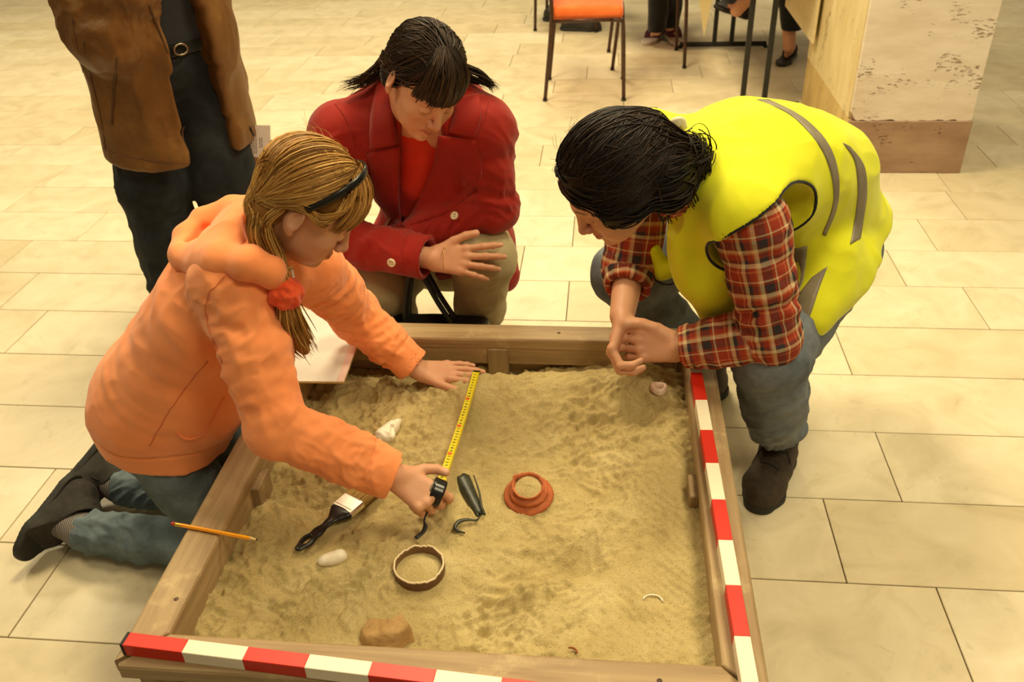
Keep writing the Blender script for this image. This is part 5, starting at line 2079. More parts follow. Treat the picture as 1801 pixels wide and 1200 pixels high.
def red_woman():
    rg = np.random.default_rng(11)
    H = Frame(aty(745, 142, 1.985), .42*_R-.86*_U-.28*_fw, .50*_R+.42*_U-.75*_fw, 1.0)
    P0 = np.array([-.47, 2.40, .32]); P1 = np.array([-.47, 2.36, .47]); P2 = np.array([-.475, 2.24, .66]); P3 = np.array([-.475, 2.125, .80])
    shR = aty(596, 236, 2.13); shL = aty(850, 226, 2.11)
    elR = aty(596, 424, 2.03); wrR = aty(758, 455, 1.968)
    elL = aty(868, 366, 2.09); wrL = aty(700, 425, 2.07)
    hipR = P0+[-.09, 0, 0]; hipL = P0+[.09, 0, 0]
    knL = aty(850, 452, 2.075); knR = aty(668, 505, 2.07)
    anL = np.array([-.37, 2.20, .10]); anR = np.array([-.60, 2.24, .10])
    bk = unit(np.cross([1, 0, 0], P3-P0))
    s = SDF()
    head(s, H, smile=1.0)
    s.cap(H(0, -.03, -.055), P3+[0, -.005, .03], .050, .056, .03)
    s.cap(P0, P1, .12, .105, .03, u=bk, eu=.72).cap(P1, P2, .105, .12, .03, u=bk, eu=.72).cap(P2, P3, .12, .06, .04, u=bk, eu=.72)
    s.cap(shR, shL, .045, .045, .03)
    s.chain([shR, elR, wrR], [.045, .037, .0275], .02).chain([shL, elL, wrL], [.045, .037, .0275], .02)
    s.chain([hipR, knR, anR], [.08, .052, .036], .03).chain([hipL, knL, anL], [.08, .052, .036], .03)
    s.chain([anL, anL+[0, -.06, -.06], anL+[.01, -.16, -.075]], [.034, .03, .024], .02)
    s.chain([anR, anR+[0, -.06, -.06], anR+[-.01, -.16, -.075]], [.034, .03, .024], .02)
    n1, t1 = hand(s, wrR, (.985, .0, -.03), (.02, -.84, .54), True, 1.02, fr=1.05,
                  curls=[(.02, .22, .2), (.08, .26, .25), (.14, .30, .25), (.16, .30, .25)], spread=(.16, .05, -.08, -.24),
                  thumb=(.80, .18, .55), thumb_curl=(.2, .2))
    n2, t2 = hand(s, wrL, (-.8, .3, -.4), (-.2, -.7, .6), False, .95)
    w = skin_object('person', s, [H], n1+n2, [(H.O, .17), (wrR+[.07, 0, 0], .17)],
                    'woman in red coat crouching behind the sandbox, hand on her knee', origin=(-.47, 2.3, 0), face_kw=dict(brow=(60, 42, 32)))
    # trousers
    s = SDF()
    s.ell(P0, (.17, .14, .13), None, .04)
    s.cap(hipL, knL, .105, .086, .03, wr=wrinkle(.003, 2, .3)).cap(hipR, knR, .105, .080, .03, wr=wrinkle(.003, 2, .8))
    for k, a in ((knL, anL), (knR, anR)):
        m = k*.5+a*.5
        s.cap(k, m, .084, .068, .02, wr=wrinkle(.003, 1.5, .6)).cap(m, a, .068, .060, .02, wr=wrinkle(.004, 2, .2))
    s.half((0, 0, .05), (0, 0, -1), .004)
    V, F = s.mesh(.005)
    V = limb_folds(V, F, knL, anL, .075, .0045, 16, 1.2, 1.0, 3)
    V = folds(V, normals(V, F), .003, (12, 12, 12), 8)
    obj('trousers', V, F, M_khaki, w)
    for a, sg in ((anL, 1), (anR, -1)):
        shoe(w, a+[0, .05, -.10], a+[.015*sg, -.20, -.10], (0, 0, 1), a+[0, 0, .1], 1.0, M_dkshoe, M_dksole, hi=.03)
    # t-shirt inside the coat
    s = SDF()
    s.cap(P0+[0, 0, .06], P1, .138, .132, .04, u=bk, eu=.80).cap(P1, P2, .132, .142, .04, u=bk, eu=.80).cap(P2, P3, .142, .08, .05, u=bk, eu=.80)
    s.cap(H(0, -.03, -.06), H(0, .02, -.01), .068, .09, .01, 's')
    V, F = s.mesh(.005)
    V = folds(V, normals(V, F), .004, (14, 14, 6), 14)
    obj('tshirt', V, F, M_redshirt, w)
    # coat
    s = SDF()
    s.cap(P0+[0, 0, .05], P1, .185, .168, .04, u=bk, eu=.86).cap(P1, P2, .168, .172, .04, u=bk, eu=.84).cap(P2, P3, .172, .10, .05, u=bk, eu=.84)
    s.cap(shR, shL, .062, .062, .05)
    s.cap(shR, aty(690, 168, 2.17), .055, .060, .04).cap(shL, aty(800, 165, 2.16), .055, .060, .04)
    s.sph(shR, .070, .03).sph(shL, .070, .03)
    m1 = shR*.5+elR*.5
    s.cap(shR, m1, .074, .068, .03, wr=wrinkle(.003, 1.2, .2)).cap(m1, elR, .068, .064, .02, wr=wrinkle(.005, 1.6, .9))
    m2 = elR*.3+wrR*.7; cR = wrR+unit(elR-wrR)*.012
    s.cap(elR, m2, .063, .054, .02, wr=wrinkle(.0035, 2, .5)).cap(m2, cR, .054, .055, .01)
    m1 = shL*.5+elL*.5
    s.cap(shL, m1, .072, .066, .03, wr=wrinkle(.003, 1.2, .6)).cap(m1, elL, .066, .063, .02, wr=wrinkle(.006, 1.6, .2))
    s.cap(elL, elL*.4+wrL*.6, .060, .050, .02, wr=wrinkle(.004, 2.2, 1.4)).cap(elL*.4+wrL*.6, wrL, .050, .046, .02)
    # skirts of the coat over the thighs
    s.cap(aty(610, 440, 2.12), aty(650, 500, 2.10), .075, .05, .04)
    s.cap(P0+[-.10, -.05, .06], aty(640, 470, 2.14), .10, .075, .05)
    s.cap(aty(872, 388, 2.12), aty(882, 402, 2.11), .022, .006, .03)
    s.cap(P0+[.13, -.02, .03], P0+[.17, -.06, -.06], .07, .05, .05)
    e = unit(wrR-elR)
    s.half(cR, e, .003, cR+e*.03, .068)
    s.cap(cR-e*.010, cR+e*.06, .047, .047, .003, 's')
    # open front
    s.cap(H(0, -.03, -.05), H(0, .03, .0), .075, .10, .01, 's')
    Vc, Fc = s.mesh(.005)
    sf = Surf(Vc, Fc)                                        # closed front, to lay the lapels on
    s.chain([aty(742, 238, 2.035), aty(733, 305, 2.078), aty(712, 378, 2.105)], [.056, .052, .030], .008, 's')
    V, F = s.mesh(.004)
    V = folds(V, normals(V, F), .0032, (8, 8, 6), 41)
    V = limb_folds(V, F, shR, elR, .066, .0045, 22, 1.3, 1.0, 3)
    V = limb_folds(V, F, elR, wrR, .056, .0040, 22, 1.3, 1.0, 5, -.05)
    V = limb_folds(V, F, shL, elL, .066, .0050, 22, 1.3, 1.0, 7)
    V = limb_folds(V, F, elL, wrL, .055, .0045, 26, 1.3, 1.0, 9)
    V = folds(V, normals(V, F), .0016, (24, 24, 24), 47)
    co = obj('coat', V, F, M_redcoat, w)
    sfc = Surf(V, F)
    L_ = dict(miss=2.04)
    patch('lapel', sf, [(704, 256), (703, 300), (702, 350), (706, 396)], [(646, 268), (652, 312), (672, 360), (702, 400)], M_redcoat, co, lift=.007, thick=.006, **L_)
    patch('lapel', sf, [(770, 238), (762, 290), (742, 340), (708, 396)], [(838, 246), (846, 310), (800, 366), (712, 402)], M_redcoat, co, lift=.007, thick=.006, **L_)
    patch('collar', sf, [(690, 165), (694, 210), (700, 250)], [(672, 132), (657, 195), (653, 258)], M_redcoat, co, lift=.012, thick=.008, miss=2.06)
    patch('collar', sf, [(800, 175), (800, 205), (790, 232)], [(842, 170), (846, 205), (836, 240)], M_redcoat, co, lift=.010, thick=.008, miss=2.06)
    piping('shoulder_seam', sfc, [(590, 182), (612, 215), (622, 260), (616, 310)], .0014, M_redcoat, co, lift=.0008)
    piping('shoulder_seam', sfc, [(860, 175), (850, 215), (838, 250), (836, 290)], .0014, M_redcoat, co, lift=.0008)
    piping('cuff_seam', sfc, [(716, 411), (707, 440), (705, 470), (712, 492)], .0022, M_redcoat, co, lift=.0005)
    button('cuff_button', sfc, 689, 462, .0115, M_ivory, co)
    button('coat_button', sfc, 800, 380, .011, M_ivory, co)
    # belt end hanging behind the knee
    b0 = aty(876, 470, 2.16)
    obj('belt_end', *tube(smooth_path([b0+[0, .0, .10], b0, b0+[-.003, 0, -.085]], 10), np.linspace(.005, .0035, 10), 6, 1, .3), M_redcoat, co)
    # bracelet
    d = unit((.985, 0, -.03)); c = wrR+d*.036; u = unit(np.cross(d, [0, 0, 1])); x = np.cross(d, u)
    ring = [c+(u*.0265*math.cos(a)+x*.0315*math.sin(a)) for a in np.linspace(0, 2*np.pi, 40)]
    obj('bracelet', *tube(ring, .0011, 6, cap=False), M_gold, w)
    # hair: dark, smooth, with a full fringe; length falls behind the shoulders
    s = SDF()
    s.ell(H(0, -.019, .038), (.083, .101, .087), H.M, .01)
    s.ell(H(0, -.060, -.030), (.062, .045, .070), H.M, .04)
    s.ell(H(0, .112, -.050), (.080, .078, .084), H.M, .010, 's')
    for a in (1, -1):
        s.ell(H(a*.080, .040, -.045), (.026, .045, .056), H.M, .01, 's')
    s.cap(H(0, .03, -.16), H(0, .01, -.09), .06, .05, .01, 's')
    base = s.mesh(.0035)
    crown = unit([.10, .10, 1.0])
    st = []; S = []
    for i in range(330):
        a = rg.uniform(-3.1, 3.1)
        x0 = unit([math.sin(a)*.55+.05, .45*math.cos(a)+.18, .95])
        S.append(scalp_strands(H, [x0], (math.sin(a)*1.0+rg.normal(0, .05), -.50+rg.normal(0, .25), -.35+rg.normal(0, .2)), (.085, .104, .090), 12, .0035, .003, rg)[0])
    S1 = hug(np.array(S), base, .0005, .005, rg)
    S = []
    for i in range(260):
        x1 = rg.uniform(-.78, .72)
        S.append(scalp_strands(H, [(x1*.35+.08+rg.normal(0, .04), .42+rg.normal(0, .05), .95)], (x1+.02, 1.0-.25*x1*x1, -.24+rg.normal(0, .05)), (.084, .113, .092), 12, .005, .003, rg)[0])
    S2 = np.array(S)
    back = tail_strands([H(.055, -.085, -.01), aty(676, 112, 2.13), aty(645, 138, 2.125), aty(606, 150, 2.13)], [.016, .018, .016, .006], 60, 14, rg, .010, .003)
    back2 = tail_strands([H(-.055, -.085, -.01), aty(826, 130, 2.12), aty(850, 140, 2.12), aty(872, 157, 2.12)], [.016, .02, .014, .004], 60, 14, rg, .006, .003)
    w1 = np.interp(np.linspace(0, 1, 12), [0, .2, .85, 1], [.0012, .0028, .0026, .0012])
    w3 = np.interp(np.linspace(0, 1, 14), [0, .2, .8, 1], [.0012, .0024, .0018, .0005])
    w2 = np.interp(np.linspace(0, 1, 12), [0, .3, .85, 1], [.0012, .0026, .0022, .0008])
    FS = flow_strands(base, H(0, -.14, -.06), 380, 12, (.05, .11), (.0006, .004), rg)
    hair_object('hair', base, [(S1, w1), (FS, w1), (S2, w2), (back, w3), (back2, w3)], [(40, 27, 17), (56, 38, 24), (32, 21, 13), (70, 50, 34)], w, M_hairmat, 2)
    return w


RED = red_woman()

# ------------------------------------------------------------------ woman in the yellow safety vest, squatting at the far right corner
def mat_plaid():
    k = NT('tartan_flannel')
    at_ = k.n('ShaderNodeAttribute', attribute_name='v_plaid')
    sep = k.n('ShaderNodeSeparateXYZ'); k.l(at_.outputs['Vector'], sep.inputs[0])

    def bands(src, stops):
        m = k.n('ShaderNodeMath', operation='FRACT'); k.l(src, m.inputs[0])
        r = k.ramp(stops, 'CONSTANT'); k.l(m.outputs[0], r.inputs[0])
        return r
    red, navy, cream, orange, dk = rgb(158, 60, 40), rgb(58, 52, 54), rgb(216, 190, 148), rgb(202, 114, 72), rgb(98, 42, 34)
    S = [(0, red), (.20, cream), (.235, red), (.30, navy), (.46, dk), (.50, cream), (.58, orange), (.62, red), (.74, navy), (.82, cream), (.90, red), (.96, orange)]
    a = bands(sep.outputs[0], S); b = bands(sep.outputs[1], S)
    mx = k.n('ShaderNodeMix', data_type='RGBA'); mx.inputs[0].default_value = .5
    k.l(a.outputs[0], mx.inputs[6]); k.l(b.outputs[0], mx.inputs[7])
    k.l(mx.outputs[2], k.b.inputs['Base Color'])
    k.b.inputs['Roughness'].default_value = .9
    k.b.inputs['Specular IOR Level'].default_value = .2
    tc = k.n('ShaderNodeTexCoord')
    n2 = k.n('ShaderNodeTexNoise', i_Scale=800.0, i_Detail=2.0); k.l(tc.outputs['Object'], n2.inputs['Vector'])
    bp = k.n('ShaderNodeBump', i_Strength=.7, i_Distance=.0006)
    k.l(n2.outputs['Fac'], bp.inputs['Height']); k.l(bp.outputs[0], k.b.inputs['Normal'])
    return k.m


M_plaid = mat_plaid()
M_vest = mat_fabric('neon_mesh', rgb(222, 226, 20), rgb(232, 234, 34), 10, 1200, .7, .2, .0005)
M_refl = mat_noise('reflective_tape', rgb(128, 118, 96), rgb(142, 132, 110), 40, .45, spec=.6)
M_black = mat_fabric('black_binding', rgb(16, 16, 14), rgb(26, 25, 22), 30)
M_ydenim = mat_denim('woman_denim', rgb(92, 98, 106), rgb(120, 128, 136), rgb(150, 156, 160))
M_dk_sock = mat_noise('dark_sock', rgb(30, 28, 26), rgb(44, 40, 36), 80, .9)
M_boot = mat_noise('brown_boot', rgb(46, 36, 26), rgb(66, 52, 38), 50, .75, bump=.0008)


def limb_uv(V, segs, per=.055):
    """woven coordinates for plaid: along and around the nearest limb"""
    best = np.full(len(V), 1e9); uv = np.zeros((len(V), 3))
    acc = 0.0
    for (a, b, r, ref, off) in segs:
        a = np.array(a); b = np.array(b); ba = b-a; L = np.linalg.norm(ba); d = ba/L
        tu = (V-a) @ d; t = np.clip(tu, 0, L)
        q = V-a-t[:, None]*d
        dist = np.linalg.norm(q, axis=1)-r
        x = unit(np.array(ref)-d*(np.array(ref) @ d)); y = np.cross(d, x)
        ang = np.arctan2(q @ y, q @ x)
        m = dist < best
        best[m] = dist[m]
        uv[m, 0] = ((tu+off)/per)[m]
        uv[m, 1] = (ang*r/per)[m]
    return uv


def yellow_woman():
    rg = np.random.default_rng(21)
    H = Frame(aty(1080, 320, 1.62), (-.72, -.25, -.65), (-.60, -.25, .76), 1.0)
    LAT = unit([.63, -.77, 0])                                # towards her left, the near side
    P0 = np.array([.505, 2.06, .55]); P1 = np.array([.45, 2.00, .68]); P2 = np.array([.335, 1.89, .785]); P3 = np.array([.215, 1.775, .835])
    shN = aty(1322, 392, 1.63); elN = aty(1358, 588, 1.605); wrN = aty(1196, 612, 1.63)
    shF = np.array([.095, 1.90, .83]); elF = aty(1108, 470, 1.83); wrF = aty(1094, 556, 1.69)
    hipN = P0+LAT*.10; hipF = P0-LAT*.10
    knN = np.array([.37, 1.64, .46]); knF = aty(1098, 482, 2.00)
    anN = np.array([.455, 1.785, .11]); anF = np.array([.30, 2.09, .11])
    bn = unit(np.cross(LAT, P3-P0)); bn = bn*np.sign(bn[2])
    s = SDF()
    head(s, H, ears=(1,))
    s.cap(H(0, -.03, -.055), P3, .050, .056, .03)
    s.cap(P0, P1, .12, .105, .03, u=bn, eu=.72).cap(P1, P2, .105, .12, .03, u=bn, eu=.72).cap(P2, P3, .12, .06, .04, u=bn, eu=.72)
    s.cap(shN, shF, .045, .045, .03)
    s.chain([shN, elN, wrN], [.045, .038, .028], .02).chain([shF, elF, wrF], [.045, .038, .028], .02)
    s.chain([hipN, knN, anN], [.08, .050, .030], .03).chain([hipF, knF, anF], [.08, .050, .030], .03)
    s.chain([anN, anN+[-.012, -.035, -.07], anN+[-.03, -.10, -.075]], [.028, .022, .018], .02)
    s.chain([anF, anF+[-.03, -.03, -.06], anF+[-.09, -.06, -.075]], [.034, .03, .024], .02)
    # clasped hands over the corner of the box
    n1, t1 = hand(s, wrN, (-.995, .02, .06), (-.05, -.86, .50), False, 1.0, fr=1.08,
                  curls=[(.40, .70, .5), (.42, .75, .5), (.5, .75, .5), (.55, .8, .5)], spread=(.05, .02, -.02, -.06),
                  thumb=(-.86, .05, .50), thumb_curl=(.25, .3))
    n2, t2 = hand(s, wrF, (-.26, -.74, -.62), (-.92, .25, .25), True, 1.0, fr=1.08,
                  curls=[(.75, 1.15, .5), (.75, 1.05, .5), (.70, .95, .4), (.60, .75, .3)], spread=(.06, .02, -.04, -.14),
                  thumb=(.75, .0, -.05), thumb_curl=(.2, .2))
    w = skin_object('person', s, [H], n1+n2, [(H.O, .17), (wrN+[-.08, 0, 0], .17)],
                    'woman in yellow safety vest squatting at the far right corner, hands clasped', origin=(.4, 1.95, 0), face_kw=dict(brow=(40, 28, 22)))
    # jeans
    s = SDF()
    s.ell(P0+[.0, 0, -.02], (.155, .155, .13), None, .05)
    s.cap(hipN, knN, .108, .084, .03, wr=wrinkle(.004, 2.5, .3)).cap(hipF, knF, .108, .084, .03, wr=wrinkle(.003, 2, .8))
    for k, a in ((knN, anN), (knF, anF)):
        m = k*.45+a*.55
        s.cap(k, m, .082, .074, .02, wr=wrinkle(.003, 1.5, .9)).cap(m, a+[0, 0, .02], .074, .064, .015, wr=wrinkle(.005, 1.8, .3))
        e = unit(a-k)
        s.half(a+[0, 0, .040], e, .003, a, .16)
        s.cap(a+e*-.06, a+e*.06, .052, .052, .003, 's')
    V, F = s.mesh(.0045)
    V = limb_folds(V, F, knN, anN, .075, .0060, 20, 1.2, 1.0, 3)
    V = limb_folds(V, F, hipN, knN, .09, .0045, 16, 1.2, 1.0, 6)
    V = folds(V, normals(V, F), .0032, (13, 13, 13), 5)
    je = obj('jeans', V, F, M_ydenim, w)
    # boots
    V, F = SDF().cap(anN+[0, 0, .0], anN+[-.02, -.035, .13], .048, .058, .01).mesh(.004)
    obj('sock', V, F, M_dk_sock, w)
    shoe(w, at(1368, 822, 0)+[.012, .045, 0], at(1333, 898, 0)+[-.002, -.008, 0], (0, 0, 1), anN+[0, 0, .12], 1.12, M_boot, M_dksole, 'boot', hi=.165, collar=.050, w=.041, lace_mat=M_lace)
    shoe(w, anF+[.05, .06, -.11], anF+[-.10, -.15, -.11], (0, 0, 1), anF+[0, 0, .12], 1.12, M_boot, M_dksole, 'boot', hi=.165, collar=.050, w=.041, lace_mat=M_lace)
    # plaid shirt
    s = SDF()
    s.cap(P0, P1, .150, .145, .04, u=bn, eu=.80).cap(P1, P2, .145, .150, .04, u=bn, eu=.80).cap(P2, P3, .150, .09, .05, u=bn, eu=.80)
    s.cap(shN, shF, .066, .066, .05)
    s.cap(P3, H(0, -.035, -.075), .075, .062, .03)
    m1 = shN*.5+elN*.5
    s.cap(shN, m1, .070, .064, .03, wr=wrinkle(.004, 1.5, .5)).cap(m1, elN, .064, .062, .02, wr=wrinkle(.006, 2, 1.0))
    cN = wrN+unit(elN-wrN)*.004; m2 = elN*.4+wrN*.6
    s.cap(elN, m2, .060, .052, .015, wr=wrinkle(.005, 2, .6)).cap(m2, cN, .053, .046, .01, wr=wrinkle(.003, 2, .2))
    cF = wrF+(elF-wrF)*.55
    s.cap(shF, elF, .074, .064, .03, wr=wrinkle(.004, 2, .4)).cap(elF, cF, .060, .052, .02)
    for c, e in ((cN, unit(wrN-elN)), (cF, unit(wrF-elF))):
        s.half(c, e, .003, c, .10)
        s.cap(c-e*.01, c+e*.06, .039, .039, .003, 's')
    s.cap(H(0, -.0, -.10), H(0, .0, .0), .056, .085, .008, 's')
    V, F = s.mesh(.0038)
    V = limb_folds(V, F, shN, elN, .066, .0050, 24, 1.3, 1.0, 3)
    V = limb_folds(V, F, elN, wrN, .054, .0040, 26, 1.3, 1.0, 5)
    V = limb_folds(V, F, elF, wrF, .054, .0040, 26, 1.3, 1.0, 7)
    V = folds(V, normals(V, F), .0022, (16, 16, 16), 61)
    sh = obj('plaid_shirt', V, F, M_plaid, w)
    segs = [(P0, P1, .13, bn, 0), (P1, P2, .13, bn, .15), (P2, P3, .11, bn, .30), (shN, elN, .07, LAT, 0.02), (elN, wrN, .055, (0, 0, 1), .30), (shF, elF, .066, LAT, 0), (elF, wrF, .056, (0, 0, 1), .29)]
    set_col(sh, 'v_plaid', limb_uv(V, segs, .098))
    sfs = Surf(V, F)
    button('sleeve_button', sfs, 1330, 553, .0062, M_dksole, sh)
    # vest
    s = SDF()
    s.cap(P0+[.02, .02, .01], P1, .200, .192, .04, u=bn, eu=.80, wr=wrinkle(.006, 1, .4)).cap(P1, P2, .192, .186, .04, u=bn, eu=.80, wr=wrinkle(.005, 1, 1.0)).cap(P2, P3, .186, .110, .05, u=bn, eu=.80)
    s.ell((P1+P2)/2+bn*.06, (.18, .18, .11), None, .06)
    s.cap(P2+LAT*.09+bn*.075, shN-LAT*.012+[0, 0, .004], .075, .074, .06).cap((P2+P3)/2+LAT*.06+bn*.06, shN-LAT*.02+[0, 0, .010], .080, .070, .06)
    s.cap(shN-LAT*.005+[0, 0, .006], shF+LAT*.02+[0, 0, .012], .079, .080, .05)
    # near front panel hanging below the arm
    s.cap(aty(1235, 440, 1.66), aty(1262, 540, 1.70), .050, .042, .05, u=(0, 1, 0), eu=.55)
    s.cap(aty(1215, 400, 1.68), aty(1235, 470, 1.68), .045, .045, .05, u=(0, 1, 0), eu=.6)
    # skirt of the vest over the near hip
    s.cap(aty(1455, 470, 1.86), aty(1418, 560, 1.82), .075, .050, .06)
    s.cap(P0+LAT*.10, aty(1470, 500, 1.88), .11, .07, .06)
    s.cap(aty(1460, 450, 1.80), aty(1425, 560, 1.70), .060, .040, .05).cap(aty(1500, 470, 1.86), aty(1435, 540, 1.72), .06, .04, .05)
    # armhole
    A_, B_ = aty(1424, 330, 1.70), aty(1240, 448, 1.60)
    e1 = unit(A_-B_); e3 = unit(np.cross(e1, LAT)); e3 = e3*-np.sign(e3[2]); e2 = np.cross(e3, e1); e2 = e2*np.sign(e2 @ LAT)
    bc, bs, bM = (A_+B_)/2+e3*.014+e2*.050, np.array((np.linalg.norm(A_-B_)/2+.008, .120, .098)), np.stack([e1, e2, e3])
    s.ell(bc, bs, bM, .004, 's')
    caps_ = [(shN+unit(elN-shN)*.115+LAT*.03, elN+LAT*.02, .080), (elN, wrN, .072)]
    s.cap(shN+unit(elN-shN)*.115+LAT*.03, elN+LAT*.02, .080, .080, .008, 's')
    s.cap(elN, wrN, .074, .07, .008, 's')
    s.ell(shF-LAT*.065, (.085, .075, .095), [unit(P2-P3), LAT, bn], .012, 's')
    s.cap(H(0, -.0, -.115), H(0, .03, -.03), .064, .10, .008, 's')
    s.cap(H(0, .0, .0), H(0, -.03, .03), .10, .11, .008, 's')
    s.half(aty(1462, 562, 1.74), unit([.60, .05, -.79]), .006, aty(1470, 500, 1.88), .28)
    V, F = s.mesh(.004)
    V0 = V.copy()
    V = folds(V, normals(V, F), .0085, (6, 6, 6), 71)
    V = folds(V, normals(V, F), .0026, (16, 16, 16), 77)
    ve = obj('safety_vest', V, F, M_vest, w)
    sf = Surf(V, F)
    patch('reflective_stripe', sf, [(1332, 176), (1392, 204), (1440, 256), (1462, 310), (1464, 362), (1446, 412)], [(1352, 176), (1410, 206), (1455, 252), (1474, 306), (1472, 362), (1452, 415)], M_refl, ve, 40, 5, .0022, .003, miss=1.8)
    patch('reflective_stripe', sf, [(1482, 252), (1502, 282), (1508, 330), (1504, 380), (1495, 430)], [(1494, 258), (1518, 290), (1524, 335), (1518, 385), (1512, 420)], M_refl, ve, 36, 5, .0022, .003, miss=1.9)
    patch('reflective_stripe', sf, [(1382, 440), (1380, 470), (1376, 495), (1400, 510)], [(1420, 432), (1416, 470), (1410, 500), (1402, 512)], M_refl, ve, 20, 6, .0022, .003, miss=1.8)
    patch('reflective_stripe', sf, [(1428, 488), (1405, 520), (1392, 555), (1402, 590)], [(1456, 468), (1440, 510), (1425, 555), (1405, 592)], M_refl, ve, 24, 6, .0022, .003, miss=1.8)
    # binding follows the rim of the armhole
    def cut_d(Q):
        q = (Q-bc) @ bM.T
        k0 = np.sqrt(((q/bs)**2).sum(1)); k1 = np.sqrt(((q/bs**2)**2).sum(1))+1e-9
        d1 = k0*(k0-1)/k1
        out = d1
        for a_, b_, r_ in caps_:
            ba = b_-a_; tt = np.clip(((Q-a_) @ ba)/(ba @ ba), 0, 1)
            out = np.minimum(out, np.linalg.norm(Q-a_-tt[:, None]*ba, axis=1)-r_)
        return out
    on = np.abs(cut_d(V0)) < .0028
    mixed = on[F].any(1) & ~on[F].all(1)
    idx = np.unique(F[mixed])
    C_ = V[idx].mean(0)
    ang = np.arctan2((V[idx]-C_) @ e3, (V[idx]-C_) @ e1)
    loop = []
    for b in range(72):
        m_ = np.abs((ang-(-math.pi+(b+.5)/72*2*math.pi)+math.pi) % (2*math.pi)-math.pi) < .07
        # outermost vertices of the rim
        if m_.sum() > 2:
            qq = V[idx][m_]
            o_ = (qq-C_) @ e2
            loop.append(qq[o_ > np.percentile(o_, 50)].mean(0))
    loop = np.array(loop)
    for _ in range(3):
        loop = (np.roll(loop, 1, 0)+2*loop+np.roll(loop, -1, 0))/4
    obj('armhole_binding', *tube(np.vstack([loop, loop[:1]]), .0032, 7, cap=False), M_black, ve)
    piping('armhole_binding', sf, [(1137, 203), (1142, 193), (1150, 186), (1158, 182)], .0026, M_black, ve, 20, .0, miss=1.92)
    # far front panel of the vest seen under the chin
    fp = [aty(1132, 428, 1.80), aty(1140, 460, 1.80), aty(1152, 488, 1.79), aty(1176, 496, 1.78), aty(1198, 486, 1.76)]
    s = SDF().chain([aty(1150, 440, 1.80), aty(1165, 475, 1.80), aty(1190, 470, 1.79)], [.016, .020, .018], .02)
    v, f = s.mesh(.003)
    pn = obj('front_panel', v, f, M_vest, ve)
    obj('front_binding', *tube(smooth_path([p+[0, -.012, 0] for p in fp], 24), .0026, 6), M_black, ve)
    # hair: dark, pinned up in a loose knot with a clip
    s = SDF()
    s.ell(H(0, -.019, .038), (.088, .108, .093), H.M, .01)
    s.ell(H(0, -.070, -.015), (.064, .048, .065), H.M, .04)
    s.ell(H(0, .118, -.045), (.084, .082, .090), H.M, .012, 's')
    s.cap(H(0, .03, -.16), H(0, .01, -.09), .06, .05, .01, 's')
    s.ell(H(.082, .050, -.050), (.030, .040, .050), H.M, .01, 's')
    s.ell(H(-.056, .006, -.012), (.040, .062, .050), H.M, .02)
    knot = aty(1208, 282, 1.665)
    s.cap(H(0, -.10, .02), knot, .050, .036, .03)
    s.ell(knot, (.036, .040, .038), None, .02)
    s.cap(H(-.04, -.09, -.03), aty(1190, 340, 1.68), .045, .032, .03)
    s.ell(H(-.030, -.066, -.058), (.062, .050, .060), H.M, .03)
    base = s.mesh(.004)
    S = []
    for i in range(420):
        a = rg.uniform(-2.0, 2.0)
        S.append(scalp_strands(H, [(math.sin(a)*.95, .75*math.cos(a*.8)+.12, .30+.55*math.cos(a))], (rg.normal(0, .15), -1.0, .10+rg.normal(0, .2)), (.087, .107, .093), 13, .0045, .004, rg)[0])
    for i in range(200):                                     # near side, swept back over the ear
        S.append(scalp_strands(H, [(-.85+rg.normal(0, .12), rg.uniform(.35, .85), rg.uniform(-.55, .35))], (-.55+rg.normal(0, .1), -.85, -.15+rg.normal(0, .2)), (.098, .110, .094), 13, .004, .004, rg)[0])
    for i in range(160):                                     # from the crown into the knot and down the nape
        p0 = H(rg.uniform(-.085, .06), rg.uniform(-.08, .02), rg.uniform(-.03, .12))
        e = [knot+rg.normal(0, .02, 3), aty(1190, 345, 1.66)+rg.normal(0, .02, 3)][i % 2]
        S.append(smooth_path([p0, (p0+e)/2+rg.normal(0, .008, 3), e], 13))
    S1 = hug(np.array(S), base, .0005, .0065, rg)
    W1 = np.interp(np.linspace(0, 1, 13), [0, .15, .9, 1], [.0010, .0026, .0026, .0014])
    K = []
    for i in range(170):                                     # loops of the knot
        c = knot+rg.normal(0, .012, 3)
        u = unit(rg.normal(0, 1, 3)); v_ = unit(np.cross(u, rg.normal(0, 1, 3)))
        r0 = rg.uniform(.022, .044); a0 = rg.uniform(0, 6.28); sp = rg.uniform(2.2, 4.5)
        K.append([c+(u*math.cos(a0+sp*t)+v_*math.sin(a0+sp*t))*r0*(1+.2*t) for t in np.linspace(0, 1, 13)])
    K2 = []
    for i in range(60):                                      # loose locks over the nape
        p0 = H(rg.uniform(-.07, .02), -.085+rg.normal(0, .01), rg.uniform(-.02, .05))
        e = aty(rg.uniform(1160, 1240), rg.uniform(320, 400), 1.66+rg.normal(0, .02))
        m = (p0+e)/2+unit(CAM-p0)*.018+rg.normal(0, .008, 3)
        K2.append(smooth_path([p0, m, e], 13))
    fl = []
    for i in range(22):                                      # flyaway hairs at the forehead side
        a = rg.uniform(-1.4, 1.4)
        q = unit([math.sin(a)*.9, rg.uniform(-.2, .75), .75]); e = q*np.array((.088, .108, .094))
        fl.append(smooth_path([H(*(e+[0, -.017, .036])), H(*(e*1.08+[rg.normal(0, .012), -.01, .040])), H(*(e*1.14+[rg.normal(0, .02), -.035+rg.normal(0, .015), .034]))], 13))
    FS = flow_strands(base, knot, 520, 13, (.05, .12), (.0006, .0045), rg)
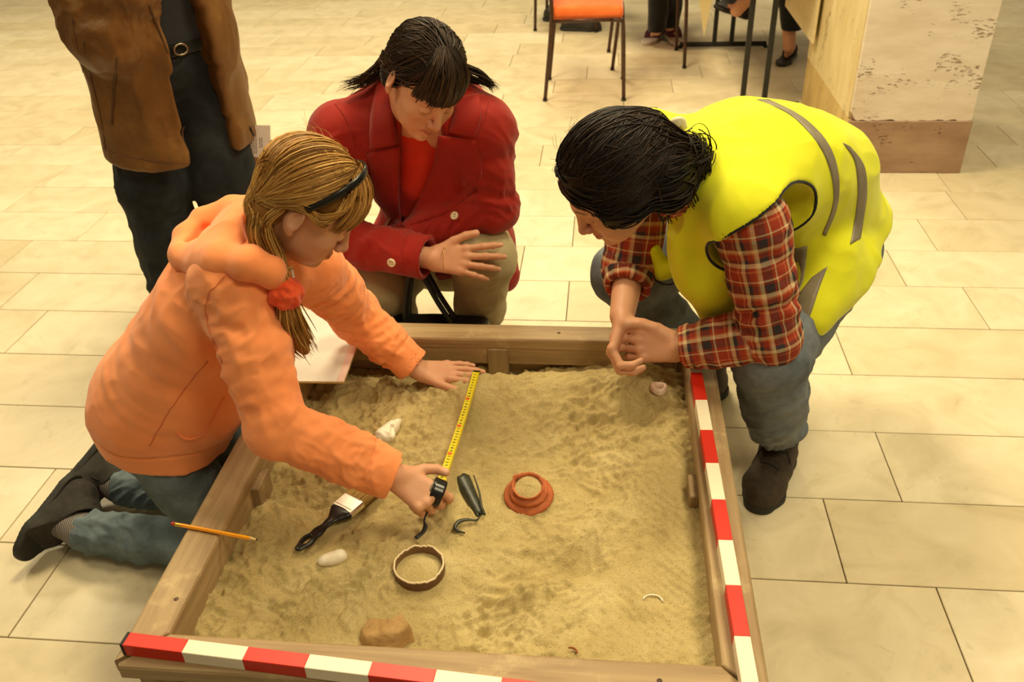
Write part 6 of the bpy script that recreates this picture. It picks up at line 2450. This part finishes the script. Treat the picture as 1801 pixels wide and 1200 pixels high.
    hair_object('hair', base, [(S1, W1), (FS, W1), (np.array(K), np.linspace(.0022, .0009, 13)), (np.array(K2), W1*.9), (np.array(fl), np.linspace(.0006, .00025, 13))],
                [(26, 17, 12), (36, 24, 16), (20, 13, 9), (46, 31, 21)], w, M_hairmat, 3)
    # pale ribbon clip
    c = aty(1188, 232, 1.75)
    rb = smooth_path([c+[-.018, .0, -.012], c+[-.008, -.004, .012], c+[.010, 0, .020], c+[.020, .004, .004]], 14)
    obj('hair_clip', *tube(rb, np.interp(np.linspace(0, 1, 14), [0, .5, 1], [.010, .014, .006]), 6, 1.0, .12, up=(0, 1, 0)), mat_noise('pale_ribbon', rgb(206, 196, 160), rgb(222, 212, 180), 40, .5), w)
    return w


YELLOW = yellow_woman()

# ------------------------------------------------------------------ man in the brown leather jacket, standing behind the girl
def mat_leather():
    k = NT('tan_leather')
    tc = k.n('ShaderNodeTexCoord')
    n1 = k.n('ShaderNodeTexNoise', i_Scale=5.0, i_Detail=6.0, i_Roughness=.65)
    k.l(tc.outputs['Object'], n1.inputs['Vector'])
    rp = k.ramp([(.3, rgb(88, 56, 22)), (.52, rgb(114, 76, 32)), (.72, rgb(142, 102, 50))])
    k.l(n1.outputs['Fac'], rp.inputs[0]); k.l(rp.outputs[0], k.b.inputs['Base Color'])
    k.b.inputs['Roughness'].default_value = .46
    k.b.inputs['Specular IOR Level'].default_value = .4
    n2 = k.n('ShaderNodeTexNoise', i_Scale=60.0, i_Detail=6.0, i_Roughness=.7)
    k.l(tc.outputs['Object'], n2.inputs['Vector'])
    bp = k.n('ShaderNodeBump', i_Strength=.7, i_Distance=.003)
    k.l(n2.outputs['Fac'], bp.inputs['Height']); k.l(bp.outputs[0], k.b.inputs['Normal'])
    return k.m


def man():
    FW = unit([.75, -.66, 0]); RT = unit([-.66, -.75, 0])
    Z = np.array([0, 0, 1.0])
    M_leather = mat_leather()
    M_navy = mat_fabric('navy_shirt', rgb(34, 36, 40), rgb(44, 47, 52), 6)
    M_mden = mat_denim('dark_denim', rgb(30, 33, 36), rgb(42, 46, 50), rgb(58, 62, 66))
    B = np.array([-1.315, 2.535, 0.0])
    hipR = B+RT*.10+Z*.90; hipL = B-RT*.10+Z*.90
    knR = np.array([-1.42, 2.475, .50]); knL = np.array([-1.225, 2.555, .50])
    anR = np.array([-1.46, 2.52, .10]); anL = np.array([-1.20, 2.61, .10])
    ch = B+Z*1.22; nk = B+FW*.02+Z*1.47
    shR = B+RT*.20+Z*1.42; shL = B-RT*.16+Z*1.42
    elR = aty(186, 62, 2.33); wrR = elR+np.array([.17, .02, .20])
    elL = shL+np.array([-.02, .09, -.30]); wrL = aty(418, 240, 2.68)
    H = Frame(B+FW*.06+Z*1.66, FW*.9-Z*.35, Z, 1.04)
    s = SDF()
    head(s, H)
    s.cap(H(0, -.03, -.06), nk, .056, .060, .03)
    s.cap(B+Z*.95, B+Z*1.12, .15, .145, .04, u=FW, eu=.7).cap(B+Z*1.12, ch, .145, .16, .04, u=FW, eu=.7).cap(ch, nk, .16, .07, .06, u=FW, eu=.7)
    s.cap(shR, shL, .05, .05, .04)
    s.chain([shR, elR, wrR], [.052, .043, .030], .02).chain([shL, elL, wrL], [.052, .043, .030], .02)
    s.chain([hipR, knR, anR], [.09, .06, .042], .03).chain([hipL, knL, anL], [.09, .06, .042], .03)
    for a in (anR, anL):
        s.chain([a, a+FW*.06-Z*.06, a+FW*.15-Z*.075], [.036, .032, .026], .02)
    n1, _ = hand(s, wrR, unit([.5, .1, .85]), RT*.6+FW*.5, True, 1.05, curls=[(.8, .8, .4)]*4)
    n2, tl = hand(s, wrL, unit([.42, -.05, -.9]), unit([-.2, -.9, .1]), False, 1.05, curls=[(.35, .4, .3)]*4, thumb=(.5, -.35, -.7))
    m = skin_object('person', s, [H], n1+n2, [(H.O, .17)], 'man in brown leather jacket standing behind the girl, holding a paper sheet', h=.0045, origin=tuple(B))
    # jeans
    s = SDF()
    s.cap(B+Z*.98, B+Z*.88, .155, .165, .04, u=FW, eu=.75)
    s.cap(hipR-RT*.012, knR, .098, .106, .03, wr=wrinkle(.004, 2, .3)).cap(hipL, knL, .104, .104, .03, wr=wrinkle(.004, 2, .9))
    for k_, a in ((knR, anR), (knL, anL)):
        s.cap(k_, a-Z*.03, .103, .092, .03, wr=wrinkle(.005, 2.5, .6))
    s.half((0, 0, .045), (0, 0, -1), .004)
    V, F = s.mesh(.006)
    V = limb_folds(V, F, knR, anR, .10, .008, 12, 1.2, 1.0, 3)
    V = limb_folds(V, F, hipR, knR, .10, .006, 10, 1.2, 1.0, 5)
    V = folds(V, normals(V, F), .004, (9, 9, 9), 91)
    je = obj('jeans', V, F, M_mden, m)
    for a in (anR, anL):
        shoe(m, a-FW*.07-[0, 0, .10], a+FW*.21-[0, 0, .10], (0, 0, 1), a+Z*.1, 1.1, M_dkshoe, M_dksole, lace_mat=M_lace)
    # shirt and belt
    s = SDF()
    s.cap(B+Z*.97, B+Z*1.15, .168, .165, .04, u=FW, eu=.78).cap(B+Z*1.15, ch+Z*.04, .165, .175, .04, u=FW, eu=.76).cap(ch+Z*.04, nk, .175, .075, .06, u=FW, eu=.76)
    s.half(B+Z*.93, (0, 0, -1), .006)
    V, F = s.mesh(.006)
    V = folds(V, normals(V, F), .005, (8, 8, 5), 95)
    obj('shirt', V, F, M_navy, m)
    ring = [B+Z*.925+(FW*math.cos(a)*.133+RT*math.sin(a)*.172) for a in np.linspace(0, 2*np.pi, 50)]
    bl = obj('belt', *tube(ring, .019, 8, .28, 1.0, cap=False), M_black, m)
    c = B+FW*.141+Z*.925
    pts = [c+RT*.017*math.cos(a)*1.2+Z*.015*math.sin(a)+FW*.004 for a in np.linspace(0, 2*np.pi, 20)]
    obj('buckle', *tube(pts, .0035, 6, cap=False), mat_noise('buckle_steel', rgb(150, 140, 116), rgb(180, 168, 140), 40, .3, metallic=1), bl)
    # leather jacket, open in front
    s = SDF()
    lo = B+Z*.63-FW*.01; mid = B+Z*.95; up = B+Z*1.25
    s.cap(lo-Z*.08, mid, .232, .216, .05, u=FW, eu=.86, wr=wrinkle(.006, 1, .5)).cap(mid, up, .216, .192, .05, u=FW, eu=.90, wr=wrinkle(.006, 1.3, .9)).cap(up, nk-Z*.02, .190, .10, .07, u=FW, eu=.90)
    s.cap(shR, shL, .078, .078, .05)
    s.cap(shR, elR, .094, .094, .04, wr=wrinkle(.006, 1.6, .3)).cap(elR, wrR, .092, .060, .03, wr=wrinkle(.006, 1.8, .9))
    s.cap(shL, elL, .085, .075, .04, wr=wrinkle(.006, 2, .3)).cap(elL, wrL-Z*.0, .075, .050, .03)
    e = unit(wrL-elL); s.half(wrL-e*.01, e, .004, wrL, .10)
    e = unit(wrR-elR); s.half(wrR-e*.01, e, .004, wrR, .10)
    hb = B+Z*.615
    s.half(hb, unit(np.array([-.05, .05, -1.0])), .005, hb, .33)
    # hollow hem and front opening
    s.cap(lo-Z*.2, B+Z*.72, .186, .165, .01, 's', u=FW, eu=.86)
    oc = B+FW*.24+Z*.98+RT*-.006
    Mo = np.stack([RT, FW, Z])
    for z0, hw in ((.62, .078), (.78, .070), (.94, .062), (1.10, .055), (1.26, .050), (1.40, .050)):
        s.boxc(B+FW*.22+Z*z0-RT*.012, (hw, .16, .085), Mo, .02, 's')
    V, F = s.mesh(.005)
    V = folds(V, normals(V, F), .009, (8, 8, 4), 101)
    V = limb_folds(V, F, shR, elR, .094, .008, 15, 1.2, 1.0, 3)
    V = limb_folds(V, F, elR, wrR, .085, .008, 18, 1.2, 1.0, 5)
    V = folds(V, normals(V, F), .0034, (20, 20, 12), 107)
    ja = obj('leather_jacket', V, F, M_leather, m)
    sf = Surf(V, F)
    M_stitch = mat_noise('leather_edge', rgb(70, 42, 18), rgb(86, 54, 26), 60, .6)
    piping('pocket_welt', sf, [(206, 102), (202, 140), (199, 180), (197, 218)], .0035, M_stitch, ja, 20, .0005)
    piping('panel_seam', sf, [(126, 30), (140, 100), (158, 180), (168, 250)], .0016, M_stitch, ja, 30, .0004)
    piping('panel_seam', sf, [(146, 70), (158, 130), (176, 200), (186, 262)], .0016, M_stitch, ja, 30, .0004)
    piping('hem_seam', sf, [(162, 252), (200, 268), (260, 282), (320, 288), (352, 288)], .0016, M_stitch, ja, 30, .0004)
    piping('zip_edge', sf, [(262, 10), (290, 80), (318, 160), (342, 230), (357, 296)], .0030, M_stitch, ja, 40, .0, miss=2.42)
    # zip pull on the far panel
    zp = aty(441, 228, 2.50)
    obj('zip_pull', *tube([zp+[0, 0, .01], zp, zp+[.006, 0, -.02]], [.003, .004, .003], 6), mat_noise('dark_metal', rgb(50, 44, 36), rgb(66, 60, 50), 40, .35, metallic=.8), ja)
    return m, wrL


MAN, man_wl = man()
# printed sheet in his left hand
def sheet():
    c0 = aty(452, 248, 2.62)
    u = unit([.93, .30, -.16]); v = unit(np.array([.16, .10, 1.0])-u*(u @ np.array([.16, .10, 1.0])))
    n = np.cross(u, v)
    root = empty('paper_sheet', c0-v*.075, 'white printed paper sheet held low beside the brown jacket', 'paper')
    W, Hh = .115, .105
    org = c0+u*.042-v*.052
    G = []
    nu = 12
    for i in range(nu):
        for j in range(2):
            a = i/(nu-1)
            G.append(org-u*W*(1-a)+v*Hh*j+n*.006*math.sin(a*3.0))
    G = np.array(G)
    F = [(2*i, 2*i+2, 2*i+3, 2*i+1) for i in range(nu-1)]
    V = np.concatenate([G, G-n*.0004]); m = len(G)
    obj('leaf', V, F+[tuple(x+m for x in q[::-1]) for q in F], mat_noise('print_paper', rgb(222, 212, 206), rgb(230, 220, 214), 20, .8), root)
    ink = MB()
    sg = np.sign(n @ (CAM-c0))
    rg = np.random.default_rng(5)
    for k in range(11):                                  # lines of type run up the turned sheet
        a = .16+.055*k+(.05 if k > 8 else 0)
        b0, b1 = .12, rg.uniform(.72, .9)
        if k > 8: b0, b1 = .3, .62
        b = b0
        while b < b1:
            ln = rg.uniform(.04, .11)
            p = lambda aa, bb: org-u*W*(1-aa)+v*Hh*bb+n*(.006*math.sin(aa*3.0)+.0006*sg)
            ink.add([p(a, b), p(a+.018, b), p(a+.018, min(b+ln, b1)), p(a, min(b+ln, b1))], [(0, 1, 2, 3)])
            b += ln+.018
    tag(ink.build('printed_text', mat_noise('print_ink', rgb(70, 62, 60), rgb(80, 72, 70), 30, .8), root), kind='stuff')


sheet()

# ------------------------------------------------------------------ chairs, tables and seated visitors in the background
M_ctube = mat_noise('brown_tube', rgb(58, 36, 26), rgb(78, 50, 36), 40, .35, metallic=.3)
M_cseat = mat_fabric('orange_upholstery', rgb(226, 102, 40), rgb(238, 118, 54), 14, 500)
M_tsteel = mat_noise('black_steel', rgb(26, 26, 24), rgb(40, 40, 36), 40, .45, metallic=.3)
M_tclothb = mat_noise('birch_panel', rgb(214, 196, 150), rgb(226, 210, 168), 8, .6, stretch=(1, 1, 8))


def chair(c, yaw, label):
    """tubular chair: c is the middle of its feet on the floor, yaw 0 faces +x"""
    root = empty('tube_chair', c, label, 'chair', 'orange tube chairs by the tables')
    ca, sa = math.cos(yaw), math.sin(yaw)
    W = lambda x, y, z: np.array([c[0]+x*ca-y*sa, c[1]+x*sa+y*ca, z])
    hw = .20
    for y in (-hw, hw):
        leg = [W(.20, y, .006), W(.185, y, .40), W(.165, y, .428), W(.13, y, .434)]
        obj('front_leg', *tube(smooth_path(leg, 16), .011, 10), M_ctube, root)
        obj('seat_rail', *tube([W(.14, y, .434), W(-.19, y, .428)], .010, 10), M_ctube, root)
        rear = [W(-.235, y, .006), W(-.195, y, .43), W(-.205, y, .62), W(-.245, y, .84)]
        obj('rear_leg', *tube(smooth_path(rear, 18), .011, 10), M_ctube, root)
        for x in (.20, -.235):
            obj('foot', *tube([W(x, y, 0), W(x, y, .012)], .0135, 10), M_cap, root)
    s = SDF().boxc(W(-.01, 0, .462), (.165, .155, .006), [[ca, sa, 0], [-sa, ca, 0], [0, 0, 1]], .01, 'u', .030)
    v, f = s.mesh(.006)
    obj('seat', v, f, M_cseat, root)
    s = SDF().boxc(W(-.232, 0, .76), (.004, .165, .075), [[ca, sa, 0], [-sa, ca, 0], [0, 0, 1]], .01, 'u', .020)
    v, f = s.mesh(.006)
    obj('backrest', v, f, M_cseat, root)
    return root


chair((-.10, 5.02, 0), 0.0, 'orange upholstered tube chair standing alone in front of the tables')
chair((.26, 5.62, 0), 0.06, 'tube chair pulled up to the table beside the purple sneakers')
chair((-.28, 6.55, 0), 3.0, 'orange tube chair occupied by a visitor behind the lone chair')


def seated(c, yaw, mats, label, shoe_mat, sole_mat, crossed=False, feet=None, bare=False, shoes=None, sname='shoe', ssc=1.0, hi=.05):
    """a visitor on a chair, mostly above the picture; c is under the hips"""
    ca, sa = math.cos(yaw), math.sin(yaw)
    W = lambda x, y, z: np.array([c[0]+x*ca-y*sa, c[1]+x*sa+y*ca, z])
    FWv = np.array([ca, sa, 0])
    hp = W(0, 0, .56); hR = W(.02, -.09, .55); hL = W(.02, .09, .55)
    aR, aL = feet
    kR = W(.42, -.10, .55)*.5+np.array([aR[0], aR[1], .55])*.5; kL = W(.42, .10, .55)*.5+np.array([aL[0], aL[1], .55])*.5
    kR[2] = kL[2] = .54
    ch = W(-.02, 0, .92); nk = W(.03, 0, 1.10)
    H = Frame(W(.08, 0, 1.27), FWv-np.array([0, 0, .45]), (0, 0, 1), 1.0)
    sR, sL = W(.0, -.18, 1.05), W(.0, .18, 1.05)
    eR, eL = W(.16, -.22, .82), W(.16, .22, .82); wR, wL = W(.36, -.10, .80), W(.36, .10, .80)
    s = SDF(); head(s, H)
    s.cap(H(0, -.03, -.06), nk, .052, .056, .03)
    s.cap(hp, ch, .12, .13, .04, u=FWv, eu=.72).cap(ch, nk, .13, .06, .05, u=FWv, eu=.72).cap(sR, sL, .045, .045, .03)
    s.chain([sR, eR, wR], [.045, .037, .028], .02).chain([sL, eL, wL], [.045, .037, .028], .02)
    s.chain([hR, kR, aR], [.08, .052, .037], .03).chain([hL, kL, aL], [.08, .052, .037], .03)
    for a, (he, to) in zip((aR, aL), shoes):
        up_ = unit(a-he)
        s.chain([a, he*.75+to*.25+[0, 0, .045], he*.45+to*.55+[0, 0, .035]], [.030, .024, .016], .02)
    hand(s, wR, FWv, (0, 0, 1), True); hand(s, wL, FWv, (0, 0, 1), False)
    p = skin_object('person', s, [H], [], [(H.O, .13)], label, h=.006, origin=(c[0], c[1], 0))
    for a, (he, to) in zip((aR, aL), shoes):
        shoe(p, he, to, (0, 0, 1), a+[0, 0, .06], ssc, shoe_mat, sole_mat, sname, hi=hi, w=.041)
    s = SDF()
    s.cap(hR, hL, .125, .125, .04)
    for h_, k_, a in ((hR, kR, aR), (hL, kL, aL)):
        e = a+[0, 0, .10] if bare else a+[0, 0, -.01]
        s.cap(h_, k_, .10, .078, .03, wr=wrinkle(.004, 2, .4)).cap(k_, e, .076, .060, .02, wr=wrinkle(.005, 2, .4))
        s.half(e, (0, 0, -1), .004, e, .12)
    V, F = s.mesh(.007)
    obj('trousers', V, F, mats[0], p)
    s = SDF()
    s.cap(hp+[0, 0, .02], ch, .155, .165, .04, u=FWv, eu=.78).cap(ch, nk, .165, .075, .05, u=FWv, eu=.78).cap(sR, sL, .065, .065, .04)
    s.chain([sR, eR, wR], [.066, .058, .046], .02).chain([sL, eL, wL], [.066, .058, .046], .02)
    V, F = s.mesh(.008)
    obj('top', V, F, mats[1], p)
    s = SDF().ell(H(0, -.02, .038), (.084, .102, .088), H.M).ell(H(0, -.06, -.04), (.06, .045, .07), H.M, .03).ell(H(0, .115, -.045), (.08, .08, .088), H.M, .01, 's').cap(H(0, .03, -.16), H(0, .01, -.09), .06, .05, .01, 's')
    V, F = s.mesh(.006)
    V += normals(V, F)*(.002*vnoise(V*80, 3))[:, None]
    obj('hair', V, F, mats[2], p)
    return p


M_dk = mat_fabric('black_trouser', rgb(20, 20, 22), rgb(30, 30, 32), 8)
M_dk2 = mat_fabric('charcoal_trouser', rgb(44, 44, 44), rgb(60, 60, 58), 8)
M_top1 = mat_fabric('grey_sweater', rgb(96, 96, 100), rgb(116, 116, 120), 8)
M_hair0 = mat_noise('brown_hair', rgb(52, 36, 24), rgb(76, 54, 36), 60, .5, stretch=(1, 1, 6))
M_purple = mat_noise('purple_knit', rgb(70, 28, 46), rgb(96, 40, 62), 200, .8)
M_wsole = mat_noise('white_sole', rgb(206, 196, 184), rgb(224, 214, 204), 60, .5)
M_blsuede = mat_noise('black_leather', rgb(18, 17, 16), rgb(30, 28, 26), 60, .45)
# sneakers: one foot in front of the other
fa, fb = at(1155, 52, .10), at(1178, 44, .11)
sa_ = (at(1158, 62, 0)+[.01, .02, 0], at(1137, 79, 0)+[-.01, -.02, 0]); sb_ = (at(1170, 53, .03)+[0, .01, 0], at(1196, 83, .0)+[.01, -.01, 0])
seated((.10, 6.42, 0), -.75, (M_dk, M_top1, M_hair0), 'seated visitor in black trousers and purple sneakers at the table', M_purple, M_wsole, feet=(fa, fb), shoes=(sa_, sb_), sname='sneaker', ssc=1.05, hi=.085)
# visitor behind the lone chair
a1, a2 = at(1002, 28, .10), at(978, 16, .10)
seated((-.42, 6.80, 0), -.35, (M_dk2, M_top1, M_hair0), 'seated visitor in dark clothes behind the lone orange chair', M_dkshoe, M_dksole, feet=(a1, a2), ssc=1.1,
       shoes=((at(988, 52, 0), at(1058, 54, 0)), (at(958, 36, 0), at(1020, 34, 0))))
# visitor by the pillar with bare ankles and black pumps
a1, a2 = at(1388, 82, .10), at(1296, 18, .32)
seated((1.24, 6.15, 0), -1.9, (M_dk, M_dk2, M_hair0), 'seated visitor with bare ankles and black shoes beside the pillar', M_blsuede, M_blsuede, feet=(a1, a2), bare=True, sname='pump', hi=.015,
       shoes=((at(1394, 100, 0)+[0, .05, 0], at(1372, 116, 0)+[0, -.03, 0]), (at(1306, 34, .24)+[.02, .02, 0], at(1268, 12, .30)+[-.04, -.02, 0])))


def table(x0, x1, y0, y1, label, cloth_pts):
    """steel trestle table with a pale top"""
    root = empty('trestle_table', ((x0+x1)/2, (y0+y1)/2, 0), label, 'table', 'steel frame tables with pale tops')
    MB().box((x0, y0, .715), (x1, y1, .745), .004).build('table_top', M_tclothb, root)
    return root


def pair_legs(root, p1, p2, top, bar0, bar1):
    for p in (p1, p2):
        MB().box((p[0]-.013, p[1]-.013, .022), (p[0]+.013, p[1]+.013, top), .002).build('leg', M_tsteel, root)
    d = np.array(bar1)-np.array(bar0)
    obj('foot_bar', *tube([np.array([*bar0, .024]), np.array([*bar1, .024])], .016, 4), M_tsteel, root, False)
    for b in (bar0, bar1):
        MB().box((b[0]-.016, b[1]-.016, 0), (b[0]+.016, b[1]+.016, .012), .002).build('foot', M_cap, root)


t1 = table(.50, 1.03, 4.55, 6.35, 'steel frame table with pale top standing against the pillar', None)
g1 = at(1305, 182, .03); g2 = at(1343, 182, .03); ge = at(1408, 183, .024)
pair_legs(t1, g1, g2, .715, (g1[0]-.10, g1[1]), (ge[0]-.012, g1[1]))
MB().box((1.015, 4.58, .36), (1.028, 5.40, .714), .002).build('end_panel', M_tclothb, t1)
k1 = at(1256, 76, .03); k2 = at(1286, 76, .03)
pair_legs(t1, k1, k2, .715, (k1[0]-.22, k1[1]), (1.02, k1[1]))
# hanging corner of pale cloth at the left end of the table
v = [at(1238, 66, .30), at(1262, 0, .52)+[0, 0, .20], at(1215, 0, .52)+[0, 0, .20]]
v = np.array([v[0], v[1], v[2]])
n = unit(np.cross(v[1]-v[0], v[2]-v[0]))
V = np.concatenate([v, v-n*.003])
obj('table_cloth_corner', V, [(0, 1, 2), (5, 4, 3), (0, 3, 4, 1), (1, 4, 5, 2), (2, 5, 3, 0)], M_tclothb, t1, False)

# ------------------------------------------------------------------ black handbag standing behind the sandbox
def handbag():
    c = np.array([-.455, 2.01, 0])
    root = empty('handbag', c, 'black handbag with long straps standing between the red coat and sandbox', 'bag')
    s = SDF().boxc(c+[0, .0, .155], (.13, .030, .12), np.eye(3), .01, 'u', .022)
    s.half(c+[0, 0, .002], (0, 0, -1), .004)
    v, f = s.mesh(.006)
    v = folds(v, normals(v, f), .004, (10, 10, 10), 17)
    obj('bag_body', v, f, M_blsuede, root)
    for y in (-.018, .018):
        pts = smooth_path([c+[-.075, y, .29], c+[-.065, y, .37], c+[-.045, y, .45], c+[-.025, y+.02, .45], c+[.02, y, .37], c+[.06, y, .29]], 30)
        obj('strap', *tube(pts, .010, 6, .35, 1.0), M_blsuede, root)


handbag()
build_sand()
